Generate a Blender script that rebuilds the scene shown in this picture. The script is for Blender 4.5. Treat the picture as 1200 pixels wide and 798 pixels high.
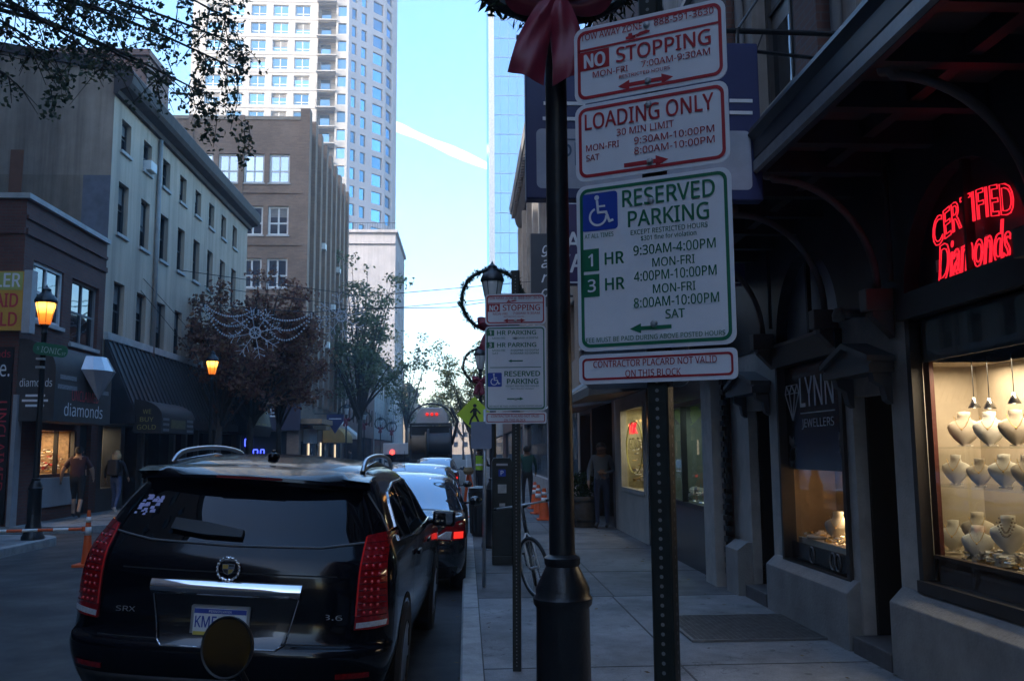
import bpy, bmesh, math, random
from mathutils import Vector, Matrix, Quaternion
from mathutils.bvhtree import BVHTree
R = math.radians
PI = math.pi
rnd = random.Random(7)
S = bpy.context.scene
COL = S.collection
for o in list(bpy.data.objects):
    bpy.data.objects.remove(o)

# ------------------------------------------------------------------ camera
CAMZ = 1.72
FPX = 1050.0                      # focal length in pixels of a 1200 px wide frame
YAW, PITCH, ROLL = R(2.95), R(6.95), R(0.4)
cd = bpy.data.cameras.new('camera')
cam = bpy.data.objects.new('camera', cd)
COL.objects.link(cam)
cd.sensor_width = 36.0
cd.lens = 36.0 * FPX / 1200.0
cd.clip_start, cd.clip_end = 0.05, 6000
cam.location = (0, 0, CAMZ)
cam.rotation_mode = 'QUATERNION'
_q = Quaternion((0, 0, 1), -YAW) @ Quaternion((1, 0, 0), R(90) + PITCH) @ Quaternion((0, 0, 1), -ROLL)
cam.rotation_quaternion = _q
S.camera = cam
S.render.resolution_x, S.render.resolution_y = 1024, 680
_m = _q.to_matrix()


def at(px, py, Y):
    """world point seen at photo pixel (px,py) at the street distance Y"""
    d = _m @ Vector(((px - 600) / FPX, -(py - 399) / FPX, -1))
    return Vector((0, 0, CAMZ)) + d * (Y / d.y)


def atx(px, py, X):
    d = _m @ Vector(((px - 600) / FPX, -(py - 399) / FPX, -1))
    return Vector((0, 0, CAMZ)) + d * (X / d.x)


# ------------------------------------------------------------------ sky, sun, exposure
SUN_DIR = Vector((-0.80, -0.50, 0.40)).normalized()      # towards the sun
SUN_EL = math.asin(SUN_DIR.z)
W = bpy.data.worlds.new('World')
S.world = W
W.use_nodes = True
wn = W.node_tree
bg = wn.nodes['Background']
sky = wn.nodes.new('ShaderNodeTexSky')
sky.sky_type = 'NISHITA'
sky.sun_disc = False
sky.sun_elevation = SUN_EL
sky.sun_rotation = math.atan2(SUN_DIR.x, SUN_DIR.y)
sky.air_density = 1.0
sky.dust_density = 2.0
sky.ozone_density = 1.2
sky.altitude = 20
hs = wn.nodes.new('ShaderNodeHueSaturation')      # hazy, washed-out autumn sky
hs.inputs['Saturation'].default_value = 1.4
hs.inputs['Value'].default_value = 1.0
wn.links.new(sky.outputs[0], hs.inputs['Color'])
wn.links.new(hs.outputs[0], bg.inputs[0])
bg.inputs[1].default_value = 0.15
sl = bpy.data.lights.new('sun', 'SUN')
sl.energy = 2.0
sl.angle = R(0.53)
sl.color = (1.0, 0.95, 0.88)
so = bpy.data.objects.new('sun', sl)
COL.objects.link(so)
so.rotation_mode = 'QUATERNION'
so.rotation_quaternion = (-SUN_DIR).to_track_quat('-Z', 'Y')
so.location = (-40, -30, 60)
S.view_settings.view_transform = 'Standard'
S.view_settings.look = 'None'
S.view_settings.exposure = 2.35
S.view_settings.gamma = 1.0
S.view_settings.use_curve_mapping = False
S.render.engine = 'CYCLES'
S.cycles.max_bounces = 6
S.cycles.diffuse_bounces = 3
S.cycles.glossy_bounces = 4
S.cycles.transparent_max_bounces = 12
S.cycles.sample_clamp_indirect = 4.0
S.cycles.caustics_reflective = False
S.cycles.caustics_refractive = False

# ------------------------------------------------------------------ helpers
INV = {}


class MB:
    """collects shapes; build() links them as ONE mesh object"""
    def __init__(s):
        s.v, s.f, s.mi, s.m = [], [], [], 0

    def add(s, vs, fs):
        b = len(s.v)
        s.v += [tuple(x) for x in vs]
        s.f += [tuple(i + b for i in f) for f in fs]
        s.mi += [s.m] * len(fs)

    def box(s, x0, x1, y0, y1, z0, z1):
        s.add([(x0, y0, z0), (x1, y0, z0), (x1, y1, z0), (x0, y1, z0), (x0, y0, z1), (x1, y0, z1), (x1, y1, z1), (x0, y1, z1)],
              [(0, 3, 2, 1), (4, 5, 6, 7), (0, 1, 5, 4), (1, 2, 6, 5), (2, 3, 7, 6), (3, 0, 4, 7)])

    def obox(s, c, u, v, w, a, b, d):
        c, u, v, w = Vector(c), Vector(u) * a, Vector(v) * b, Vector(w) * d
        P = [c - u - v - w, c + u - v - w, c + u + v - w, c - u + v - w, c - u - v + w, c + u - v + w, c + u + v + w, c - u + v + w]
        s.add(P, [(0, 3, 2, 1), (4, 5, 6, 7), (0, 1, 5, 4), (1, 2, 6, 5), (2, 3, 7, 6), (3, 0, 4, 7)])

    def bar(s, p, q, w, h=None, up=(0, 0, 1)):
        p, q = Vector(p), Vector(q)
        h = w if h is None else h
        d = q - p
        L = d.length
        d.normalize()
        up = Vector(up)
        if abs(d.dot(up)) > 0.98:
            up = Vector((0, 1, 0))
        x = d.cross(up).normalized()
        z = x.cross(d).normalized()
        s.obox((p + q) / 2, x, d, z, w / 2, L / 2, h / 2)

    def quad(s, a, b, c, d):
        s.add([a, b, c, d], [(0, 1, 2, 3)])

    def tube(s, pts, r, n=8, cap=True, closed=False):
        pts = [Vector(p) for p in pts]
        N = len(pts)
        rs = r if isinstance(r, (list, tuple)) else [r] * N
        V, F = [], []
        prev = None
        for i, p in enumerate(pts):
            if closed:
                t = pts[(i + 1) % N] - pts[i - 1]
            else:
                t = pts[min(i + 1, N - 1)] - pts[max(i - 1, 0)]
            if t.length < 1e-9:
                t = Vector((0, 0, 1))
            t.normalize()
            if prev is None:
                a = Vector((0, 0, 1)) if abs(t.z) < 0.9 else Vector((1, 0, 0))
                x = t.cross(a).normalized()
            else:
                x = prev - t * prev.dot(t)
                x = x.normalized() if x.length > 1e-6 else t.orthogonal().normalized()
            prev = x
            y = t.cross(x)
            for k in range(n):
                an = 2 * PI * k / n
                V.append(p + (x * math.cos(an) + y * math.sin(an)) * rs[i])
        M = N if closed else N - 1
        for i in range(M):
            j = (i + 1) % N
            for k in range(n):
                l = (k + 1) % n
                F.append((i * n + k, i * n + l, j * n + l, j * n + k))
        if cap and not closed:
            F.append(tuple(range(n - 1, -1, -1)))
            F.append(tuple((N - 1) * n + k for k in range(n)))
        s.add(V, F)

    def lathe(s, prof, c=(0, 0, 0), n=20, axis='z', a0=0, a1=2 * PI):
        c = Vector(c)
        V, F = [], []
        full = abs(a1 - a0 - 2 * PI) < 1e-6
        m = n if full else n + 1
        for (r, z) in prof:
            for k in range(m):
                an = a0 + (a1 - a0) * k / n
                x, y = r * math.cos(an), r * math.sin(an)
                if axis == 'z':
                    V.append(c + Vector((x, y, z)))
                elif axis == 'x':
                    V.append(c + Vector((z, x, y)))
                else:
                    V.append(c + Vector((y, z, x)))
        for i in range(len(prof) - 1):
            for k in range(n):
                l = (k + 1) % m
                F.append((i * m + k, i * m + l, (i + 1) * m + l, (i + 1) * m + k))
        if full:
            if prof[0][0] > 1e-4:
                F.append(tuple(range(m - 1, -1, -1)))
            if prof[-1][0] > 1e-4:
                F.append(tuple((len(prof) - 1) * m + k for k in range(m)))
        s.add(V, F)

    def prism(s, poly, o, u, v, w, d):
        """polygon poly (a,b) in plane (u,v) at o, extruded by w*d"""
        o, u, v, w = Vector(o), Vector(u), Vector(v), Vector(w)
        n = len(poly)
        V = [o + u * a + v * b for a, b in poly] + [o + u * a + v * b + w * d for a, b in poly]
        F = [tuple(range(n)), tuple(range(2 * n - 1, n - 1, -1))]
        F += [(i, i + n, (i + 1) % n + n, (i + 1) % n) for i in range(n)]
        s.add(V, F)

    def ring(s, outer, inner, o, u, v):
        o, u, v = Vector(o), Vector(u), Vector(v)
        n = len(outer)
        V = [o + u * a + v * b for a, b in outer] + [o + u * a + v * b for a, b in inner]
        s.add(V, [(i, (i + 1) % n, (i + 1) % n + n, i + n) for i in range(n)])

    def poly(s, pts2, o, u, v):
        o, u, v = Vector(o), Vector(u), Vector(v)
        s.add([o + u * a + v * b for a, b in pts2], [tuple(range(len(pts2)))])

    def grid(s, fn, nu, nv, wrapu=False):
        V = [fn(i / nu, j / nv) for j in range(nv + 1) for i in range(nu + 1)]
        F = [(j * (nu + 1) + i, j * (nu + 1) + i + 1, (j + 1) * (nu + 1) + i + 1, (j + 1) * (nu + 1) + i) for j in range(nv) for i in range(nu)]
        s.add(V, F)

    def sphere(s, c, r, nu=10, nv=7, sc=(1, 1, 1)):
        c = Vector(c)
        V, F = [], []
        for j in range(nv + 1):
            th = PI * j / nv
            for i in range(nu):
                ph = 2 * PI * i / nu
                V.append(c + Vector((r * sc[0] * math.sin(th) * math.cos(ph), r * sc[1] * math.sin(th) * math.sin(ph), r * sc[2] * math.cos(th))))
        for j in range(nv):
            for i in range(nu):
                F.append((j * nu + i, (j + 1) * nu + i, (j + 1) * nu + (i + 1) % nu, j * nu + (i + 1) % nu))
        s.add(V, F)

    def text(s, txt, o, u, v, height, width=None, align='C', bold=0.0, shear=0.0, maxw=None):
        """flat lettering: cap height `height`, squeezed to `width`"""
        V, F, w, h = text_data(txt, shear)
        o, u, v = Vector(o), Vector(u), Vector(v)
        k = height / 0.70
        kx = k if width is None else width / max(w, 1e-6)
        off = {'L': 0, 'C': -w * kx / 2, 'R': -w * kx}[align]
        n = u.cross(v).normalized()
        sh = [(0, 0)] if bold <= 0 else [(-1, 0), (0, .7), (1, 0), (0, -.7)]
        for i, (q, p) in enumerate(sh):        # heavier strokes: shifted copies a hair apart in depth
            s.add([o + u * (x * kx + off + q * bold * k) + v * ((y + p * bold) * k) + n * (0.0003 * i) for x, y in V], F)

    def pieces(s, name, mat, parent=None, **kw):
        """links every separate piece as an object of its own"""
        par = list(range(len(s.v)))

        def find(i):
            while par[i] != i:
                par[i] = par[par[i]]
                i = par[i]
            return i
        for f in s.f:
            for i in f[1:]:
                par[find(i)] = find(f[0])
        comp = {}
        for f in s.f:
            comp.setdefault(find(f[0]), []).append(f)
        out = []
        for fs in comp.values():
            b = MB()
            ids = {}
            for f in fs:
                for i in f:
                    ids.setdefault(i, len(ids))
            b.add([s.v[i] for i in ids], [tuple(ids[i] for i in f) for f in fs])
            out.append(b.build(name, mat, parent, **kw))
        return out

    def build(s, name, mat, parent=None, smooth=False, bevel=0.0, split=None):
        me = bpy.data.meshes.new(name)
        me.from_pydata(s.v, [], s.f)
        mats = mat if isinstance(mat, (list, tuple)) else [mat]
        for m in mats:
            me.materials.append(m)
        if len(mats) > 1:
            me.polygons.foreach_set('material_index', s.mi)
        if smooth:
            me.polygons.foreach_set('use_smooth', [True] * len(me.polygons))
        me.validate()
        me.update()
        if split is not None:
            me.set_sharp_from_angle(angle=R(split))
        o = bpy.data.objects.new(name, me)
        COL.objects.link(o)
        if parent is not None:
            o.parent = parent
            if parent.name in INV:
                o.matrix_parent_inverse = INV[parent.name]
        if bevel:
            md = o.modifiers.new('bevel', 'BEVEL')
            md.width = bevel
            md.segments = 2
            md.limit_method = 'ANGLE'
        return o


_tc = {}
def text_data(txt, shear):
    key = (txt, shear)
    if key in _tc:
        return _tc[key]
    cu = bpy.data.curves.new('t', 'FONT')
    cu.body = txt
    cu.size = 1.0
    cu.shear = shear
    if FONT:
        cu.font = FONT
    cu.resolution_u = 3
    ob = bpy.data.objects.new('t', cu)
    me = bpy.data.meshes.new_from_object(ob)
    V = [(v.co.x * FK, v.co.y * FK) for v in me.vertices]
    F = [tuple(p.vertices) for p in me.polygons]
    x0 = min(v[0] for v in V)
    x1 = max(v[0] for v in V)
    V = [(x - x0, y) for x, y in V]
    bpy.data.objects.remove(ob)
    bpy.data.meshes.remove(me)
    bpy.data.curves.remove(cu)
    _tc[key] = (V, F, x1 - x0, 0.7)
    return _tc[key]


FONT, FK = None, 1.0
try:                                   # plain grotesque that ships with Blender; falls back to the built-in face
    import os
    FONT = bpy.data.fonts.load(os.path.join(bpy.utils.system_resource('DATAFILES'), 'fonts', 'NotoSansMath-Regular.woff2'))
except Exception:
    FONT = None
if FONT:                               # scale so that capitals are 0.7 high, like the built-in face
    _h = text_data('H', 0.0)
    FK = 0.7 / max(y for x, y in _h[0])
    _tc.clear()



def tag(o, label, cat=None, group=None, kind=None):
    if label:
        o['label'] = label
    if cat:
        o['category'] = cat
    if group:
        o['group'] = group
    if kind:
        o['kind'] = kind
    return o


def thing(name, label, cat, loc=(0, 0, 0), group=None):
    o = bpy.data.objects.new(name, None)
    COL.objects.link(o)
    o.empty_display_size = 0.2
    o.location = loc
    INV[o.name] = Matrix.Translation(-Vector(loc))
    return tag(o, label, cat, group)


def local_thing(name, label, cat, group=None):
    o = thing(name, label, cat, (0, 0, 0), group)
    return o


def struct(o):
    o['kind'] = 'structure'
    return o


def dup(root, loc, rotz=0.0, label=None, group=None):
    def rec(o, par):
        c = o.copy()
        COL.objects.link(c)
        if par is not None:
            c.parent = par
        for ch in o.children:
            rec(ch, c)
        return c
    r = rec(root, None)
    r.location = loc
    r.rotation_euler = (0, 0, rotz)
    if label:
        r['label'] = label
    if group:
        r['group'] = group
    return r


def rrect(w, h, r, n=5, cx=0, cy=0):
    P = []
    for (sx, sy, a0) in ((1, 1, 0), (-1, 1, 90), (-1, -1, 180), (1, -1, 270)):
        for k in range(n + 1):
            a = R(a0 + 90 * k / n)
            P.append((cx + sx * (w / 2 - r) + r * math.cos(a), cy + sy * (h / 2 - r) + r * math.sin(a)))
    return P


def circ(r, n=24, cx=0, cy=0, a0=0):
    return [(cx + r * math.cos(a0 + 2 * PI * k / n), cy + r * math.sin(a0 + 2 * PI * k / n)) for k in range(n)]


# ------------------------------------------------------------------ materials
def new_mat(name):
    m = bpy.data.materials.new(name)
    m.use_nodes = True
    nt = m.node_tree
    return m, nt, nt.nodes['Principled BSDF']


def col4(c):
    return (c[0], c[1], c[2], 1)


def N(nt, t, **kw):
    n = nt.nodes.new(t)
    for k, v in kw.items():
        setattr(n, k, v)
    return n


def M(name, c, rough=0.6, metal=0.0, var=0.15, scale=3.0, bump=0.0, bscale=60.0, spec=0.5, coat=0.0, c2=None, streak=False, detail=6, stain=0.0):
    """procedural principled: colour broken up by two octaves of noise, optional bump and vertical streaks"""
    m, nt, b = new_mat(name)
    tc = N(nt, 'ShaderNodeTexCoord')
    src = tc.outputs['Object']
    n1 = N(nt, 'ShaderNodeTexNoise')
    n1.inputs['Scale'].default_value = scale
    n1.inputs['Detail'].default_value = detail
    n1.inputs['Roughness'].default_value = 0.65
    if streak:
        mp = N(nt, 'ShaderNodeMapping')
        mp.inputs['Scale'].default_value = (1.5, 1.5, 0.12)
        nt.links.new(src, mp.inputs['Vector'])
        nt.links.new(mp.outputs[0], n1.inputs['Vector'])
    else:
        nt.links.new(src, n1.inputs['Vector'])
    rp = N(nt, 'ShaderNodeValToRGB')
    rp.color_ramp.elements[0].position = 0.3
    rp.color_ramp.elements[1].position = 0.7
    a = c2 if c2 else [x * (1 - var) for x in c]
    bb = c if c2 else [min(1, x * (1 + var)) for x in c]
    rp.color_ramp.elements[0].color = col4(a)
    rp.color_ramp.elements[1].color = col4(bb)
    nt.links.new(n1.outputs['Fac'], rp.inputs[0])
    csock = rp.outputs[0]
    if stain:                                   # rain streaks running down a wall
        mp = N(nt, 'ShaderNodeMapping')
        mp.inputs['Scale'].default_value = (2.2, 2.2, 0.1)
        nt.links.new(src, mp.inputs['Vector'])
        n4 = N(nt, 'ShaderNodeTexNoise')
        n4.inputs['Scale'].default_value = 1.0
        n4.inputs['Detail'].default_value = 7
        n4.inputs['Roughness'].default_value = 0.7
        nt.links.new(mp.outputs[0], n4.inputs['Vector'])
        mr = N(nt, 'ShaderNodeMapRange')
        mr.inputs[1].default_value, mr.inputs[2].default_value = 0.35, 0.6
        mr.inputs[3].default_value, mr.inputs[4].default_value = 1 - stain, 1.05
        nt.links.new(n4.outputs['Fac'], mr.inputs[0])
        mx = N(nt, 'ShaderNodeMix', data_type='RGBA', blend_type='MULTIPLY')
        mx.inputs[0].default_value = 1.0
        nt.links.new(csock, mx.inputs[6])
        nt.links.new(mr.outputs[0], mx.inputs[7])
        csock = mx.outputs[2]
    nt.links.new(csock, b.inputs['Base Color'])
    b.inputs['Roughness'].default_value = rough
    b.inputs['Metallic'].default_value = metal
    b.inputs['Specular IOR Level'].default_value = spec
    b.inputs['Coat Weight'].default_value = coat
    b.inputs['Coat Roughness'].default_value = 0.03
    if bump:
        n2 = N(nt, 'ShaderNodeTexNoise')
        n2.inputs['Scale'].default_value = bscale
        n2.inputs['Detail'].default_value = 4
        nt.links.new(src, n2.inputs['Vector'])
        bp = N(nt, 'ShaderNodeBump')
        bp.inputs['Strength'].default_value = bump
        bp.inputs['Distance'].default_value = 0.02
        nt.links.new(n2.outputs['Fac'], bp.inputs['Height'])
        nt.links.new(bp.outputs[0], b.inputs['Normal'])
    return m


def brick(name, c1, c2, mortar, bw=0.22, bh=0.075, rough=0.85, stain=0.35):
    m, nt, b = new_mat(name)
    tc = N(nt, 'ShaderNodeTexCoord')
    sp = N(nt, 'ShaderNodeSeparateXYZ')
    nt.links.new(tc.outputs['Object'], sp.inputs[0])
    ad = N(nt, 'ShaderNodeMath', operation='ADD')
    nt.links.new(sp.outputs[0], ad.inputs[0])
    nt.links.new(sp.outputs[1], ad.inputs[1])
    cb = N(nt, 'ShaderNodeCombineXYZ')
    nt.links.new(ad.outputs[0], cb.inputs[0])
    nt.links.new(sp.outputs[2], cb.inputs[1])
    bt = N(nt, 'ShaderNodeTexBrick')
    bt.inputs['Scale'].default_value = 1.0
    bt.inputs['Brick Width'].default_value = bw
    bt.inputs['Row Height'].default_value = bh
    bt.inputs['Mortar Size'].default_value = 0.008
    bt.inputs['Color1'].default_value = col4(c1)
    bt.inputs['Color2'].default_value = col4(c2)
    bt.inputs['Mortar'].default_value = col4(mortar)
    nt.links.new(cb.outputs[0], bt.inputs['Vector'])
    n1 = N(nt, 'ShaderNodeTexNoise')
    n1.inputs['Scale'].default_value = 0.6
    n1.inputs['Detail'].default_value = 8
    n1.inputs['Roughness'].default_value = 0.7
    nt.links.new(tc.outputs['Object'], n1.inputs['Vector'])
    mr = N(nt, 'ShaderNodeMapRange')
    mr.inputs[1].default_value = 0.3
    mr.inputs[2].default_value = 0.75
    mr.inputs[3].default_value = 1 - stain
    mr.inputs[4].default_value = 1.08
    nt.links.new(n1.outputs['Fac'], mr.inputs[0])
    mx = N(nt, 'ShaderNodeMix', data_type='RGBA', blend_type='MULTIPLY')
    mx.inputs[0].default_value = 1.0
    nt.links.new(bt.outputs['Color'], mx.inputs[6])
    nt.links.new(mr.outputs[0], mx.inputs[7])
    nt.links.new(mx.outputs[2], b.inputs['Base Color'])
    b.inputs['Roughness'].default_value = rough
    bp = N(nt, 'ShaderNodeBump')
    bp.inputs['Strength'].default_value = 0.4
    bp.inputs['Distance'].default_value = 0.01
    nt.links.new(bt.outputs['Fac'], bp.inputs['Height'])
    bp.invert = True
    nt.links.new(bp.outputs[0], b.inputs['Normal'])
    return m


def emit(name, c, strength, base=(0.02, 0.02, 0.02)):
    m, nt, b = new_mat(name)
    b.inputs['Base Color'].default_value = col4(base)
    b.inputs['Emission Color'].default_value = col4(c)
    b.inputs['Emission Strength'].default_value = strength
    return m


def mirror_pane(name, tint=(0.5, 0.6, 0.7), f=0.4, dark=(0.02, 0.025, 0.03), rough=0.03, wob=0.02, vary=0.0, edge=0.5):
    """window glass in daylight: dark room behind plus a sky reflection, panes slightly wavy"""
    m, nt, b = new_mat(name)
    nt.nodes.remove(b)
    out = nt.nodes['Material Output']
    df = N(nt, 'ShaderNodeBsdfDiffuse')
    df.inputs[0].default_value = col4(dark)
    gl = N(nt, 'ShaderNodeBsdfGlossy')
    gl.inputs['Color'].default_value = col4(tint)
    gl.inputs['Roughness'].default_value = rough
    tc = N(nt, 'ShaderNodeTexCoord')
    n2 = N(nt, 'ShaderNodeTexNoise')
    n2.inputs['Scale'].default_value = 1.3
    nt.links.new(tc.outputs['Object'], n2.inputs['Vector'])
    bp = N(nt, 'ShaderNodeBump')
    bp.inputs['Strength'].default_value = wob * 10
    bp.inputs['Distance'].default_value = 0.02
    nt.links.new(n2.outputs['Fac'], bp.inputs['Height'])
    nt.links.new(bp.outputs[0], gl.inputs['Normal'])
    fr = N(nt, 'ShaderNodeLayerWeight')
    fr.inputs[0].default_value = 0.5
    mr = N(nt, 'ShaderNodeMapRange')
    mr.inputs[3].default_value = f
    mr.inputs[4].default_value = min(1, f + edge)
    nt.links.new(fr.outputs['Facing'], mr.inputs[0])
    gm = N(nt, 'ShaderNodeNewGeometry')
    oi = N(nt, 'ShaderNodeObjectInfo')
    ra = N(nt, 'ShaderNodeMath', operation='ADD')
    nt.links.new(gm.outputs['Random Per Island'], ra.inputs[0])
    nt.links.new(oi.outputs['Random'], ra.inputs[1])
    rf = N(nt, 'ShaderNodeMath', operation='FRACT')
    nt.links.new(ra.outputs[0], rf.inputs[0])
    rm = N(nt, 'ShaderNodeMapRange')
    rm.inputs[3].default_value = 1 - vary
    rm.inputs[4].default_value = 1 + vary * 0.3
    nt.links.new(rf.outputs[0], rm.inputs[0])
    mm = N(nt, 'ShaderNodeMath', operation='MULTIPLY')
    nt.links.new(mr.outputs[0], mm.inputs[0])
    nt.links.new(rm.outputs[0], mm.inputs[1])
    mx = N(nt, 'ShaderNodeMixShader')
    nt.links.new(mm.outputs[0], mx.inputs[0])
    nt.links.new(df.outputs[0], mx.inputs[1])
    nt.links.new(gl.outputs[0], mx.inputs[2])
    nt.links.new(mx.outputs[0], out.inputs[0])
    return m


def shop_glass(name, f=0.10):
    m, nt, b = new_mat(name)
    nt.nodes.remove(b)
    out = nt.nodes['Material Output']
    tr = N(nt, 'ShaderNodeBsdfTransparent')
    tr.inputs[0].default_value = (0.93, 0.95, 0.94, 1)
    gl = N(nt, 'ShaderNodeBsdfGlossy')
    gl.inputs['Roughness'].default_value = 0.01
    fr = N(nt, 'ShaderNodeLayerWeight')
    fr.inputs[0].default_value = 0.5
    pw = N(nt, 'ShaderNodeMath', operation='POWER')
    pw.inputs[1].default_value = 4.0
    nt.links.new(fr.outputs['Facing'], pw.inputs[0])
    mt = N(nt, 'ShaderNodeMath', operation='MULTIPLY_ADD')
    mt.inputs[1].default_value = 0.5
    mt.inputs[2].default_value = f
    nt.links.new(pw.outputs[0], mt.inputs[0])
    mx = N(nt, 'ShaderNodeMixShader')
    nt.links.new(mt.outputs[0], mx.inputs[0])
    nt.links.new(tr.outputs[0], mx.inputs[1])
    nt.links.new(gl.outputs[0], mx.inputs[2])
    nt.links.new(mx.outputs[0], out.inputs[0])
    return m


def leaf_mat(name, cols, transl=0.35):
    m, nt, b = new_mat(name)
    nt.nodes.remove(b)
    out = nt.nodes['Material Output']
    gm = N(nt, 'ShaderNodeNewGeometry')
    rp = N(nt, 'ShaderNodeValToRGB')
    el = rp.color_ramp.elements
    while len(el) < len(cols):
        el.new(0.5)
    for i, c in enumerate(cols):
        el[i].position = i / max(1, len(cols) - 1)
        el[i].color = col4(c)
    nt.links.new(gm.outputs['Random Per Island'], rp.inputs[0])
    df = N(nt, 'ShaderNodeBsdfDiffuse')
    tl = N(nt, 'ShaderNodeBsdfTranslucent')
    nt.links.new(rp.outputs[0], df.inputs[0])
    nt.links.new(rp.outputs[0], tl.inputs[0])
    mx = N(nt, 'ShaderNodeMixShader')
    mx.inputs[0].default_value = transl
    nt.links.new(df.outputs[0], mx.inputs[1])
    nt.links.new(tl.outputs[0], mx.inputs[2])
    nt.links.new(mx.outputs[0], out.inputs[0])
    return m


def glow_globe(name, z0, z1):
    """lamp glass lit by the mantle inside: yellow towards the top, deep orange at the foot"""
    m, nt, b = new_mat(name)
    tc = N(nt, 'ShaderNodeTexCoord')
    sp = N(nt, 'ShaderNodeSeparateXYZ')
    nt.links.new(tc.outputs['Object'], sp.inputs[0])
    mr = N(nt, 'ShaderNodeMapRange')
    mr.inputs[1].default_value, mr.inputs[2].default_value = z0, z1
    nt.links.new(sp.outputs[2], mr.inputs[0])
    rp = N(nt, 'ShaderNodeValToRGB')
    el = rp.color_ramp.elements
    el[0].color = (0.16, 0.03, 0.002, 1)
    el[1].color = (0.95, 0.38, 0.05, 1)
    e2 = el.new(0.45)
    e2.color = (0.42, 0.10, 0.006, 1)
    e3 = el.new(0.8)
    e3.color = (1.2, 0.55, 0.09, 1)
    nt.links.new(mr.outputs[0], rp.inputs[0])
    nt.links.new(rp.outputs[0], b.inputs['Emission Color'])
    b.inputs['Emission Strength'].default_value = 1.0
    b.inputs['Base Color'].default_value = (0.5, 0.3, 0.12, 1)
    b.inputs['Roughness'].default_value = 0.3
    return m


def paving(name, c, rough, grain, bump, stain, gum):
    """worn street surface: broad stains, tyre-dark drifts, fine aggregate, hairline cracks and gum spots"""
    m, nt, b = new_mat(name)
    tc = N(nt, 'ShaderNodeTexCoord')
    src = tc.outputs['Object']

    def noise(sc, det=8, ro=.65):
        n = N(nt, 'ShaderNodeTexNoise')
        n.inputs['Scale'].default_value = sc
        n.inputs['Detail'].default_value = det
        n.inputs['Roughness'].default_value = ro
        nt.links.new(src, n.inputs['Vector'])
        return n.outputs['Fac']

    def rng(sock, a0, a1, v0, v1):
        r_ = N(nt, 'ShaderNodeMapRange')
        for i, q in ((1, a0), (2, a1), (3, v0), (4, v1)):
            r_.inputs[i].default_value = q
        nt.links.new(sock, r_.inputs[0])
        return r_.outputs[0]

    def mul(a, c_):
        q = N(nt, 'ShaderNodeMath', operation='MULTIPLY')
        nt.links.new(a, q.inputs[0])
        nt.links.new(c_, q.inputs[1])
        return q.outputs[0]
    f = mul(rng(noise(.7), .35, .65, 1 - stain, 1.15), rng(noise(5.0), .3, .7, .78, 1.15))
    f = mul(f, rng(noise(grain, 3), .3, .7, .75, 1.25))
    vo = N(nt, 'ShaderNodeTexVoronoi')
    vo.feature = 'DISTANCE_TO_EDGE'
    vo.inputs['Scale'].default_value = .55
    wv = N(nt, 'ShaderNodeVectorMath', operation='ADD')
    n3 = N(nt, 'ShaderNodeTexNoise')
    n3.inputs['Scale'].default_value = 3.0
    n3.inputs['Detail'].default_value = 6
    nt.links.new(src, n3.inputs['Vector'])
    nt.links.new(src, wv.inputs[0])
    nt.links.new(n3.outputs['Color'], wv.inputs[1])
    nt.links.new(wv.outputs[0], vo.inputs['Vector'])
    f = mul(f, rng(vo.outputs['Distance'], .0, .006, .45, 1.0))
    if gum:
        v2 = N(nt, 'ShaderNodeTexVoronoi')
        v2.inputs['Scale'].default_value = 3.2
        nt.links.new(src, v2.inputs['Vector'])
        f = mul(f, rng(v2.outputs['Distance'], .07, .10, 1 - .5 * gum, 1.0))
    mx = N(nt, 'ShaderNodeMix', data_type='RGBA', blend_type='MULTIPLY')
    mx.inputs[0].default_value = 1
    mx.inputs[6].default_value = col4(c)
    nt.links.new(f, mx.inputs[7])
    nt.links.new(mx.outputs[2], b.inputs['Base Color'])
    nt.links.new(rng(noise(1.5), .3, .7, rough - .2, rough + .1), b.inputs['Roughness'])
    bp = N(nt, 'ShaderNodeBump')
    bp.inputs['Strength'].default_value = bump
    bp.inputs['Distance'].default_value = .01
    nt.links.new(noise(grain, 3), bp.inputs['Height'])
    nt.links.new(bp.outputs[0], b.inputs['Normal'])
    return m


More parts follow.
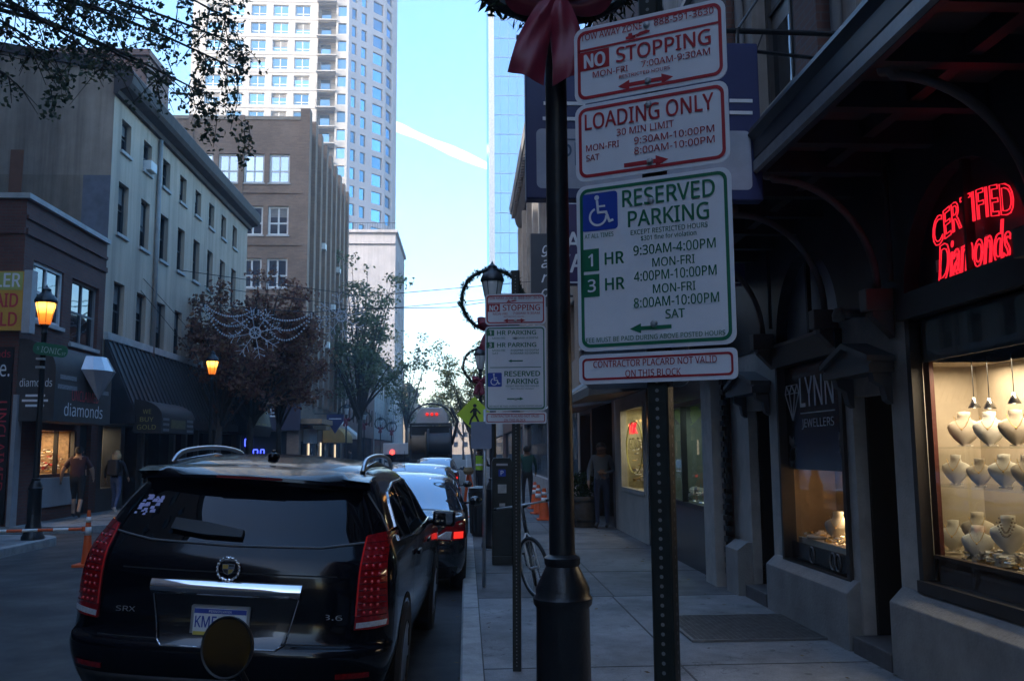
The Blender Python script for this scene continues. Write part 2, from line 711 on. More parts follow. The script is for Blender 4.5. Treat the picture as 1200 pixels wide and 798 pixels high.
MAT = dict(
    asphalt=paving('asphalt', (0.036, 0.038, 0.042), 0.75, 150, 0.6, 0.55, 0.0),
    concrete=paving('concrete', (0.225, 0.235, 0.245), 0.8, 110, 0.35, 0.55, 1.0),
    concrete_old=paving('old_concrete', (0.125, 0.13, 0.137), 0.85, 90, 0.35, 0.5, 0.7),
    kerbstone=M('kerb_granite', (0.30, 0.31, 0.31), 0.8, var=0.3, scale=5, bump=0.4, bscale=60),
    joint=M('joint', (0.05, 0.05, 0.05), 0.9),
    ground=M('ground', (0.12, 0.12, 0.115), 0.9, var=0.3),
    black_iron=M('black_iron', (0.012, 0.014, 0.017), 0.38, 0.0, var=0.4, scale=8, bump=0.12, bscale=40, spec=0.5),
    black_metal=M('black_metal', (0.02, 0.022, 0.025), 0.45, 0.3, var=0.2),
    green_black=M('green_black_paint', (0.016, 0.02, 0.018), 0.45, 0.2, var=0.35, scale=9),
    steel=M('galvanised_steel', (0.42, 0.43, 0.44), 0.45, 0.8, var=0.2, scale=14),
    chrome=M('chrome', (0.75, 0.76, 0.78), 0.07, 1.0, var=0.03),
    brushed=M('brushed_metal', (0.5, 0.51, 0.53), 0.28, 1.0, var=0.08),
    sign_white=M('sign_white', (0.66, 0.67, 0.71), 0.42, var=0.05, scale=6),
    sign_red=M('sign_red', (0.36, 0.016, 0.025), 0.45, var=0.1),
    sign_green=M('sign_green', (0.006, 0.13, 0.06), 0.45, var=0.1),
    sign_blue=M('sign_blue', (0.012, 0.05, 0.33), 0.45, var=0.1),
    paint_black=M('black_car_paint', (0.003, 0.0035, 0.006), 0.12, 0.0, var=0.1, coat=0.12, spec=0.25),
    paint_grey=M('grey_car_paint', (0.014, 0.017, 0.022), 0.2, 0.2, var=0.1, coat=1.0),
    car_trim=M('black_car_trim', (0.012, 0.012, 0.013), 0.55, var=0.1),
    rubber=M('tyre_rubber', (0.018, 0.018, 0.018), 0.85, var=0.15),
    car_glass=mirror_pane('car_window_glass', (0.8, 0.87, 0.95), 0.01, (0.003, 0.003, 0.004), 0.015, 0.0, 0.0, 0.13),
    car_glass_bright=mirror_pane('sloped_car_glass', (0.8, 0.87, 0.95), 0.25, (0.01, 0.012, 0.015), 0.02, 0.0),
    lamp_red=M('tail_lamp_red', (0.22, 0.003, 0.006), 0.12, var=0.45, scale=45, coat=0.6),
    lamp_red_lit=emit('tail_lamp_lit', (1.0, 0.03, 0.02), 0.22, (0.5, 0.01, 0.01)),
    lamp_clear=M('clear_lamp', (0.6, 0.62, 0.65), 0.1, 0.4, var=0.2, scale=60),
    plate_blue=M('plate_blue', (0.03, 0.06, 0.3), 0.5, var=0.05),
    plate_white=M('plate_white', (0.65, 0.66, 0.68), 0.5, var=0.05),
    plate_yellow=M('plate_yellow', (0.6, 0.45, 0.08), 0.5, var=0.05),
    gold_badge=M('gold_badge', (0.5, 0.36, 0.1), 0.3, 0.8),
    orange=M('cone_orange', (0.75, 0.11, 0.02), 0.55, var=0.12),
    reflect_white=M('reflective_white', (0.75, 0.75, 0.74), 0.4, var=0.06),
    red_ribbon=M('red_ribbon', (0.19, 0.014, 0.035), 0.5, var=0.2, scale=5),
    garland=leaf_mat('garland_needles', [(0.01, 0.018, 0.012), (0.02, 0.035, 0.02), (0.035, 0.05, 0.03)], 0.1),
    lit_globe=glow_globe('lit_lamp_globe', 4.0, 4.42),
    scooter_mirror=mirror_pane('scooter_mirror_glass', (0.8, 0.87, 0.95), 0.09, (0.004, 0.004, 0.005), 0.01, 0.0, 0.0, 0.05),
    globe=M('frosted_globe', (0.62, 0.63, 0.62), 0.3, var=0.06),
    white_paint=M('white_paint', (0.7, 0.7, 0.68), 0.55, var=0.1),
    bark=M('bark', (0.05, 0.04, 0.033), 0.9, var=0.4, scale=9, bump=0.6, bscale=30),
    skin=M('skin', (0.42, 0.25, 0.17), 0.6, var=0.1),
    skin_brown=M('brown_skin', (0.2, 0.11, 0.07), 0.6, var=0.1),
    canvas_black=M('black_awning_canvas', (0.014, 0.013, 0.015), 0.7, var=0.3, scale=4),
    canvas_brown=M('charcoal_awning_canvas', (0.05, 0.043, 0.04), 0.7, var=0.2, scale=4),
    letter_white=M('letter_white', (0.75, 0.75, 0.76), 0.5, var=0.05),
    letter_red=M('letter_red', (0.55, 0.04, 0.06), 0.5, var=0.05),
    letter_gold=M('letter_gold', (0.55, 0.42, 0.08), 0.5, var=0.1),
    dark_pane=mirror_pane('dark_window', (0.75, 0.82, 0.9), 0.06, (0.006, 0.007, 0.009), 0.03, 0.03, 0.6, 0.28),
    sky_pane=mirror_pane('sky_window', (0.72, 0.82, 0.95), 0.5, (0.03, 0.035, 0.045), 0.03, 0.04, 0.35),
    tower_pane=mirror_pane('tower_window', (0.42, 0.72, 0.9), 0.42, (0.02, 0.05, 0.08), 0.03, 0.04, 0.55),
    shop_glass=shop_glass('shop_glass', 0.035),
    blind=M('window_blind', (0.16, 0.155, 0.15), 0.5, var=0.25, scale=2.5),
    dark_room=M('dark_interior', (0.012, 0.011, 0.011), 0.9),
)
UX, UY, UZ = Vector((1, 0, 0)), Vector((0, 1, 0)), Vector((0, 0, 1))


# ------------------------------------------------------------------ wall with real openings
def wall(mb, o, u, n, L, z0, z1, ops=(), rd=0.15):
    """vertical wall: starts at o, runs along u, faces n; ops = (u0,u1,z0,z1) openings with reveals rd deep"""
    o, u, n = Vector(o), Vector(u), Vector(n)
    us = sorted({0, L, *[a for p in ops for a in p[:2]]})
    zs = sorted({z0, z1, *[a for p in ops for a in p[2:4]]})

    def P(a, z, d=0):
        q = o + u * a - n * d
        return (q.x, q.y, z)
    for i in range(len(us) - 1):
        for j in range(len(zs) - 1):
            ca, cz = (us[i] + us[i + 1]) / 2, (zs[j] + zs[j + 1]) / 2
            if any(p[0] < ca < p[1] and p[2] < cz < p[3] for p in ops):
                continue
            mb.quad(P(us[i], zs[j]), P(us[i + 1], zs[j]), P(us[i + 1], zs[j + 1]), P(us[i], zs[j + 1]))
    for (a, b, c, d) in [p[:4] for p in ops]:
        mb.quad(P(a, c), P(a, c, rd), P(b, c, rd), P(b, c))
        mb.quad(P(a, d), P(b, d), P(b, d, rd), P(a, d, rd))
        mb.quad(P(a, c), P(a, d), P(a, d, rd), P(a, c, rd))
        mb.quad(P(b, c), P(b, c, rd), P(b, d, rd), P(b, d))


_wm = {}
wrnd = random.Random(77)


def window(root, o, u, n, u0, u1, z0, z1, frame, pane, rd=0.15, cols=1, rows=2, fw=0.06, sill=None, mull=0.04, name='window', split=None, blinds=0.3):
    """one window object (frame) with its pane and sill as sub-parts; meshes shared between equal windows"""
    w, h = u1 - u0, z1 - z0
    key = (round(w, 3), round(h, 3), frame.name, pane.name, cols, rows, fw, bool(sill), split, rd)
    if key not in _wm:
        f = MB()
        d0, d1 = rd - 0.07, rd + 0.02
        f.box(-w / 2, -w / 2 + fw, d0, d1, 0, h)
        f.box(w / 2 - fw, w / 2, d0, d1, 0, h)
        f.box(-w / 2 + fw, w / 2 - fw, d0, d1, 0, fw)
        f.box(-w / 2 + fw, w / 2 - fw, d0, d1, h - fw, h)
        for k in range(1, cols):
            x = -w / 2 + w * k / cols
            f.box(x - mull / 2, x + mull / 2, d0 + 0.012, d1, fw, h - fw)
        zz = [h * k / rows for k in range(1, rows)] if split is None else [h * split]
        for z in zz:
            f.box(-w / 2 + fw, w / 2 - fw, d0 + 0.02, d1, z - mull / 2, z + mull / 2)
        fo = f.build('window', frame)
        p = MB()
        p.quad((-w / 2 + fw, rd - 0.02, fw), (w / 2 - fw, rd - 0.02, fw), (w / 2 - fw, rd - 0.02, h - fw), (-w / 2 + fw, rd - 0.02, h - fw))
        po = p.build('pane', pane)
        sm = None
        if sill:
            s_ = MB()
            s_.box(-w / 2 - 0.06, w / 2 + 0.06, -0.07, rd - 0.08, -0.09, -0.003)
            so_ = s_.build('sill', sill)
            sm = so_.data
            bpy.data.objects.remove(so_)
        bl_ = []
        for fr_ in (0.35, 0.6):
            q_ = MB()
            q_.quad((-w / 2 + fw, rd - 0.023, h - fw - (h - 2 * fw) * fr_), (w / 2 - fw, rd - 0.023, h - fw - (h - 2 * fw) * fr_), (w / 2 - fw, rd - 0.023, h - fw), (-w / 2 + fw, rd - 0.023, h - fw))
            qo = q_.build('blind', MAT['blind'])
            bl_.append(qo.data)
            bpy.data.objects.remove(qo)
        _wm[key] = (fo.data, po.data, sm, bl_)
        bpy.data.objects.remove(fo)
        bpy.data.objects.remove(po)
    fm, pm, sm, bl_ = _wm[key]
    q = Vector(o) + Vector(u) * ((u0 + u1) / 2)
    fo = bpy.data.objects.new(name, fm)
    COL.objects.link(fo)
    fo.parent = root
    if root.name in INV:
        fo.matrix_parent_inverse = INV[root.name]
    fo.location = (q.x, q.y, z0)
    n = Vector(n)
    fo.rotation_euler = (0, 0, math.atan2(n.x, -n.y))
    for nm, mm in (('pane', pm), ('sill', sm), ('blind', wrnd.choice(bl_) if wrnd.random() < blinds else None)):
        if mm:
            c = bpy.data.objects.new(nm, mm)
            COL.objects.link(c)
            c.parent = fo
    return fo


def part_quadbox(root, name, mat, x0, x1, y0, y1, z0, z1, bevel=0):
    b = MB()
    b.box(x0, x1, y0, y1, z0, z1)
    return b.build(name, mat, root, bevel=bevel)

# ================================================================== GROUND
LX = -9.9          # left building line
RX = 3.03           # right building line
KL, KR = -7.7, -0.04  # kerb faces
SW = 0.14
b = MB()
b.quad((-900, -300, -0.06), (900, -300, -0.06), (900, 2500, -0.06), (-900, 2500, -0.06))
struct(b.build('ground', MAT['ground']))


def road_z(x):
    t = (x - KL) / (KR - KL)
    return 0.11 * (1 - (2 * t - 1) ** 2)


b = MB()
nx = 14
ys = [-60, -30, -10, 0, 10, 20, 40, 80, 160, 360]
for j in range(len(ys) - 1):
    for i in range(nx):
        xa, xb = KL + (KR - KL) * i / nx, KL + (KR - KL) * (i + 1) / nx
        b.quad((xa, ys[j], road_z(xa)), (xb, ys[j], road_z(xb)), (xb, ys[j + 1], road_z(xb)), (xa, ys[j + 1], road_z(xa)))
road = struct(b.build('road', MAT['asphalt'], smooth=True))
b = MB()
for (y0, y1) in ((18.3, 20.2), (42.5, 53.0)):
    b.quad((-90, y0 - 2, -0.004), (KL + 0.02, y0 - 2, -0.004), (KL + 0.02, y1 + 2, -0.004), (-90, y1 + 2, -0.004))
struct(b.build('side_street_road', MAT['asphalt']))
# faded patches and crossing bars at the far cross street
b = MB()
for k in range(7):
    x = -7.1 + k * 0.9
    b.quad((x, 40.0, road_z(x) + 0.006), (x + 0.45, 40.0, road_z(x + 0.45) + 0.006), (x + 0.45, 42.6, road_z(x + 0.45) + 0.006), (x, 42.6, road_z(x) + 0.006))
struct(b.build('crossing_marking', M('worn_road_paint', (0.38, 0.38, 0.36), 0.8, var=0.4, scale=9)))


def corner_poly(x0, x1, y0, y1, r_lo=0, r_hi=0):
    """block whose street edge is x1; rounded street corners"""
    P = [(x0, y0)]
    if r_lo:
        P += [(x1 - r_lo + r_lo * math.sin(R(a)), y0 + r_lo - r_lo * math.cos(R(a))) for a in range(0, 91, 10)]
    else:
        P.append((x1, y0))
    if r_hi:
        P += [(x1 - r_hi + r_hi * math.cos(R(a)), y1 - r_hi + r_hi * math.sin(R(a))) for a in range(0, 91, 10)]
    else:
        P.append((x1, y1))
    P.append((x0, y1))
    return P


def pavement(name, P, edge, mat):
    """slab sheet plus a granite kerb along the polygon edges listed in edge (index range)"""
    b = MB()
    b.prism(P, (0, 0, -0.03), UX, UY, UZ, SW + 0.03)
    o = struct(b.build(name, mat))
    return o


def kerb(pts, inward, name='kerb'):
    b = MB()
    n = len(pts)
    V = []
    for (x, y), (ix, iy) in zip(pts, inward):
        V += [(x - 0.012 * ix, y - 0.012 * iy, -0.05), (x - 0.004 * ix, y - 0.004 * iy, SW - 0.012), (x + 0.012 * ix, y + 0.012 * iy, SW + 0.004), (x + 0.16 * ix, y + 0.16 * iy, SW + 0.004)]
    F = []
    for i in range(n - 1):
        for k in range(3):
            F.append((i * 4 + k, (i + 1) * 4 + k, (i + 1) * 4 + k + 1, i * 4 + k + 1))
    b.add(V, F)
    return struct(b.build(name, MAT['kerbstone']))


pavement('left_pavement', corner_poly(-60, KL, 20.2, 42.5, 0.8, 1.5), None, MAT['concrete'])
pavement('left_pavement', corner_poly(-60, KL, 53.0, 360, 1.5, 0), None, MAT['concrete_old'])
pavement('left_pavement', corner_poly(-60, KL, -60, 18.3, 0, 0.9), None, MAT['concrete'])
A = [(-40, 20.2)] + corner_poly(-60, KL, 20.2, 42.5, 0.8, 1.5)[1:-1] + [(-40, 42.5)]


def inw(P, cx, cy):
    out = []
    for i, p in enumerate(P):
        a, c = P[max(0, i - 1)], P[min(len(P) - 1, i + 1)]
        t = Vector((c[0] - a[0], c[1] - a[1])).normalized()
        nn = Vector((-t.y, t.x))
        if nn.dot(Vector((cx - p[0], cy - p[1]))) < 0:
            nn = -nn
        out.append((nn.x, nn.y))
    return out


kerb(A, inw(A, -20, 30))
A = [(-40, 53)] + corner_poly(-60, KL, 53, 360, 1.5, 0)[1:-1]
kerb(A, inw(A, -60, 200))
A = [(KL, -60), (KL, -20)] + corner_poly(-60, KL, -60, 18.3, 0, 0.9)[2:-1] + [(-40, 18.3)]
kerb(A, inw(A, -30, -20))
A = [(KR, y) for y in (-60, -5, 0, 3.0, 6.2, 9.9, 12, 15, 20, 30, 60, 120, 360)]
kerb(A, [(1, 0)] * len(A))
b = MB()
b.box(KR + 0.155, 12, -60, 9.9, -0.03, SW)
struct(b.build('right_pavement', MAT['concrete']))
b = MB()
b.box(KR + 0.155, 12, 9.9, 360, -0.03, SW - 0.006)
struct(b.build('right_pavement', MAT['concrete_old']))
b = MB()
b.box(1.57, 1.585, -10, 9.9, SW, SW + 0.0025)
for y in (0.6, 3.7, 6.75, 9.89):
    b.box(KR + 0.17, RX + 0.05, y, y + 0.012, SW + 0.0002, SW + 0.0028)
for y in (11.9, 14.6, 17.3, 20, 23, 26, 29, 32, 36, 40):
    b.box(KR + 0.17, RX + 0.05, y, y + 0.014, SW - 0.006, SW - 0.003)
b.box(1.6, 1.614, 9.93, 40, SW - 0.0055, SW - 0.0025)
for y in (3.0, 6.2, 9.3, 12.4, 15.5, 18.6):
    b.box(KR + 0.005, KR + 0.16, y, y + 0.01, SW + 0.0045, SW + 0.0062)
b.box(KR + 0.157, KR + 0.17, -10, 40, SW - 0.002, SW + 0.003)
for y in (13.5, 15.5, 17.1, 22, 24, 26, 28, 30.5, 33, 36, 39):
    b.box(LX, KL - 0.17, y, y + 0.014, SW, SW + 0.003)
b.box(-8.9, -8.886, 21, 41, SW + 0.0004, SW + 0.0034)
struct(b.build('pavement_joints', MAT['joint']))
# scattered fallen leaves and litter on the right pavement and in the gutter
b = MB()
for k in range(150):
    x = rnd.choice([rnd.uniform(0.2, 3.0), rnd.uniform(0.2, 3.0), rnd.uniform(-0.3, -0.02), rnd.uniform(2.5, 3.02)])
    y = rnd.uniform(4, 22)
    z = (SW + 0.008) if x > 0 else road_z(x) + 0.01
    s, a = rnd.uniform(0.012, 0.035), rnd.uniform(0, 6.28)
    u = Vector((math.cos(a), math.sin(a), rnd.uniform(-.2, .2))) * s
    v = Vector((-math.sin(a), math.cos(a), rnd.uniform(-.2, .2))) * s * 0.7
    c = Vector((x, y, z))
    b.add([c - u, c - v, c + u, c + v], [(0, 1, 2, 3)])
lf = b.build('fallen_leaves', leaf_mat('dry_leaf', [(0.06, 0.045, 0.03), (0.12, 0.08, 0.04), (0.2, 0.17, 0.11), (0.05, 0.05, 0.05)], 0))
tag(lf, 'small dry leaves and scraps scattered over the right pavement and gutter', 'leaves', kind='stuff')

# ================================================================== LEFT SIDE
m_stucco = M('cream_stucco', (0.56, 0.44, 0.33), 0.85, c2=(0.45, 0.35, 0.265), scale=0.5, bump=0.2, bscale=40, stain=0.3)
m_stucco_grey = M('grey_stucco', (0.42, 0.325, 0.25), 0.9, c2=(0.28, 0.21, 0.16), scale=0.8, bump=0.25, bscale=25, stain=0.45)
m_stucco_brown = M('brown_stucco', (0.34, 0.265, 0.195), 0.9, c2=(0.22, 0.165, 0.125), scale=0.9, bump=0.3, bscale=25, stain=0.4)
m_cornice = M('dark_brown_cornice', (0.055, 0.038, 0.034), 0.7, var=0.3, scale=2, streak=True)
m_brick_dark = brick('purple_brown_brick', (0.17, 0.066, 0.05), (0.13, 0.05, 0.04), (0.11, 0.085, 0.075))
m_brick_brown = brick('tan_brown_brick', (0.31, 0.205, 0.145), (0.25, 0.165, 0.115), (0.22, 0.17, 0.13), 0.3, 0.1)
m_brick_red = brick('old_red_brick', (0.20, 0.085, 0.06), (0.15, 0.07, 0.05), (0.15, 0.12, 0.10))
m_coping = M('pale_coping', (0.42, 0.40, 0.38), 0.8, var=0.2)
m_frame_dark = M('dark_window_frame', (0.05, 0.045, 0.042), 0.6, var=0.2)
m_frame_white = M('white_window_frame', (0.62, 0.62, 0.6), 0.6, var=0.15)
m_frame_grey = M('grey_window_frame', (0.25, 0.25, 0.25), 0.6, var=0.15)
m_roof = M('roof_felt', (0.08, 0.08, 0.08), 0.9)
m_tower = M('tower_cream_precast', (0.33, 0.325, 0.32), 0.8, var=0.06, scale=0.2)
m_tower2 = M('tower_shade_side_pink', (0.52, 0.47, 0.47), 0.8, var=0.06, scale=0.2)  # sides away from the sun: pinkish tone of their shade put into the colour
m_podium = M('podium_stone', (0.36, 0.34, 0.345), 0.8, var=0.12, scale=0.4, stain=0.2)


def hollow(root, name, mat, x0, x1, y0, y1, z1, skip=()):
    """plain sides and roof of a building; skip = sides built elsewhere"""
    b = MB()
    if 'W' not in skip:
        b.quad((x0, y1, 0), (x0, y0, 0), (x0, y0, z1), (x0, y1, z1))
    if 'E' not in skip:
        b.quad((x1, y0, 0), (x1, y1, 0), (x1, y1, z1), (x1, y0, z1))
    if 'S' not in skip:
        b.quad((x0, y0, 0), (x1, y0, 0), (x1, y0, z1), (x0, y0, z1))
    if 'N' not in skip:
        b.quad((x1, y1, 0), (x0, y1, 0), (x0, y1, z1), (x1, y1, z1))
    if b.v:
        return b.build(name, mat, root)


def roof(root, x0, x1, y0, y1, z, mat=None):
    b = MB()
    b.quad((x0, y0, z), (x1, y0, z), (x1, y1, z), (x0, y1, z))
    return b.build('roof', mat or m_roof, root)


# ---- the air of the street: one even box of thin haze --------------
m, nt, bsd = new_mat('street_haze')
nt.nodes.remove(bsd)
pv = N(nt, 'ShaderNodeVolumePrincipled')
pv.inputs['Color'].default_value = (0.85, 0.9, 1.0, 1)
pv.inputs['Density'].default_value = 0.0016
pv.inputs['Anisotropy'].default_value = 0.2
nt.links.new(pv.outputs[0], nt.nodes['Material Output'].inputs['Volume'])
b = MB()
b.box(-150, 60, -170, 420, -1.2, 112)
hz = b.build('haze', m)
hz['kind'] = 'stuff'

# ---- red-brown brick corner shop ---------------------------------
BY0, BY1, BZ = 20.25, 24.8, 7.42
g = thing('brick_shop_building', 'two storey purple brown brick corner shop with two upper windows and a rounded dark awning', 'building', (LX - 4, (BY0 + BY1) / 2, 0))
b = MB()
ops = [(0.45, 2.02, 4.75, 6.12), (2.5, 4.15, 4.45, 6.1), (1.3, 3.2, 1.22, 2.26), (3.4, 4.1, 0.16, 2.5)]
wall(b, (LX, BY0, 0), UY, UX, BY1 - BY0, 0, BZ, ops, 0.18)
b.box(LX, LX + 0.05, BY0 + 0.02, BY1 - 0.02, 6.62, 6.76)
b.box(LX, LX + 0.05, BY0 + 0.02, BY1 - 0.02, 6.98, 7.06)
wall(b, (-24, BY0, 0), UX, -UY, 24 + LX, 0, BZ)
b.box(-24, LX, BY0 - 0.05, BY0, 6.62, 6.76)
b.build('wall', m_brick_dark, g)
b = MB()
b.box(-24, LX + 0.1, BY0 - 0.1, BY0 + 0.25, BZ, BZ + 0.12)
b.box(LX - 0.25, LX + 0.1, BY0 + 0.253, BY1 - 0.005, BZ, BZ + 0.12)
b.build('coping', m_coping, g)
roof(g, -24, LX - 0.02, BY0 + 0.02, BY1, BZ - 0.2)
window(g, (LX, BY0, 0), UY, UX, 0.45, 2.02, 4.75, 6.12, m_frame_white, MAT['dark_pane'], 0.12, 2, 2, 0.09, m_coping, 0.07)
window(g, (LX, BY0, 0), UY, UX, 2.5, 4.15, 4.45, 6.1, m_frame_grey, MAT['dark_pane'], 0.16, 2, 2, 0.07, m_coping, 0.05)
# shop window with its lit interior box
m_lit_shelf = M('warm_display', (0.28, 0.18, 0.10), 0.7, var=0.5, scale=9)


def display_box(root, x_front, y0, y1, z0, z1, depth, side, mat, name='display_case', lamp=6.0, lc=(1, 0.72, 0.42), lamp_obj=True):
    """open-front lined case behind a shop window; side=+1 opens to -X (right side), -1 opens to +X"""
    b = MB()
    xb = x_front + side * depth
    b.quad((xb, y0, z0), (xb, y1, z0), (xb, y1, z1), (xb, y0, z1))
    b.quad((x_front, y0, z0), (xb, y0, z0), (xb, y0, z1), (x_front, y0, z1))
    b.quad((x_front, y1, z0), (xb, y1, z0), (xb, y1, z1), (x_front, y1, z1))
    b.quad((x_front, y0, z0), (xb, y0, z0), (xb, y1, z0), (x_front, y1, z0))
    b.quad((x_front, y0, z1), (xb, y0, z1), (xb, y1, z1), (x_front, y1, z1))
    o = b.build(name, mat, root)
    if lamp:
        ld = bpy.data.lights.new('display_light', 'AREA')
        ld.shape = 'RECTANGLE'
        ld.size, ld.size_y = depth * 0.5, (y1 - y0) * 0.7
        ld.energy = lamp
        ld.color = lc
        lo = bpy.data.objects.new('display_light', ld)
        COL.objects.link(lo)
        lo.location = (x_front + side * depth * 0.5, (y0 + y1) / 2, z1 - 0.03)
    return o


display_box(g, LX - 0.12, BY0 + 1.3, BY0 + 3.2, 1.22, 2.26, 0.9, -1, m_lit_shelf, lamp=9)
b = MB()
for (y, w) in ((BY0 + 1.3, 0.06), (BY0 + 2.2, 0.05), (BY0 + 3.14, 0.06)):
    b.box(LX - 0.12, LX - 0.02, y, y + w, 1.22, 2.26)
b.box(LX - 0.12, LX - 0.02, BY0 + 1.3, BY0 + 3.2, 1.15, 1.22)
b.build('shop_window_frame', m_frame_dark, g)
b = MB()
b.quad((LX - 0.08, BY0 + 1.34, 1.22), (LX - 0.08, BY0 + 3.15, 1.22), (LX - 0.08, BY0 + 3.15, 2.26), (LX - 0.08, BY0 + 1.34, 2.26))
b.build('shop_pane', MAT['shop_glass'], g)
b = MB()
b.box(LX + 0.0, LX + 0.05, BY0 + 1.0, BY0 + 3.3, 0.45, 1.14)
b.build('stall_riser', M('pale_panel', (0.34, 0.36, 0.38), 0.6, var=0.1), g, bevel=0.01)
b = MB()
b.box(LX - 0.18, LX - 0.12, BY0 + 3.4, BY0 + 4.1, 0.16, 2.5)
b.build('door', MAT['dark_room'], g)
b = MB()
b.box(LX - 0.02, LX + 0.07, BY0 - 0.07, BY0 + 0.2, 0.14, 3.0)
b.build('corner_post', M('grey_post', (0.3, 0.3, 0.31), 0.7), g)


# goods behind glass: clusters of small items (uncountable glitter of jewellery)
def glitter(name, x0, x1, y0, y1, z, n, s, cols, label, seed=1, rough=0.3, zr=0.02):
    r = random.Random(seed)
    b = MB()
    for k in range(n):
        b.m = r.randrange(len(cols))
        c = (r.uniform(x0, x1), r.uniform(y0, y1), z + r.uniform(0, zr))
        a = r.uniform(0, 6.28)
        q = s * r.uniform(0.5, 1.4)
        if r.random() < 0.35:
            b.tube([Vector(c) + Vector((math.cos(t) * q, math.sin(t) * q, 0.3 * q)) for t in [2 * PI * i / 9 for i in range(9)]], q * 0.22, 5, closed=True)
        else:
            b.obox(c, (math.cos(a), math.sin(a), 0.2), (-math.sin(a), math.cos(a), 0.1), (0, 0, 1), q, q * 0.6, q * 0.35)
    o = b.build(name, cols)
    tag(o, label, 'jewelry', kind='stuff')
    return o


m_gold = M('gold', (0.75, 0.52, 0.2), 0.3, 0.9, var=0.15)
m_silver = M('silver', (0.75, 0.74, 0.7), 0.25, 0.9)
m_cream = M('cream_velvet', (0.62, 0.54, 0.44), 0.85, var=0.08)
m_white_velvet = M('white_velvet', (0.75, 0.72, 0.66), 0.8, var=0.06)
m_redbox = M('red_velvet', (0.4, 0.03, 0.03), 0.8)
glitter('jewelry_display', LX - 0.95, LX - 0.2, BY0 + 1.4, BY0 + 3.1, 1.26, 170, 0.045, [m_gold, m_white_velvet, m_cream, m_redbox], 'crowded gold and cream jewelry trays glowing in the window under the diamonds awning', 3, zr=0.55)


# awning with barrel top: side outline in (out,z), running along Y
def barrel(x_in, out, zb, zs, zt, n=10):
    """profile points: out horizontally from the wall, vertical valance zb..zs, curved up to zt at the wall"""
    P = [(0, zb), (out, zb), (out, zs)]
    for k in range(1, n + 1):
        a = R(90 * k / n)
        P.append((out * math.cos(a), zs + (zt - zs) * math.sin(a)))
    return P


aw = MB()
P = barrel(0, 0.82, 2.42, 3.55, 4.25)
aw.prism(P, (LX, BY0 + 0.02, 0), UX, UZ, UY, 3.15)
awo = aw.build('awning', MAT['canvas_brown'], g, smooth=True, split=35)
x = LX + 0.82 + 0.006
t = MB()
t.text('diamonds', (x, BY0 + 1.6, 2.56), UY, UZ, 0.28, 2.15)
t.build('lettering', MAT['letter_white'], awo)
t = MB()
t.text('UNCLAIMED', (x, BY0 + 1.65, 2.92), UY, UZ, 0.24, 1.5)
t.build('lettering', MAT['letter_red'], awo)
t = MB()
for (y0, y1, z) in ((0.25, 1.1, 3.42), (0.15, 1.15, 3.2), (2.35, 2.75, 3.38), (2.15, 3.0, 3.2)):
    t.box(x - 0.003, x, BY0 + y0, BY0 + y1, z - 0.05, z + 0.05)
t.pieces('text_strip', M('dim_text_strip', (0.22, 0.22, 0.225), 0.7, var=0.5, scale=25), awo)
t = MB()
t.text('diamonds', (LX + 0.41, BY0 + 0.012, 3.18), UX, UZ, 0.17, 0.7)
for z, w in ((2.98, 0.42), (2.87, 0.56), (2.76, 0.4)):
    t.box(LX + 0.41 - w / 2, LX + 0.41 + w / 2, BY0 + 0.012, BY0 + 0.015, z - 0.025, z + 0.025)
t.build('lettering', MAT['letter_white'], awo)
# faceted diamond ornament on the awning
d = MB()
cx, cy = LX + 0.86, BY0 + 2.0
top = [(0.1 + 0.1, cy + dy, 4.0) for dy in (-0.4, 0.4)]
def dia(a, r, z):
    return (cx - 0.05 + max(0, math.cos(a)) * r * 0.75, cy + math.sin(a) * r, z)
angs = [R(-90 + 30 * k) for k in range(7)]
T = [dia(a, 0.42, 4.02) for a in angs]
G = [dia(a, 0.66, 3.68) for a in angs]
tip = (cx + 0.12, cy, 2.98)
V = T + G + [tip, (cx - 0.02, cy, 4.04)]
F = [(k, k + 1, 7 + k + 1, 7 + k) for k in range(6)] + [(7 + k, 7 + k + 1, 14) for k in range(6)] + [(k + 1, k, 15) for k in range(6)]
d.add(V, F)
d.build('diamond_ornament', M('pale_facets', (0.5, 0.51, 0.54), 0.2, 0.3, var=0.1), g)

# black vertical poster and yellow sign on the side wall
s = thing('vertical_banner', 'tall black vertical banner with white and red diamond lettering on the brick side wall', 'sign', (-10.5, BY0 - 0.06, 0.2))
b = MB()
b.box(-11.6, -9.98, BY0 - 0.07, BY0 - 0.01, 0.2, 4.05)
b.build('panel', M('black_vinyl', (0.012, 0.011, 0.013), 0.5), s)
yb = BY0 - 0.075
t = MB()
t.text('Mine.', (-10.03, yb, 3.4), UX, UZ, 0.34, 0.72, 'R')
t.text('diamonds', (-10.62, yb, 3.1), -UZ, UX, 0.30, 2.35, 'L')
t.build('lettering', MAT['letter_white'], s)
t = MB()
t.text('Diamonds', (-10.03, yb, 3.82), UX, UZ, 0.15, 0.9, 'R')
t.text('UNCLAIMED', (-10.24, yb, 2.85), -UZ, UX, 0.2, 1.95, 'L')
t.build('lettering', MAT['letter_red'], s)
s = thing('gold_buyer_sign', 'yellow and orange sign with red and white capital letters on the brick side wall', 'sign', (-10.6, BY0 - 0.1, 4.4))
b = MB()
b.box(-12.2, -9.78, BY0 - 0.2, BY0 - 0.02, 4.4, 5.72)
b.build('panel', M('yellow_sign_panel', (0.62, 0.33, 0.05), 0.5, var=0.12), s)
b = MB()
b.box(-9.775, -9.6, BY0 - 0.2, BY0 + 0.05, 4.35, 5.75)
b.build('side_panel', M('sign_cabinet', (0.42, 0.42, 0.42), 0.5), s)
b = MB()
yb = BY0 - 0.2
b.box(-12.18, -9.8, yb - 0.006, yb - 0.001, 5.3, 5.7)
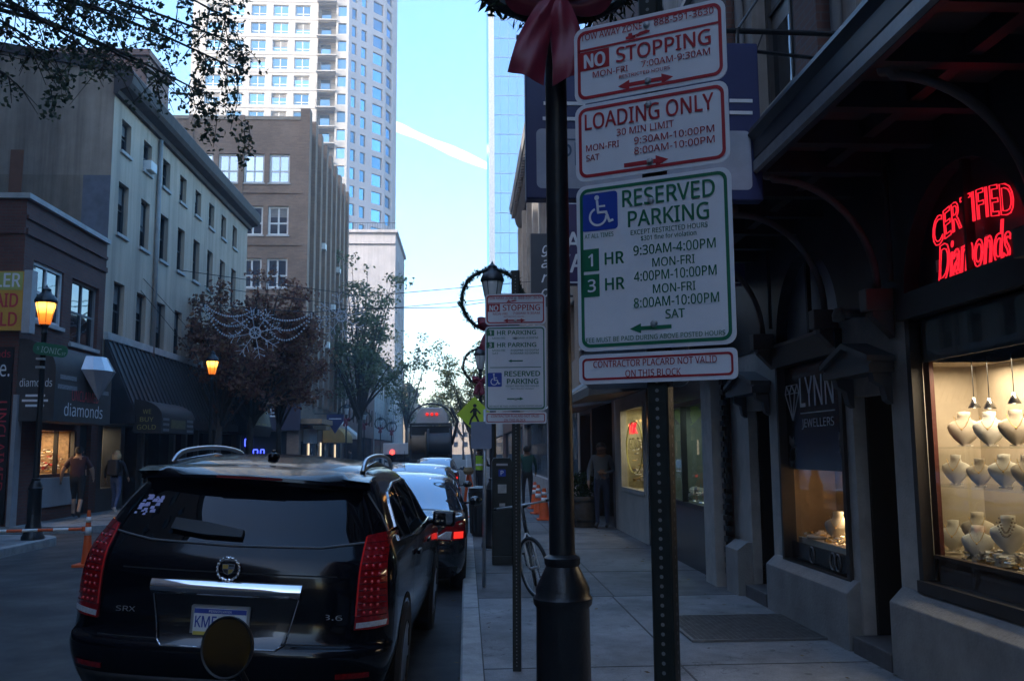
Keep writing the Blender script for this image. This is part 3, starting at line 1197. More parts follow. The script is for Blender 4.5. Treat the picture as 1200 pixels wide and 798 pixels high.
b.build('top_stripe', M('green_yellow_stripe', (0.4, 0.42, 0.12), 0.5), s)
t = MB()
t.text('JEWELER', (-9.85, yb - 0.01, 5.37), UX, UZ, 0.3, 1.35, 'R', 0.02)
t.build('lettering', MAT['letter_white'], s)
t = MB()
t.text('CASH PAID', (-9.88, yb - 0.004, 4.92), UX, UZ, 0.3, 1.5, 'R', 0.02)
t.text('FOR GOLD', (-9.88, yb - 0.004, 4.5), UX, UZ, 0.3, 1.5, 'R', 0.02)
t.build('lettering', MAT['letter_red'], s)

# ---- cream four-storey building ----------------------------------
CY0, CY1, CZ = 24.8, 40.3, 11.8
g = thing('cream_rowhouse', 'long cream stucco building with rows of narrow dark windows and a heavy brown cornice', 'building', (LX - 6, 34, 0))
ops = []
cols_y = [25.78 + 1.765 * k for k in range(8)]
rows = [(10.35, 11.28, 0.72), (7.92, 9.42, 0.76), (4.95, 6.52, 0.8)]
for yc in cols_y:
    for (z0, z1, w) in rows:
        ops.append((yc - CY0 - w / 2, yc - CY0 + w / 2, z0, z1))
b = MB()
wall(b, (LX, CY0, 0), UY, UX, CY1 - CY0, 3.0, CZ + 0.3, ops, 0.2)
b.build('wall', m_stucco, g)
b = MB()
# south party wall: parapet falling towards the street, older brown render below
ytop = lambda x: 12.4 + (LX - x) * 0.29
b.quad((-30, CY0, 9.4), (LX, CY0, 9.4), (LX, CY0, ytop(LX)), (-30, CY0, ytop(-22)))
b.build('side_wall', m_stucco_grey, g)
b = MB()
b.quad((-30, CY0, 0), (LX - 0.75, CY0, 0), (LX - 0.75, CY0, 9.4), (-30, CY0, 9.4))
b.build('side_wall_lower', m_stucco_brown, g)
b = MB()
b.quad((LX - 0.75, CY0, 0), (LX, CY0, 0), (LX, CY0, 9.4), (LX - 0.75, CY0, 9.4))
b.build('side_wall_corner', M('blue_grey_render', (0.15, 0.15, 0.175), 0.9, var=0.25), g)
b = MB()
V = [(-30, CY0 - 0.08, ytop(-22)), (LX + 0.05, CY0 - 0.08, ytop(LX)), (LX + 0.05, CY0 + 0.3, ytop(LX)), (-30, CY0 + 0.3, ytop(-22))]
b.add(V + [(x_, y_, z_ + 0.25) for x_, y_, z_ in V], [(0, 3, 2, 1), (4, 5, 6, 7), (0, 1, 5, 4), (1, 2, 6, 5), (2, 3, 7, 6), (3, 0, 4, 7)])
b.build('parapet_coping', m_cornice, g)
b = MB()
b.quad((-30, CY1, 0), (LX, CY1, 0), (LX, CY1, CZ + 0.3), (-30, CY1, CZ + 0.3))
b.quad((-30, CY0, 0), (-30, CY1, 0), (-30, CY1, CZ), (-30, CY0, CZ))
b.build('rear_wall', m_stucco_brown, g)
roof(g, -30, LX, CY0 + 0.01, CY1 - 0.01, CZ + 0.29)
b = MB()
pf = [(0, 0), (0.12, 0), (0.16, 0.12), (0.42, 0.2), (0.5, 0.32), (0.55, 0.62), (0.5, 0.7), (0, 0.78)]
b.prism(pf, (LX, CY0 - 0.1, CZ - 0.06), UX, UZ, UY, CY1 - CY0 + 0.35)
b.build('cornice', m_cornice, g)
for yc in cols_y:
    for (z0, z1, w) in rows:
        window(g, (LX, 0, 0), UY, UX, yc - w / 2, yc + w / 2, z0, z1, m_frame_dark, MAT['dark_pane'], 0.2, 1, 2, 0.05, m_coping)
b = MB()
b.tube([(LX + 0.08, 28.45, CZ - 0.1), (LX + 0.08, 28.45, 4.7)], 0.07, 8)
b.build('downpipe', M('pipe_grey', (0.27, 0.26, 0.25), 0.6), g, smooth=True)
b = MB()
b.box(-16.5, -12.75, 35, 37.6, CZ, 17.5)
b.box(-16.6, -12.65, 34.9, 37.7, 17.5, 17.75)
b.build('roof_house', brick('pinkish_brick', (0.26, 0.15, 0.12), (0.2, 0.12, 0.1), (0.2, 0.17, 0.15)), g)
b = MB()
b.box(LX - 2.75, LX - 2.4, CY0 - 0.02, CY0 + 0.3, 8.5, 10.1)
b.build('flue', M('rusty_flue', (0.22, 0.09, 0.05), 0.8), g)
# window air conditioner
b = MB()
yc = cols_y[1]
b.box(LX - 0.05, LX + 0.22, yc - 0.26, yc + 0.26, 10.36, 10.66)
b.build('air_conditioner', MAT['white_paint'], g, bevel=0.02)
# wires and a banner arm on the wall
b = MB()
b.tube([(LX + 0.02, 27.6, 7.0), (LX + 0.3, 31, 6.0), (LX + 0.9, 34.5, 5.3)], 0.012, 4)
b.tube([(LX + 0.02, 27.4, 6.6), (LX + 0.3, 30, 5.6), (LX + 0.3, 31.4, 5.3)], 0.012, 4)
b.pieces('cable', MAT['black_metal'], g)
# shop front below: dark standing-seam canopy
b = MB()
b.quad((LX + 0.05, CY0 + 0.02, 4.8), (LX + 0.05, 35.9, 4.8), (LX + 0.95, 35.9, 2.75), (LX + 0.95, CY0 + 0.02, 2.75))
b.quad((LX + 0.95, CY0 + 0.02, 2.75), (LX + 0.95, 35.9, 2.75), (LX + 0.95, 35.9, 2.5), (LX + 0.95, CY0 + 0.02, 2.5))
b.quad((LX + 0.05, CY0 + 0.02, 2.5), (LX + 0.05, 35.9, 2.5), (LX + 0.95, 35.9, 2.5), (LX + 0.95, CY0 + 0.02, 2.5))
b.add([(LX + 0.05, CY0 + 0.02, 4.8), (LX + 0.95, CY0 + 0.02, 2.75), (LX + 0.95, CY0 + 0.02, 2.5), (LX + 0.05, CY0 + 0.02, 2.5)], [(0, 1, 2, 3)])
k = CY0 + 0.1
while k < 35.9:
    b.bar((LX + 0.07, k, 4.79), (LX + 0.97, k, 2.75), 0.035, 0.06, up=(1, 0, 0.45))
    k += 0.36
b.build('seamed_canopy', M('dark_blue_grey_metal', (0.03, 0.034, 0.042), 0.5, 0.3, var=0.3), g)
b = MB()
b.box(LX - 0.02, LX + 0.12, CY0 + 0.05, CY1 - 0.05, 4.8, 5.0)
b.build('string_course', m_coping, g)
# ground-floor shop front
ops = [(0.3, 1.6, 0.75, 2.45), (1.9, 2.9, 0.16, 2.45), (3.2, 6.2, 0.75, 2.45), (6.5, 7.5, 0.16, 2.45), (7.8, 11.2, 0.75, 2.45), (11.9, 15.6, 0.75, 2.45)]
b = MB()
wall(b, (LX, CY0, 0), UY, UX, CY1 - CY0, 0, 3.0, ops, 0.5)
b.build('shop_front', M('dark_shopfront', (0.03, 0.028, 0.03), 0.5, var=0.3), g)
m_case = M('dim_case', (0.15, 0.13, 0.10), 0.8, var=0.4, scale=6)
display_box(g, LX - 0.5, CY0 + 0.3, CY0 + 1.6, 0.75, 2.45, 0.9, -1, m_case, lamp=5, lc=(1, 0.85, 0.6))
for (a0, a1, bz0, bz1) in [o_[:4] for o_ in ops]:
    b = MB()
    b.quad((LX - 0.45, CY0 + a0, bz0), (LX - 0.45, CY0 + a1, bz0), (LX - 0.45, CY0 + a1, bz1), (LX - 0.45, CY0 + a0, bz1))
    if a0 == 0.3:
        b.build('shop_pane', MAT['shop_glass'], g)
    else:
        b.build('shop_pane' if bz0 > 0.5 else 'door', MAT['dark_pane'], g)
b = MB()
for yy in (28.0, 30.9, 32.2, 33.6, 35.7, 39.8):
    b.box(LX - 0.1, LX + 0.06, yy, yy + 0.18, 0.14, 2.5)
b.pieces('pilaster', M('grey_pilaster', (0.14, 0.14, 0.14), 0.7), g)
glitter('jewelry_display', LX - 1.3, LX - 0.6, CY0 + 0.4, CY0 + 1.5, 0.8, 40, 0.05, [m_white_velvet, m_cream, m_silver], 'pale jewelry trays in the narrow lit window beside the brick corner shop', 4, zr=0.9)
# "we buy gold" barrel awning
aw = MB()
aw.prism(barrel(0, 0.75, 2.25, 2.68, 3.15), (LX + 0.9, 24.85, 0), UX, UZ, UY, 2.9)
awo = aw.build('awning', MAT['canvas_black'], g, smooth=True, split=35)
x = LX + 0.9 + 0.755
t = MB()
t.text('WE', (LX + 1.25, 24.84, 2.76), UX, UZ, 0.12, 0.22)
t.text('BUY', (LX + 1.25, 24.84, 2.55), UX, UZ, 0.12, 0.36)
t.text('GOLD', (LX + 1.25, 24.84, 2.34), UX, UZ, 0.12, 0.5)
t.build('lettering', M('dim_gold_letter', (0.3, 0.25, 0.06), 0.5), awo)
t = MB()
t.box(x - 0.003, x + 0.004, 25.6, 26.9, 2.38, 2.62)
t.build('sign_strip', M('dull_gold_strip', (0.10, 0.085, 0.03), 0.6, var=0.5, scale=14), awo)
t = MB()
for (y0, y1) in ((24.95, 25.45), (27.05, 27.65)):
    for z in (2.62, 2.48, 2.33):
        t.box(x - 0.003, x + 0.003, y0, y1, z - 0.035, z + 0.035)
t.pieces('text_strip', M('dim_text_strip2', (0.16, 0.16, 0.17), 0.7, var=0.5, scale=25), awo)
# gold-panelled bulging awning sign further along
aw = MB()
aw.prism([(0, 2.5), (1.25, 2.35), (1.35, 2.7), (1.22, 3.3), (0.95, 3.9), (0.55, 4.35), (0, 4.5)], (LX, 36.0, 0), UX, UZ, UY, 4.2)
awo = aw.build('awning', MAT['canvas_black'], g, smooth=True, split=30)
t = MB()
q = [(1.34, 2.78), (1.235, 3.3), (0.97, 3.9), (0.85, 4.05)]
for i in range(3):
    (x0, z0), (x1, z1) = q[i], q[i + 1]
    t.quad((LX + x0 + 0.02, 36.2, z0), (LX + x0 + 0.02, 39.9, z0), (LX + x1 + 0.02, 39.9, z1), (LX + x1 + 0.02, 36.2, z1))
t.build('sign_panel', M('old_gold_panel', (0.30, 0.24, 0.13), 0.5, c2=(0.15, 0.12, 0.07), scale=2.5), awo)
t = MB()
t.text('GOLD', (LX + 1.345, 38.0, 2.85), UY, Vector((-0.2, 0, 0.98)), 0.62, 2.7, 'C', 0.03)
t.build('lettering', MAT['letter_gold'], awo)

# ---- brown brick loft building -----------------------------------
KY0, KY1, KZ = 53.9, 72.6, 22.0
g = thing('brick_loft_building', 'tall tan brown brick loft building with paired white windows and a stepped crenellated parapet', 'building', (LX - 8, 68, 0))
b = MB()
xs_c = [-11.42 - 1.54 * k for k in range(9)]
wz = [(18.0, 19.84), (14.75, 16.56), (11.5, 13.32), (8.25, 10.05), (5.1, 6.8)]
ops = [(x_ + 34 - 0.62, x_ + 34 + 0.62, z0, z1) for x_ in xs_c for z0, z1 in wz]
ops += [(14.5, 18.2, 0.7, 2.9), (18.8, 20.2, 0.16, 2.9), (20.6, 23.4, 0.7, 2.9)]
wall(b, (-34, KY0, 0), UX, -UY, 34 + LX, 0, KZ, ops, 0.25)
yw = [55.2 + 2.335 * k for k in range(8)]
ops2 = []
for y_ in yw:
    for z0, z1 in wz:
        ops2 += [(y_ - KY0 - 0.75, y_ - KY0 - 0.1, z0 - 0.2, z1 + 0.2), (y_ - KY0 + 0.1, y_ - KY0 + 0.75, z0 - 0.2, z1 + 0.2)]
wall(b, (LX, KY0, 0), UY, UX, KY1 - KY0, 0, KZ, ops2, 0.25)
b.quad((-34, KY1, 0), (LX, KY1, 0), (LX, KY1, KZ), (-34, KY1, KZ))
b.quad((-34, KY0, 0), (-34, KY1, 0), (-34, KY1, KZ), (-34, KY0, KZ))
for z in (17.35, 14.1, 10.85, 7.6):
    b.box(-34, LX - 0.02, KY0 - 0.08, KY0, z, z + 0.18)
b.build('wall', m_brick_brown, g)
roof(g, -34, LX, KY0, KY1, KZ - 0.3)
b = MB()
for k in range(9):
    y_ = KY0 + (KY1 - KY0 - 0.7) * k / 8
    b.box(LX - 0.3, LX + 0.28, y_ - 0.04, y_ + 0.71, 4.6, KZ + 0.75)
for x_ in (-13.73, -16.81, -19.89):
    b.box(x_ - 0.14, x_ + 0.14, KY0 - 0.12, KY0 + 0.1, 4.6, KZ + 0.25)
b.pieces('pier', m_brick_brown, g)
b = MB()
b.box(-34, LX - 0.31, KY0 - 0.06, KY0 + 0.3, KZ, KZ + 0.22)
b.build('coping', M('tan_coping', (0.3, 0.24, 0.18), 0.8, var=0.2), g)
for x_ in xs_c:
    for z0, z1 in wz:
        window(g, (0, KY0, 0), UX, -UY, x_ - 0.62, x_ + 0.62, z0, z1, m_frame_white, MAT['sky_pane'], 0.2, 2, 2, 0.12, m_coping, 0.1, split=0.42)
for y_ in yw:
    for z0, z1 in wz:
        for s_ in (-0.425, 0.425):
            window(g, (LX, 0, 0), UY, UX, y_ + s_ - 0.325, y_ + s_ + 0.325, z0 - 0.2, z1 + 0.2, m_frame_grey, MAT['dark_pane'], 0.22, 1, 2, 0.06)
b = MB()
for (y_, z_) in ((59.9, 15.2), (64.5, 11.8), (66.9, 15.0), (62.2, 8.8)):
    b.box(LX - 0.1, LX + 0.45, y_ - 0.3, y_ + 0.3, z_, z_ + 0.4)
b.pieces('air_conditioner', MAT['white_paint'], g)
# ground floor: dark purple shop front with white letters and blue neon
b = MB()
b.box(-21.5, LX + 0.1, KY0 - 0.35, KY0 - 0.001, 2.95, 4.5)
fasc = b.build('fascia', M('dark_purple_fascia', (0.028, 0.024, 0.045), 0.6, var=0.2), g)
t = MB()
t.text('LOVE', (-12.2, KY0 - 0.36, 3.75), UX, UZ, 0.45, 2.0, 'C', 0.02)
t.text('1923', (-12.3, KY0 - 0.36, 3.1), UX, UZ, 0.4, 1.2, 'C', 0.01)
t.build('lettering', MAT['letter_white'], fasc)
b = MB()
b.box(-20, LX - 0.1, KY0 + 0.26, KY0 + 0.3, 0.14, 2.95)
b.build('shop_interior', MAT['dark_room'], g)
m_neon_blue = emit('blue_neon', (0.05, 0.08, 1.0), 0.9)
t = MB()
for (x_, z_, w_, h_) in ((-13.6, 2.4, 0.45, 0.4), (-12.9, 2.25, 0.35, 0.42), (-12.45, 1.7, 0.25, 0.28), (-12.05, 1.7, 0.2, 0.28), (-10.3, 2.3, 0.3, 0.5)):
    t.tube([(x_ + a_, KY0 + 0.18, z_ + c_) for a_, c_ in rrect(w_, h_, 0.06, 3)], 0.035, 5, closed=True)
t.pieces('neon_tube', m_neon_blue, g)
# street front shops of the loft building: canopies and signs on the street face
b = MB()
for (y0, y1, o_, z0, z1) in ((54.2, 58.5, 1.3, 3.35, 3.65), (59.0, 60.9, 0.8, 3.1, 3.35)):
    b.box(LX, LX + o_, y0, y1, z0, z1)
b.pieces('shop_canopy', M('worn_wood_canopy', (0.3, 0.2, 0.12), 0.7, var=0.3), g)
b = MB()
b.box(LX + 0.02, LX + 0.4, 55.3, 58, 2.2, 3.1)
b.build('shop_sign', M('grey_sign_board', (0.34, 0.33, 0.32), 0.6, var=0.2), g)
aw = MB()
aw.prism(barrel(0, 1.5, 2.3, 2.55, 3.5), (LX + 0.1, 62.2, 0), UX, UZ, UY, 4.2)
aw.build('awning', M('ochre_awning', (0.48, 0.3, 0.1), 0.7, var=0.1), g, smooth=True, split=35)
aw = MB()
aw.prism([(0, 2.6), (1.7, 2.6), (1.7, 2.8), (0, 4.2)], (LX + 0.1, 67.1, 0), UX, UZ, UY, 3.2)
aw.build('awning', M('white_awning', (0.7, 0.68, 0.64), 0.7, var=0.1), g)
b = MB()
for y_ in (54.6, 57.4, 60.2, 63.3, 66.1, 69.3):
    b.box(LX - 0.02, LX + 0.03, y_, y_ + 2.0, 0.5, 2.3)
b.pieces('shop_pane', MAT['dark_pane'], g)
b = MB()
for (y_, z_) in ((56.8, 1.2), (61.5, 1.3), (68.2, 1.2)):
    b.box(LX + 0.04, LX + 0.1, y_, y_ + 0.25, z_, z_ + 1.0)
b.pieces('lit_doorway', emit('warm_doorway', (1, 0.8, 0.55), 0.25), g)
# blue shield-shaped hanging sign
s = thing('shield_sign', 'dark blue shield shaped sign hanging over the far left pavement', 'sign', (-8.7, 59.2, 3.2))
b = MB()
b.prism([(-0.55, 0.5), (0.55, 0.5), (0.55, 0.1), (0, -0.75), (-0.55, 0.1)], (-8.55, 59.2, 3.6), UX, UZ, UY, 0.12)
b.build('panel', M('navy_panel', (0.02, 0.025, 0.10), 0.5), s)
b = MB()
b.tube([(LX, 59.26, 4.15), (-8.0, 59.26, 4.15)], 0.03, 6)
b.build('arm', MAT['black_metal'], s)
b = MB()
b.box(-8.95, -8.15, 59.19, 59.195, 3.78, 3.84)
b.build('stripe', MAT['letter_white'], s)

# ---- pale podium and apartment tower -----------------------------
PY0, PY1, PZ = 124.0, 142.0, 32.1
g = thing('podium_building', 'pale stone podium block with a plain south wall at the foot of the tower', 'building', (LX - 10, 135, 0))
b = MB()
ops = [(y_ - PY0, y_ - PY0 + 1.1, z_, z_ + 2.0) for y_ in (126, 129, 132, 135, 138, 141) for z_ in (6, 9.5, 13, 16.5, 20, 23.5, 27)]
wall(b, (LX, PY0, 0), UY, UX, PY1 - PY0, 0, PZ, ops, 0.3)
wall(b, (-45, PY0, 0), UX, -UY, 45 + LX, 0, PZ)
b.box(-45, LX, PY0 - 0.3, PY0, PZ - 1.6, PZ - 1.3)
b.box(-45, LX + 0.3, PY0 - 0.4, PY1, PZ, PZ + 0.4)
b.build('wall', m_podium, g)
for y_ in (126, 129, 132, 135, 138, 141):
    for z_ in (6, 9.5, 13, 16.5, 20, 23.5, 27):
        window(g, (LX, 0, 0), UY, UX, y_, y_ + 1.1, z_, z_ + 2.0, m_frame_grey, MAT['tower_pane'], 0.3, 1, 2, 0.07)
b = MB()
for x_ in [-24 + 0.35 * k for k in range(40)]:
    b.box(x_, x_ + 0.04, PY0 - 0.05, PY0, PZ + 0.4, PZ + 1.4)
b.box(-24, LX, PY0 - 0.06, PY0 + 0.01, PZ + 1.38, PZ + 1.46)
b.build('terrace_railing', MAT['black_metal'], g)

TY, TZ, FH = 130.0, 92.0, 2.78
g = thing('apartment_tower', 'very tall cream tower, shaded sides tinted pink, with blue window grid and stacked balconies', 'building', (-28, 145, PZ))
zf = [PZ + 1.0 + FH * k for k in range(int((TZ - PZ - 1) / FH))]
# front face: columns of wide windows, balcony bay, one narrow column
fx0, fx1 = -41.0, -17.7
wide = [-24.6 - 3.28 * k for k in (4, 3, 2, 1, 0)]
wx = [w_ for w_ in wide]
ops = []
for z_ in zf:
    for w_ in wx:
        ops.append((w_ - 1.15 - fx0, w_ + 1.15 - fx0, z_ + 0.5, z_ + 2.25))
    ops.append((-22.3 - fx0, -19.6 - fx0, z_ + 0.02, z_ + 2.5))
    ops.append((-19.3 - fx0, -18.05 - fx0, z_ + 0.6, z_ + 2.3))
b = MB()
wall(b, (fx0, TY, 0), UX, -UY, fx1 - fx0, PZ, TZ, ops, 0.35)
for z_ in zf:
    b.box(fx0, -22.4, TY - 0.06, TY, z_ - 0.1, z_ + 0.02)
b.build('front_wall', m_tower, g)
# chamfered corner and street face
c0, c1 = Vector((fx1, TY, 0)), Vector((-12.7, TY + 5.5, 0))
cu = (c1 - c0).normalized()
cn = Vector((cu.y, -cu.x, 0))
cl = (c1 - c0).length
ops = []
for z_ in zf:
    ops += [(0.6, 1.6, z_ + 0.5, z_ + 2.3), (2.5, 3.6, z_ + 0.5, z_ + 2.3), (4.9, 7.0, z_ + 0.45, z_ + 2.35)]
b = MB()
wall(b, c0, cu, cn, cl, PZ, TZ, ops, 0.3)
b.box(0, 0, 0, 0, 0, 0)
c2 = Vector((-11.7, TY + 8.5, 0))
eu = (c2 - c1).normalized()
en = Vector((eu.y, -eu.x, 0))
el = (c2 - c1).length
ops3 = [(0.5, el - 0.5, z_ + 0.5, z_ + 2.35) for z_ in zf]
wall(b, c1, eu, en, el, PZ, TZ, ops3, 0.3)
b.quad((c2.x, c2.y, PZ), (c2.x, TY + 16, PZ), (c2.x, TY + 16, TZ), (c2.x, c2.y, TZ))
b.build('corner_wall', m_tower2, g)
b = MB()
b.quad((c2.x, TY + 16, PZ), (fx0, TY + 16, PZ), (fx0, TY + 16, TZ), (c2.x, TY + 16, TZ))
b.quad((fx0, TY + 16, PZ), (fx0, TY, PZ), (fx0, TY, TZ), (fx0, TY + 16, TZ))
b.build('rear_wall', m_tower2, g)
roof(g, fx0, c2.x, TY, TY + 16, TZ)
for i, z_ in enumerate(zf):
    if i > 13:
        continue
    for w_ in wx:
        window(g, (0, TY, 0), UX, -UY, w_ - 1.15, w_ + 1.15, z_ + 0.5, z_ + 2.25, m_frame_white, MAT['tower_pane'], 0.3, 2, 1, 0.09, None, 0.1, split=0.25)
b = MB()
for i, z_ in enumerate(zf):
    for w_ in (wx if i > 13 else []):
        b.quad((w_ - 0.95, TY + 0.28, z_ + 0.75), (w_ + 0.95, TY + 0.28, z_ + 0.75), (w_ + 0.95, TY + 0.28, z_ + 2.2), (w_ - 0.95, TY + 0.28, z_ + 2.2))
    b.quad((-19.3, TY + 0.28, z_ + 0.6), (-18.05, TY + 0.28, z_ + 0.6), (-18.05, TY + 0.28, z_ + 2.3), (-19.3, TY + 0.28, z_ + 2.3))
    for (o_, u_, n_, ll) in ((c0, cu, cn, [(0.6, 1.6, .5, 2.3), (2.5, 3.6, .5, 2.3), (4.9, 7.0, .45, 2.35)]), (c1, eu, en, [(0.5, el - 0.5, 0.5, 2.35)])):
        for (a0, a1, h0, h1) in ll:
            p0, p1 = o_ + u_ * a0 - n_ * 0.22, o_ + u_ * a1 - n_ * 0.22
            b.quad((p0.x, p0.y, z_ + h0), (p1.x, p1.y, z_ + h0), (p1.x, p1.y, z_ + h1), (p0.x, p0.y, z_ + h1))
tw = b.build('far_windows', MAT['tower_pane'], g)
tw['kind'] = 'stuff'
for i, z_ in enumerate(zf[:16]):
    b = MB()
    b.quad((-22.3, TY + 1.5, z_), (-19.6, TY + 1.5, z_), (-19.6, TY + 1.5, z_ + 2.5), (-22.3, TY + 1.5, z_ + 2.5))
    b.quad((-22.3, TY, z_), (-22.3, TY + 1.5, z_), (-22.3, TY + 1.5, z_ + 2.5), (-22.3, TY, z_ + 2.5))
    b.quad((-19.6, TY, z_), (-19.6, TY + 1.5, z_), (-19.6, TY + 1.5, z_ + 2.5), (-19.6, TY, z_ + 2.5))
    o_ = 0.9 if i % 2 else 0.35
    b.box(-22.4, -19.5, TY - o_, TY + 1.5, z_ - 0.16, z_)
    bal = b.build('balcony', m_tower, g)
    b = MB()
    b.box(-22.35, -19.55, TY - o_ + 0.02, TY - o_ + 0.06, z_ + 0.95, z_ + 1.0)
    for k in range(18):
        x_ = -22.35 + 2.77 * k / 17
        b.box(x_, x_ + 0.03, TY - o_ + 0.03, TY - o_ + 0.05, z_, z_ + 0.95)
    b.build('railing', MAT['black_metal'], bal)
    b = MB()
    b.box(-22.0, -20.6, TY + 1.42, TY + 1.48, z_ + 0.05, z_ + 2.2)
    b.build('balcony_door', MAT['tower_pane'], bal)

# ---- distant buildings -------------------------------------------


def block(name, label, x0, x1, y0, y1, z1, mat, face, fl=3.4, bay=2.6, ww=1.1, wh=1.7, pane='dark_pane', z_first=4.2, extra=None):
    """street building: street-facing wall at x1 (face '+') or x0 (face '-') with recessed windows, plus its south wall"""
    g = thing(name, label, 'building', ((x0 + x1) / 2, (y0 + y1) / 2, 0))
    ops = []
    z = z_first
    while z + wh < z1 - 0.8:
        y = y0 + bay / 2
        while y + ww / 2 < y1 - 0.3:
            ops.append((y - ww / 2 - y0, y + ww / 2 - y0, z, z + wh))
            y += bay
        z += fl
    ops_shop = [(0.4, (y1 - y0) - 0.4, 0.6, 3.0)]
    b = MB()
    if face == '+':
        wall(b, (x1, y0, 0), UY, UX, y1 - y0, 0, z1, ops + ops_shop, 0.22)
        xo, n = x1, UX
    else:
        wall(b, (x0, y0, 0), UY, -UX, y1 - y0, 0, z1, ops + ops_shop, 0.22)
        xo, n = x0, -UX
    b.quad((x0, y0, 0), (x1, y0, 0), (x1, y0, z1), (x0, y0, z1))
    b.quad((x0, y1, 0), (x1, y1, 0), (x1, y1, z1), (x0, y1, z1))
    xx = x0 if face == '+' else x1
    b.quad((xx, y0, 0), (xx, y1, 0), (xx, y1, z1), (xx, y0, z1))
    b.build('wall', mat, g)
    roof(g, x0, x1, y0, y1, z1 - 0.02)
    b = MB()
    sx = 1 if face == '+' else -1
    b.prism([(0, -0.5), (0.12, -0.5), (0.3, -0.2), (0.36, 0.05), (0.36, 0.18), (-0.2, 0.18)], (xo, y0, z1), UX * sx, UZ, UY, y1 - y0)
    b.build('cornice', m_cornice, g)
    for (a0, a1, c0_, c1_) in ops:
        window(g, (xo, y0, 0), UY, n, a0, a1, c0_, c1_, m_frame_grey, MAT[pane], 0.2, 1, 2, 0.07)
    b = MB()
    q = -0.2 * sx
    b.quad((xo + q, y0 + 0.4, 0.6), (xo + q, y1 - 0.4, 0.6), (xo + q, y1 - 0.4, 3.0), (xo + q, y0 + 0.4, 3.0))
    b.build('shop_pane', MAT['dark_pane'], g)
    return g


m_far1 = M('far_grey_stone', (0.28, 0.27, 0.26), 0.85, var=0.15, scale=0.5, stain=0.3)
m_far2 = M('far_tan_stone', (0.34, 0.28, 0.22), 0.85, var=0.15, scale=0.5, stain=0.3)
block('brick_building', 'low brick building between the loft building and the podium', -24, LX, 73.0, 97, 9.5, m_brick_red, '+')
block('stone_building', 'grey stone building just before the pale podium', -24, LX, 97.5, 123.3, 12.0, m_far1, '+')
block('stone_building', 'low tan building in the distance beyond the tower on the left', -24, LX, 152, 185, 13.0, m_far2, '+')
block('brick_building', 'far brick building with low roofline near the end of the street', -24, LX, 186, 240, 11.0, m_brick_red, '+', bay=4)
block('stone_building', 'most distant grey building on the left of the street', -24, LX, 241, 330, 12.0, m_far1, '+', bay=5)
b = MB()
g = thing('stone_building', 'pale building closing the far end of the street', 'building', (-3, 372, 0))
wall(b, (-40, 365, 0), UX, -UY, 70, 0, 13, [(3 + 4 * k, 4.6 + 4 * k, z_, z_ + 2) for k in range(16) for z_ in (3, 7)], 0.3)
b.quad((-40, 395, 0), (30, 395, 0), (30, 395, 13), (-40, 395, 13))
b.quad((-40, 365, 0), (-40, 395, 0), (-40, 395, 13), (-40, 365, 13))
b.quad((30, 365, 0), (30, 395, 0), (30, 395, 13), (30, 365, 13))
b.build('wall', m_far2, g)
roof(g, -40, 30, 365, 395, 12.98)
b = MB()
for k in range(16):
    for z_ in (3, 7):
        x_ = -37 + 4 * k
        b.quad((x_, 365.25, z_), (x_ + 1.6, 365.25, z_), (x_ + 1.6, 365.25, z_ + 2), (x_, 365.25, z_ + 2))
b.pieces('window_glazing', MAT['dark_pane'], g)
# the blocks behind and beside the camera that shade the street
block('brick_building', 'tall brick block across the side street, left of the camera', -34, LX - 0.6, -46, 17.8, 27, m_brick_red, '+', bay=3.2)
g = thing('unseen_block', 'large grey block added out of view behind the cream rowhouse to block the sun', 'building', (-80, 38, 0))  # unseen block added to keep the sun off the brick loft
b = MB()
b.box(-118, -48, 6, 72, 0, 52)
b.build('wall', m_far1, g)
g = thing('unseen_block', 'tan high block at the south end of the street behind the camera', 'building', (-6, -130, 0))
b = MB()
b.box(-40, 2, -150, -115, 0, 30)
b.build('wall', m_far2, g)

# ================================================================== RIGHT SIDE
m_stone_grey = M('grey_shopfront_stone', (0.25, 0.245, 0.24), 0.8, var=0.22, scale=3, bump=0.3, bscale=50)
m_pillar = M('pale_pillar_stone', (0.40, 0.385, 0.36), 0.8, var=0.2, scale=4, bump=0.2, bscale=50)
m_dark_wood = M('dark_joinery', (0.022, 0.018, 0.017), 0.5, var=0.3, scale=5)
m_dark_red = M('dark_red_wood', (0.10, 0.022, 0.016), 0.5, var=0.3, scale=6)
m_soffit = M('red_brown_soffit', (0.085, 0.045, 0.038), 0.7, var=0.2)
m_pipe = M('brown_pink_pipe', (0.11, 0.08, 0.072), 0.55, var=0.2)
m_brick_r = brick('dark_red_brick_right', (0.14, 0.065, 0.05), (0.11, 0.05, 0.042), (0.11, 0.09, 0.085))
m_upper_stone = M('upper_limestone', (0.30, 0.275, 0.25), 0.85, var=0.2, scale=2, stain=0.35)
m_blue_glass = mirror_pane('blue_curtain_wall', (0.42, 0.68, 0.92), 0.5, (0.02, 0.05, 0.09), 0.03, 0.01)
NX = -UX
WX = RX + 0.07        # plane of the pillars and window frames

g = thing('jewelry_shop_building', 'dark jewelry shop building on the right with arched windows, pedimented doors and a deep canopy', 'building', (6, 4, 0))
GY0, GY1 = -3.0, 10.4
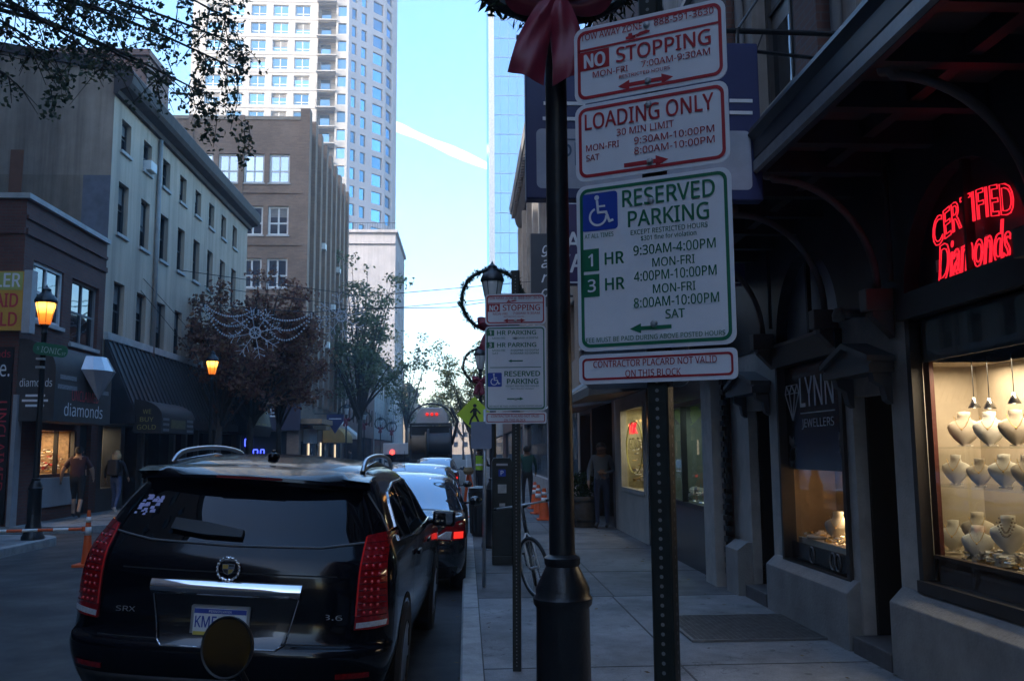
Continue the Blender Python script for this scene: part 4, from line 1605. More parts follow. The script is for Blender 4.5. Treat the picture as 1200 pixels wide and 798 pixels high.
# storefront wall with openings  (u = Y - GY0)
W1 = (4.62, 6.12)         # big window with the neon transom
D1 = (6.4, 7.06)
W2 = (7.2, 8.75)        # narrow jeweller window
D2 = (9.07, 9.76)
Z_W = (0.74, 2.62)
ops = [(W1[0] - GY0, W1[1] - GY0, 0.74, 2.6), (D1[0] - GY0, D1[1] - GY0, 0.14, 2.12), (W2[0] - GY0, W2[1] - GY0, 0.62, 2.5), (D2[0] - GY0, D2[1] - GY0, 0.14, 2.12), (0.5, 5.2, 0.74, 2.6), (5.55, 7.25, 0.74, 2.6)]
b = MB()
wall(b, (WX, GY0, 0), UY, NX, GY1 - GY0, 0, 2.75, ops, 0.12)
b.build('pillar_wall', m_pillar, g)
# arched transoms: dark wall above with arch openings built as ring fans


def arch_wall(b, y0, y1, zs, zt, arches, x, ztop):
    """flat wall x=const between y0..y1, z zs..ztop, pierced by half-ellipse arches (ya,yb,apex)"""
    ya_list = sorted(arches)
    cur = y0
    for (ya, yb, ap) in ya_list:
        b.quad((x, cur, zs), (x, ya, zs), (x, ya, ztop), (x, cur, ztop))
        n = 20
        P = []
        for k in range(n + 1):
            a = PI - PI * k / n
            P.append(((ya + yb) / 2 + (yb - ya) / 2 * math.cos(a), zs + (ap - zs) * math.sin(a)))
        for k in range(n):
            (p0, q0), (p1, q1) = P[k], P[k + 1]
            b.quad((x, p0, q0), (x, p1, q1), (x, p1, ztop), (x, p0, ztop))
            b.quad((x, p0, q0), (x + 0.14, p0, q0), (x + 0.14, p1, q1), (x, p1, q1))
        cur = yb
    b.quad((x, cur, zs), (x, y1, zs), (x, y1, ztop), (x, cur, ztop))


b = MB()
arch_wall(b, GY0, GY1, 2.75, 4.2, [(W1[0] + 0.02, W1[1] - 0.02, 3.52), (W2[0] + 0.02, W2[1] - 0.02, 3.5), (2.57, 4.23, 3.52), (-2.4, 2.2, 3.52)], WX - 0.01, 4.2)
b.build('transom_wall', m_dark_wood, g)
b = MB()
b.box(WX - 0.06, WX + 0.1, W1[0], W1[1] + 0.02, 2.6, 2.78)
b.box(WX - 0.06, WX + 0.1, W2[0], W2[1], 2.5, 2.7)
b.box(WX - 0.06, WX + 0.1, -2.5, 4.25, 2.6, 2.78)
b.box(WX - 0.03, WX + 0.1, W1[0], W1[1], 0.74, 0.82)
b.box(WX - 0.01, WX + 0.07, W1[1] - 0.06, W1[1], 0.82, 2.6)
b.box(WX - 0.03, WX + 0.1, W1[0], W1[0] + 0.1, 0.82, 2.6)
b.box(WX - 0.03, WX + 0.1, W2[0], W2[0] + 0.06, 0.62, 2.5)
b.box(WX - 0.03, WX + 0.1, W2[1] - 0.05, W2[1], 0.62, 2.5)
b.box(WX - 0.03, WX + 0.1, W2[0] + 0.06, W2[1] - 0.05, 0.62, 0.67)
ymu = atx(1134, 265, WX + 0.02).y
b.box(WX - 0.0, WX + 0.06, ymu - 0.012, ymu + 0.012, 2.78, 3.51)
b.box(WX + 0.02, WX + 0.06, (W2[0] + W2[1]) / 2 - 0.02, (W2[0] + W2[1]) / 2 + 0.02, 2.7, 3.55)
b.build('window_frame', m_dark_wood, g)
# transom glass
b = MB()
n = 16
yc, ry = (W1[0] + W1[1]) / 2, (W1[1] - W1[0]) / 2
b.poly([(yc + ry * math.cos(PI * k / n), 2.75 + 0.78 * math.sin(PI * k / n)) for k in range(n + 1)], (WX + 0.1, 0, 0), UY, UZ)
b.build('transom_glass', M('smoky_transom', (0.02, 0.018, 0.018), 0.35, var=0.3, scale=3), g)
b = MB()
yc2, ry2 = (W2[0] + W2[1]) / 2, (W2[1] - W2[0]) / 2
b.poly([(yc2 + ry2 * math.cos(PI * k / n), 2.7 + 0.81 * math.sin(PI * k / n)) for k in range(n + 1)], (WX + 0.1, 0, 0), UY, UZ)
b.poly([(-0.1 + 2.35 * math.cos(PI * k / n), 2.75 + 0.78 * math.sin(PI * k / n)) for k in range(n + 1)], (WX + 0.1, 0, 0), UY, UZ)
b.poly([(3.4 + 0.85 * math.cos(PI * k / n), 2.75 + 0.78 * math.sin(PI * k / n)) for k in range(n + 1)], (WX + 0.1, 0, 0), UY, UZ)
b.quad((WX + 0.09, -2.5, 0.74), (WX + 0.09, 4.25, 0.74), (WX + 0.09, 4.25, 2.6), (WX + 0.09, -2.5, 2.6))
b.pieces('transom_glass', mirror_pane('frosted_transom', (0.6, 0.65, 0.7), 0.14, (0.05, 0.055, 0.06), 0.35, 0.05), g)
# bulkheads with sloped stone ledges
b = MB()


def bulkhead(b, y0, y1, zl, ztop, xo=RX - 0.04):
    b.prism([(xo, 0.1), (WX + 0.05, 0.1), (WX + 0.05, ztop), (WX - 0.01, ztop), (xo, zl)], (0, y0, 0), UX, UZ, UY, y1 - y0)


bulkhead(b, -2.9, 6.38, 0.64, 0.74)
bulkhead(b, 7.1, 9.02, 0.58, 0.67)
b.build('bulkhead', m_stone_grey, g, bevel=0.008)
b = MB()
b.box(RX - 0.09, RX + 0.1, 9.8, 10.25, 0.1, 0.62)
b.add([(RX - 0.09, 9.8, 0.62), (RX + 0.1, 9.8, 0.62), (RX + 0.1, 10.25, 0.62), (RX - 0.09, 10.25, 0.62), (RX + 0.02, 9.8, 0.7), (RX + 0.1, 9.8, 0.7), (RX + 0.1, 10.25, 0.7), (RX + 0.02, 10.25, 0.7)],
      [(0, 1, 5, 4), (1, 2, 6, 5), (2, 3, 7, 6), (3, 0, 4, 7), (4, 5, 6, 7)])
b.build('pedestal', m_stone_grey, g)
# doors deep in their recesses, thresholds
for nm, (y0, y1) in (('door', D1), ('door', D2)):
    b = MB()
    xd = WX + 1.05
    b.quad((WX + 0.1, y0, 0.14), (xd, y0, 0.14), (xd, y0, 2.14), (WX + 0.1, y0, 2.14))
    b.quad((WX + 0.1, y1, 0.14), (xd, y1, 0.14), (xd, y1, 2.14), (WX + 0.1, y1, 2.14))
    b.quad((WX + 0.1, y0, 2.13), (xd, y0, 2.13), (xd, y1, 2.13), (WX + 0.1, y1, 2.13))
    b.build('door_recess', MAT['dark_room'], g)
    b = MB()
    b.box(xd - 0.02, xd + 0.03, y0, y1, 0.14, 2.14)
    dr = b.build(nm, m_dark_wood, g)
    b = MB()
    b.box(xd - 0.09, xd - 0.03, y0 + 0.08, y0 + 0.11, 1.0, 1.25)
    b.build('handle', MAT['brushed'], dr)
    b = MB()
    b.box(RX - 0.03, xd, y0 + 0.01, y1 - 0.01, 0.1, 0.27)
    b.build('step', M('dark_step', (0.09, 0.085, 0.085), 0.7, var=0.3, scale=6), g, bevel=0.01)
# pedimented hoods over the doors
for (y0, y1, zb) in ((6.3, 7.14, 2.16), (8.96, 9.9, 2.18)):
    b = MB()
    L = y1 - y0
    b.box(WX - 0.2, WX - 0.012, y0, y1, zb + 0.1, zb + 0.16)
    b.prism([(0, 0.16), (L, 0.16), (L, 0.18), (L / 2, 0.3), (0, 0.18)], (WX - 0.18, y0, zb), UY, UZ, UX, 0.17)
    b.prism([(-0.02, 0.18), (L / 2, 0.31), (L + 0.02, 0.18), (L + 0.02, 0.22), (L / 2, 0.355), (-0.02, 0.22)], (WX - 0.22, y0, zb), UY, UZ, UX, 0.21)
    for yy in (y0 + 0.05, y1 - 0.14):
        b.prism([(0, 0.1), (-0.14, 0.1), (-0.13, 0.04), (-0.06, 0.0), (-0.04, -0.1), (0, -0.13)], (WX - 0.01, yy, zb), UX, UZ, UY, 0.09)
    b.build('pediment', M('grey_painted_wood', (0.075, 0.078, 0.085), 0.6, var=0.2), g)
# camera and floodlight above the first door
b = MB()
b.box(WX - 0.2, WX - 0.02, 6.7, 6.76, 2.72, 2.78)
b.lathe([(0.0, 0), (0.045, 0.01), (0.05, 0.06), (0.03, 0.11)], (WX - 0.22, 6.73, 2.68), 10)
b.build('floodlight', M('lamp_housing', (0.12, 0.12, 0.125), 0.4), g, smooth=True)
# canopy
CNY0, CNY1, CX = -2.8, 9.5, 2.1
b = MB()
pf = [(0, 3.72), (0.02, 3.70), (0.06, 3.70), (0.06, 4.0), (-0.04, 4.02), (-0.06, 3.97), (-0.02, 3.92), (-0.02, 3.80), (0.0, 3.78)]
b.prism(pf, (CX, CNY0, 0), UX, UZ, UY, CNY1 - CNY0)
b.build('canopy_fascia', M('black_fascia', (0.014, 0.016, 0.022), 0.5, var=0.3, scale=4, streak=True), g)
b = MB()
b.prism([(0.0, 3.685), (-0.025, 3.70), (-0.025, 3.775), (0.0, 3.775)], (CX - 0.003, CNY0, 0), UX, UZ, UY, CNY1 - CNY0)
b.build('gutter_trim', M('pale_gutter_trim', (0.20, 0.205, 0.215), 0.45, 0.2, var=0.25, scale=6), g)
b = MB()
b.quad((CX + 0.06, CNY0, 3.86), (WX, CNY0, 3.86), (WX, CNY1, 3.86), (CX + 0.06, CNY1, 3.86))
b.build('canopy_soffit', m_soffit, g)
b = MB()
b.add([(CX - 0.04, CNY0, 4.02), (WX, CNY0, 4.3), (WX, CNY1, 4.3), (CX - 0.04, CNY1, 4.02)], [(0, 1, 2, 3)])
b.add([(CX - 0.04, CNY1, 4.02), (WX, CNY1, 4.3), (WX, CNY1, 3.86), (CX + 0.06, CNY1, 3.7)], [(0, 1, 2, 3)])
b.build('canopy_roof', m_roof, g)
b = MB()
y = CNY0 + 0.3
while y < CNY1:
    b.box(CX + 0.06, WX, y, y + 0.09, 3.7, 3.857)
    y += 0.62
b.box(CX + 0.5, CX + 0.58, CNY0, CNY1, 3.74, 3.85)
b.build('canopy_joists', m_dark_wood, g)
br_y = (2.38, 4.44, 6.3, 7.28, 8.86)
for i, y in enumerate(br_y):
    b = MB()
    pts = [(CX + 0.14, y, 3.76), (CX + 0.15, y, 3.70)] + [(CX + 0.16 + 0.74 * math.sin(t), y, 2.86 + 0.82 * math.cos(t)) for t in [PI / 2 * k / 14 for k in range(15)]]
    b.tube(pts, 0.028, 8)
    b.lathe([(0.055, -0.03), (0.06, 0), (0.05, 0.03)], (CX + 0.14, y, 3.72), 10)
    br = b.build('canopy_bracket', m_pipe, g, smooth=True)
    b = MB()
    b.box(WX - 0.22, WX - 0.012, y - 0.06, y + 0.06, 2.7, 2.86)
    b.prism([(-0.012, 2.5), (-0.17, 2.66), (-0.17, 2.7), (-0.012, 2.7)], (WX, y - 0.05, 0), UX, UZ, UY, 0.1)
    b.build('corbel', m_pipe, br, bevel=0.008)
# loose cable loop hanging from the soffit
b = MB()
c = at(1150, 60, 4.6)
b.tube([Vector((c.x - 0.12, c.y, 3.85)), (c.x - 0.12, c.y, c.z - 0.02), (c.x - 0.02, c.y, c.z - 0.07), (c.x + 0.1, c.y, c.z - 0.02), (c.x + 0.1, c.y, 3.85)], 0.006, 5)
b.build('cable', M('grey_cable', (0.25, 0.23, 0.22), 0.5), g)
# iron conduit up the front
b = MB()
b.tube([(WX - 0.06, 6.18, 2.9), (WX - 0.06, 6.18, 3.85)], 0.022, 6)
b.tube([(WX - 0.06, 8.74, 2.9), (WX - 0.06, 8.74, 3.85)], 0.02, 6)
b.pieces('conduit', m_dark_wood, g)
# upper storeys: brick piers between stone bays and tall windows
b = MB()
ops = []
for k in range(5):
    for z0 in (5.2, 8.6):
        ops.append((0.75 + 2.5 * k, 2.1 + 2.5 * k, z0, z0 + 2.3))
wall(b, (WX, GY0, 0), UY, NX, GY1 - GY0, 4.2, 13.5, ops, 0.25)
b.build('upper_wall', m_upper_stone, g)
b = MB()
for k in range(6):
    y = GY0 + 0.1 + 2.5 * k
    b.box(WX - 0.12, WX - 0.002, y, y + 0.5, 4.32, 13.0)
b.pieces('brick_pier', m_brick_r, g)
b = MB()
b.box(WX - 0.2, WX, GY0, GY1, 4.75, 4.95)
b.box(WX - 0.3, WX, GY0, GY1, 13.0, 13.7)
b.pieces('string_course', m_upper_stone, g)
b = MB()
for k in range(6):
    y = GY0 + 0.62 + 2.5 * k
    b.tube([(WX - 0.05, y + 0.06, 4.3), (WX - 0.05, y + 0.06, 13.0)], 0.05, 8)
    b.tube([(WX - 0.05, y + 1.75, 4.3), (WX - 0.05, y + 1.75, 13.0)], 0.05, 8)
b.pieces('colonnette', M('pale_colonnette', (0.36, 0.36, 0.38), 0.7, var=0.15), g, smooth=True)
for (a0, a1, z0, z1) in ops:
    window(g, (WX, GY0, 0), UY, NX, a0, a1, z0, z1, m_frame_dark, MAT['dark_pane'], 0.22, 2, 2, 0.07)
hollow(g, 'rear_wall', m_brick_r, WX, 16, GY0, GY1, 13.5, skip=('W',))
roof(g, WX, 16, GY0, GY1, 13.45)

# ---- interior of the neon window ---------------------------------
m_case_warm = M('beige_case', (0.42, 0.36, 0.28), 0.8, var=0.12, scale=3)
CD0 = WX + 0.08
display_box(g, CD0, W1[0] + 0.08, 6.37, 0.98, 2.3, 0.55, 1, m_case_warm, lamp=6, lc=(1, 0.78, 0.52))
b = MB()
b.box(CD0, CD0 + 0.05, W1[0] + 0.1, W1[1] - 0.1, 0.82, 0.98)
b.box(CD0 - 0.03, CD0 + 0.02, W1[0] + 0.1, W1[1] - 0.1, 0.975, 1.0)
b.build('case_front', M('brown_apron', (0.06, 0.035, 0.025), 0.6, var=0.3), g)
b = MB()
b.box(CD0 - 0.02, CD0 + 0.5, W1[0] + 0.1, W1[1] - 0.1, 2.3, 2.6)
b.build('case_header', M('dim_header', (0.05, 0.047, 0.045), 0.7), g)
b = MB()
b.box(CD0, CD0 + 0.03, W1[1] - 0.13, W1[1] - 0.05, 0.98, 2.3)
b.build('curtain', m_dark_red, g)
for z in (1.72, 1.46):
    b = MB()
    b.box(CD0 + 0.06, CD0 + 0.5, W1[0] + 0.1, 6.34, z - 0.012, z)
    b.build('glass_shelf', MAT['shop_glass'], g)
b = MB()
b.quad((WX + 0.05, W1[0] + 0.1, 0.82), (WX + 0.05, W1[1] - 0.06, 0.82), (WX + 0.05, W1[1] - 0.06, 2.6), (WX + 0.05, W1[0] + 0.1, 2.6))
b.build('shop_pane', MAT['shop_glass'], g)
# pendant spot lamps
for (px, py) in ((1142, 478), (1160, 479), (1189, 473)):
    p = atx(px, py, CD0 + 0.25)
    t = thing('spot_lamp', 'small metal spot lamp lit above the necklaces', 'lamp', p, 'spot lamps hanging in the big jewelry window')
    b = MB()
    b.tube([(p.x, p.y, p.z + 0.06), (p.x, p.y, 2.3)], 0.003, 5)
    b.build('cord', MAT['black_metal'], t)
    b = MB()
    b.lathe([(0.010, 0.07), (0.016, 0.05), (0.042, 0.0), (0.038, 0.0), (0.012, 0.045)], p, 14)
    b.build('shade', MAT['brushed'], t, smooth=True)
    b = MB()
    b.lathe([(0.0, 0.012), (0.033, 0.01), (0.033, 0.004), (0.0, 0.0)], p, 12)
    b.build('bulb', emit('spot_bulb', (1, 0.78, 0.5), 3), t)


# necklace busts
def bust_mesh(b, s=1.0):
    """jewellery display bust facing -X: broad shoulders, chest tapering down to a point, neck stump"""
    rows_ = [(-0.155, 0.012, 0.03), (-0.13, 0.045, 0.035), (-0.09, 0.085, 0.05), (-0.04, 0.118, 0.058), (0.0, 0.13, 0.055), (0.03, 0.122, 0.045), (0.05, 0.085, 0.042), (0.062, 0.055, 0.04), (0.09, 0.047, 0.04), (0.125, 0.05, 0.042), (0.13, 0.0, 0.0)]
    V, F = [], []
    n = 18
    for (z, w, d) in rows_:
        lean = -0.02 + 0.25 * (0.16 - z) * 0.35
        for k in range(n):
            a = 2 * PI * k / n
            V.append(((math.cos(a) * d - lean) * s, math.sin(a) * w * s, (z + 0.155) * s))
    for i in range(len(rows_) - 1):
        for k in range(n):
            l = (k + 1) % n
            F.append((i * n + k, i * n + l, (i + 1) * n + l, (i + 1) * n + k))
    F.append(tuple(range(n)))
    b.add(V, F)


def make_bust(mat, pearls=False):
    t = local_thing('necklace_bust', 'pale necklace bust', 'display bust')
    b = MB()
    bust_mesh(b)
    b.build('torso', mat, t, smooth=True)
    b = MB()
    pts = []
    for k in range(15):
        a = -1.0 + 2.0 * k / 14
        y = 0.055 * math.sin(a * 1.5) if False else 0.06 * a
        z = 0.245 - 0.10 * (1 - a * a)
        pts.append((-0.052 - 0.03 * (1 - a * a), y, z))
    if pearls:
        for q in range(2):
            for (x_, y_, z_) in pts:
                b.sphere((x_ - .012 + .008 * q, y_ * (1 - .25 * q), z_ + .03 * q - .012), 0.0085, 7, 5)
    else:
        b.tube(pts, 0.0028, 5)
        b.sphere((-0.088, 0, 0.137), 0.009, 7, 5)
    b.build('necklace', m_pearl if pearls else m_gold, t)
    b = MB()
    b.box(-0.03, 0.05, -0.05, 0.05, 0.0, 0.012)
    b.build('stand', m_white_velvet, t)
    return t


m_pearl = M('pearl', (0.33, 0.29, 0.24), 0.25, 0.3)
busts = [make_bust(m_cream), make_bust(m_white_velvet), make_bust(m_white_velvet, True)]
bl = []
# (px,py of the foot, depth offset, scale, label)
spec = [
    (1131, 519, .40, 1.1, 0, 'cream necklace bust on the top shelf, first beside the red curtain'),
    (1161, 519, .40, 1.05, 1, 'white necklace bust with gold chain on the top shelf under the twin spot lamps'),
    (1192, 518, .40, 1.05, 0, 'cream bust at the picture edge on the top shelf, below the single spot lamp'),
    (1121, 565, .40, .95, 1, 'white bust on the middle shelf beside the red curtain'),
    (1149, 564, .34, .85, 0, 'smaller cream bust on the middle shelf, set a little forward'),
    (1178, 564, .40, .98, 1, 'broad white bust near the right end of the middle shelf'),
    (1205, 562, .40, .98, 0, 'bust half cut by the picture edge on the middle shelf'),
    (1118, 636, .36, 1.0, 1, 'tall white bust with pendant standing lowest beside the red curtain'),
    (1146, 632, .20, 1.0, 1, 'white bust with drop pendant at the front of the window floor'),
    (1146, 618, .42, 1.05, 0, 'cream bust standing raised behind the front bust on the window floor'),
    (1181, 612, .30, 1.1, 2, 'white bust hung with a thick pearl necklace above the jewelry trays'),
]
for i, (px, py, dx, sc, k, lab) in enumerate(spec):
    p = atx(px, py, CD0 + dx * .55)
    zbase = 1.72 if i < 3 else (1.46 if i < 7 else (1.0 if i in (7, 8) else 1.06))
    if i < 2:
        o = busts[i]
    elif k == 2:
        o = busts[2]
    else:
        o = dup(busts[k], (0, 0, 0))
    o.location = (p.x, p.y, zbase + 0.001)
    o.scale = (sc * .76,) * 3
    o.rotation_euler = (0, 0, R(rnd.uniform(42, 58)))
    tag(o, lab, 'display bust', 'necklace busts in the big jewelry window')
    if zbase == 1.06:
        b = MB()
        b.lathe([(0.09, 0.99), (0.09, 1.06)], (p.x, p.y, 0), 14)
        q = b.build('display_plinth', m_white_velvet)
        tag(q, 'low round plinth under the raised cream bust' if i == 9 else 'low round plinth under the pearl necklace bust', 'plinth', 'plinths on the window floor')
glitter('jewelry_trays', CD0 + 0.05, CD0 + 0.3, W1[0] + 0.3, W1[1] - 0.25, 1.0, 220, 0.022, [m_gold, m_cream, m_white_velvet, m_silver], 'gold rings and cream trays spread along the front of the big jewelry window', 11, zr=0.06)
# neon writing
m_neon = emit('red_neon', (1.0, 0.016, 0.035), 0.26)


def outline_text(txt, o, u, v, height, width, r, shear=0.0, arch=0.0, gapk=1.0):
    """glass tube that follows the outline of each letter"""
    cu = bpy.data.curves.new('t', 'FONT')
    cu.body = txt
    cu.resolution_u = 3
    cu.shear = shear
    cu.fill_mode = 'NONE'
    ob = bpy.data.objects.new('t', cu)
    me = bpy.data.meshes.new_from_object(ob)
    adj = {}
    for e in me.edges:
        a, c = e.vertices
        adj.setdefault(a, []).append(c)
        adj.setdefault(c, []).append(a)
    xs = [v_.co.x for v_ in me.vertices]
    x0, x1 = min(xs), max(xs)
    seen = set()
    loops = []
    for s_ in adj:
        if s_ in seen:
            continue
        L, cur, prv = [], s_, None
        while cur not in seen:
            seen.add(cur)
            L.append(me.vertices[cur].co.copy())
            nx_ = [q for q in adj[cur] if q != prv and q not in seen]
            if not nx_:
                break
            prv, cur = cur, nx_[0]
        if len(L) > 2:
            loops.append(L)
    bpy.data.objects.remove(ob)
    bpy.data.meshes.remove(me)
    b = MB()
    o, u, v = Vector(o), Vector(u), Vector(v)
    for L in loops:
        P = []
        for c in L:
            t = (c.x - x0) / (x1 - x0)
            P.append(o + u * (t * width) + v * (c.y / 0.7 * height + arch * (1 - (2 * t - 1) ** 2)))
        b.tube(P, r, 5, closed=True)
    return b


s = thing('neon_sign', 'glowing red neon sign of two words in the arched transom window', 'neon sign', (WX + 0.05, 5.4, 2.85))
yL, yR = atx(1094, 285, WX + 0.03).y, atx(1188, 240, WX + 0.03).y
b = outline_text('CERTIFIED', (WX + 0.03, yL, 3.03), NX * 0 - UY, UZ, 0.19, yL - yR, 0.0045, 0, 0.07)
b.build('upper_word', m_neon, s)
yL2, yR2 = atx(1100, 330, WX + 0.03).y, atx(1186, 300, WX + 0.03).y
b = outline_text('Diamonds', (WX + 0.03, yL2, 2.785), -UY, UZ, 0.25, yL2 - yR2, 0.005, 0.35, 0.03)
b.build('lower_word', m_neon, s)
b = MB()
for (px, py) in ((1100, 312), (1123, 298), (1158, 283)):
    p = atx(px, py, WX + 0.05)
    b.box(WX + 0.04, WX + 0.06, p.y - 0.015, p.y + 0.015, p.z - 0.04, p.z + 0.04)
b.pieces('transformer', MAT['white_paint'], s)

# ---- narrow jeweller window --------------------------------------
b = MB()
xp = WX + 0.05
b.box(xp, xp + 0.02, W2[0] + 0.06, W2[1] - 0.05, 1.52, 2.5)
panel = b.build('window_sign_panel', M('black_gloss_panel', (0.008, 0.008, 0.011), 0.25, var=0.2), g)
b = MB()
b.box(xp, xp + 0.02, W2[0] + 0.06, W2[1] - 0.05, 0.67, 0.83)
low = b.build('lower_panel', M('black_gloss_panel2', (0.010, 0.010, 0.013), 0.25, var=0.2), g)
t = MB()
ym = (W2[0] + W2[1]) / 2
t.text('LYNN', (xp - 0.004, ym + 0.34, 2.1), -UY, UZ, 0.27, 0.78, 'L', 0.01)
t.box(xp - 0.005, xp - 0.003, ym - 0.45, ym + 0.34, 2.035, 2.045)
t.text('JEWELLERS', (xp - 0.004, ym - 0.05, 1.91), -UY, UZ, 0.075, 0.74, 'C')
# line-drawn gem
cy_ = ym + 0.54
for (a, c) in (((-.14, 2.32), (.14, 2.32)), ((-.14, 2.32), (-.18, 2.24)), ((.14, 2.32), (.18, 2.24)), ((-.18, 2.24), (0, 1.98)), ((.18, 2.24), (0, 1.98)), ((-.18, 2.24), (.18, 2.24)), ((-.07, 2.24), (0, 1.98)), ((.07, 2.24), (0, 1.98)), ((-.07, 2.24), (0, 2.32)), ((.07, 2.24), (0, 2.32)), ((-.14, 2.32), (-.07, 2.24)), ((.14, 2.32), (.07, 2.24))):
    t.bar((xp - 0.005, cy_ - a[0], a[1]), (xp - 0.005, cy_ - c[0], c[1]), 0.008, 0.006)
t.build('lettering', M('dim_white_letter', (0.7, 0.7, 0.72), 0.5), panel)
t = MB()
rr = random.Random(3)
for (yy, zz, hh) in ((W2[1] - 0.2, 1.55, 0.34), (W2[0] + 0.2, 1.6, 0.34)):
    for k in range(9):
        a = rr.uniform(0, 6.28)
        c = Vector((xp - 0.004, yy + rr.uniform(-.08, .08), zz + 0.1 + rr.uniform(-.08, .14)))
        t.add([c + Vector((0, math.cos(a + q) * rr.uniform(.03, .07), math.sin(a + q) * rr.uniform(.03, .1))) for q in (0, 1.6, 3.2, 4.8)], [(0, 1, 2, 3)])
t.build('printed_figure', M('grey_print', (0.11, 0.11, 0.115), 0.5, var=0.5, scale=18), panel)
t = MB()
for yy in (ym + 0.22, ym - 0.25, ym - 0.36):
    t.tube([(xp - 0.004, yy + 0.06 * math.cos(a), 0.75 + 0.07 * math.sin(a)) for a in [2 * PI * k / 14 for k in range(14)]], 0.008, 4, closed=True)
t.pieces('printed_figure', M('grey_print2', (0.16, 0.16, 0.17), 0.5), low)
b = MB()
b.quad((xp + 0.01, W2[0] + 0.06, 0.83), (xp + 0.01, W2[1] - 0.05, 0.83), (xp + 0.01, W2[1] - 0.05, 1.52), (xp + 0.01, W2[0] + 0.06, 1.52))
b.build('shop_pane', MAT['shop_glass'], g)
display_box(g, xp + 0.06, W2[0] - 0.08, W2[1] + 0.2, 0.80, 1.60, 0.5, 1, M('tan_case', (0.36, 0.27, 0.18), 0.8, var=0.2, scale=4), lamp=0.25, lc=(1, 0.74, 0.45))
sp = bpy.data.lights.new('case_spot', 'SPOT')
sp.energy = 42
sp.color = (1, 0.72, 0.42)
sp.spot_size = R(62)
sp.spot_blend = 0.9
sp.shadow_soft_size = 0.02
spo = bpy.data.objects.new('case_spot', sp)
COL.objects.link(spo)
spo.location = (xp + 0.34, ym + 0.02, 1.585)
spo.rotation_euler = (0, R(-12), 0)
o = dup(busts[0], (xp + 0.22, atx(981, 590, xp + .22).y, 0.875), R(50), 'cream bust tilted among gold jewelry in the narrow spotlit window', None)
o.scale = (0.95,) * 3
o['category'] = 'display bust'
if 'group' in o:
    del o['group']
b = MB()
b.lathe([(0.0, 0), (0.13, 0), (0.14, 0.015), (0.13, 0.03), (0.05, 0.035), (0.04, 0.06), (0, 0.07)], (xp + 0.18, atx(961, 588, xp + .18).y, 0.875), 18)
tag(b.build('jewelry_dish', m_cream, smooth=True), 'round cream jewelry dish in the middle of the narrow spotlit window', 'dish')
b = MB()
b.box(xp + 0.07, xp + 0.5, W2[0] + 0.04, W2[1] - 0.04, 0.80, 0.87)
tag(b.build('display_plinth', m_cream), 'low cream platform under the gold in the narrow spotlit window', 'plinth')
glitter('jewelry_trays', xp + 0.08, xp + 0.4, W2[0] + 0.1, W2[1] - 0.12, 0.875, 170, 0.02, [m_gold, m_cream, m_silver, m_gold], 'gold chains and rings heaped in the narrow spotlit jewelry window', 13, zr=0.05)

# ---- projecting blue sign, its arms ------------------------------
s = thing('hanging_shop_sign', 'big dark blue projecting sign with a pale lower panel hanging behind the parking signs', 'sign', (1.2, 6.25, 3.4))
p0, p1 = at(616, 236, 6.25), at(884, 56, 6.25)
b = MB()
b.box(p0.x, p1.x, 6.18, 6.3, p0.z, p1.z)
pan = b.build('panel', M('navy_blue_panel', (0.018, 0.026, 0.11), 0.45, var=0.12), s, bevel=0.01)
q0, q1 = at(629, 221, 6.18), at(879, 154, 6.18)
b = MB()
b.poly(rrect(q1.x - q0.x, q1.z - q0.z, 0.04, 5, (q0.x + q1.x) / 2, (q0.z + q1.z) / 2), (0, 6.176, 0), UX, UZ)
b.build('pale_panel', M('pale_blue_panel', (0.36, 0.38, 0.44), 0.5, var=0.12, scale=5), pan)
t = MB()
pp = at(672, 194, 6.17)
t.text('Ph', (pp.x, 6.172, pp.z), UX, UZ, 0.16, 0.17, 'C', -0.015)
pp = at(668, 164, 6.17)
t.box(pp.x - 0.14, pp.x + 0.2, 6.172, 6.174, pp.z, pp.z + 0.008)
t.build('lettering', M('teal_letter', (0.05, 0.1, 0.17), 0.5), pan)
t = MB()
for (a, c, yy) in ((637, 686, 121), (636, 684, 139), (855, 882, 118), (855, 882, 132)):
    u0_, u1_ = at(a, yy, 6.17), at(c, yy, 6.17)
    t.box(u0_.x, u1_.x, 6.172, 6.175, u0_.z - 0.013, u0_.z + 0.013)
t.pieces('stripe', MAT['letter_white'], pan)
b = MB()
a0, a1 = at(858, 36, 6.3), at(880, 60, 6.3)
b.tube([(a0.x - 0.9, 6.3, a0.z + 0.01), (WX - 0.02, 6.5, a0.z + 0.08)], 0.022, 8)
b.tube([(a1.x, 6.3, a1.z), (WX - 0.02, 6.45, a1.z - 0.02)], 0.014, 6)
b.tube([(a0.x + 0.04, 6.3, a0.z), (a0.x + 0.04, 6.3, p1.z)], 0.012, 6)
b.tube([(a0.x - 0.8, 6.3, a0.z), (a0.x - 0.8, 6.3, p1.z)], 0.012, 6)
b.tube([(a0.x + 0.05, 6.3, a0.z + 0.02), (a0.x + 0.5, 6.4, a0.z + 0.7)], 0.01, 6)
b.tube([(a0.x + 0.25, 6.36, a0.z), (a1.x + 0.05, 6.36, a1.z)], 0.006, 5)
hook = at(605, 44, 6.25)
b.tube([(hook.x, 6.25, hook.z), (p0.x + 0.12, 6.25, hook.z)], 0.018, 6)
b.tube([(hook.x + 0.07, 6.25, hook.z), (hook.x + 0.07, 6.25, p1.z + 0.0)], 0.012, 6)
b.tube([(hook.x + 0.04, 6.25, hook.z + 0.01), (p0.x + 0.25, 6.25, hook.z + 0.22), (p0.x + 0.5, 6.25, hook.z + 0.4), (a0.x - 0.8, 6.3, a0.z + 0.05)], 0.008, 5)
b.build('arm', MAT['black_metal'], s)
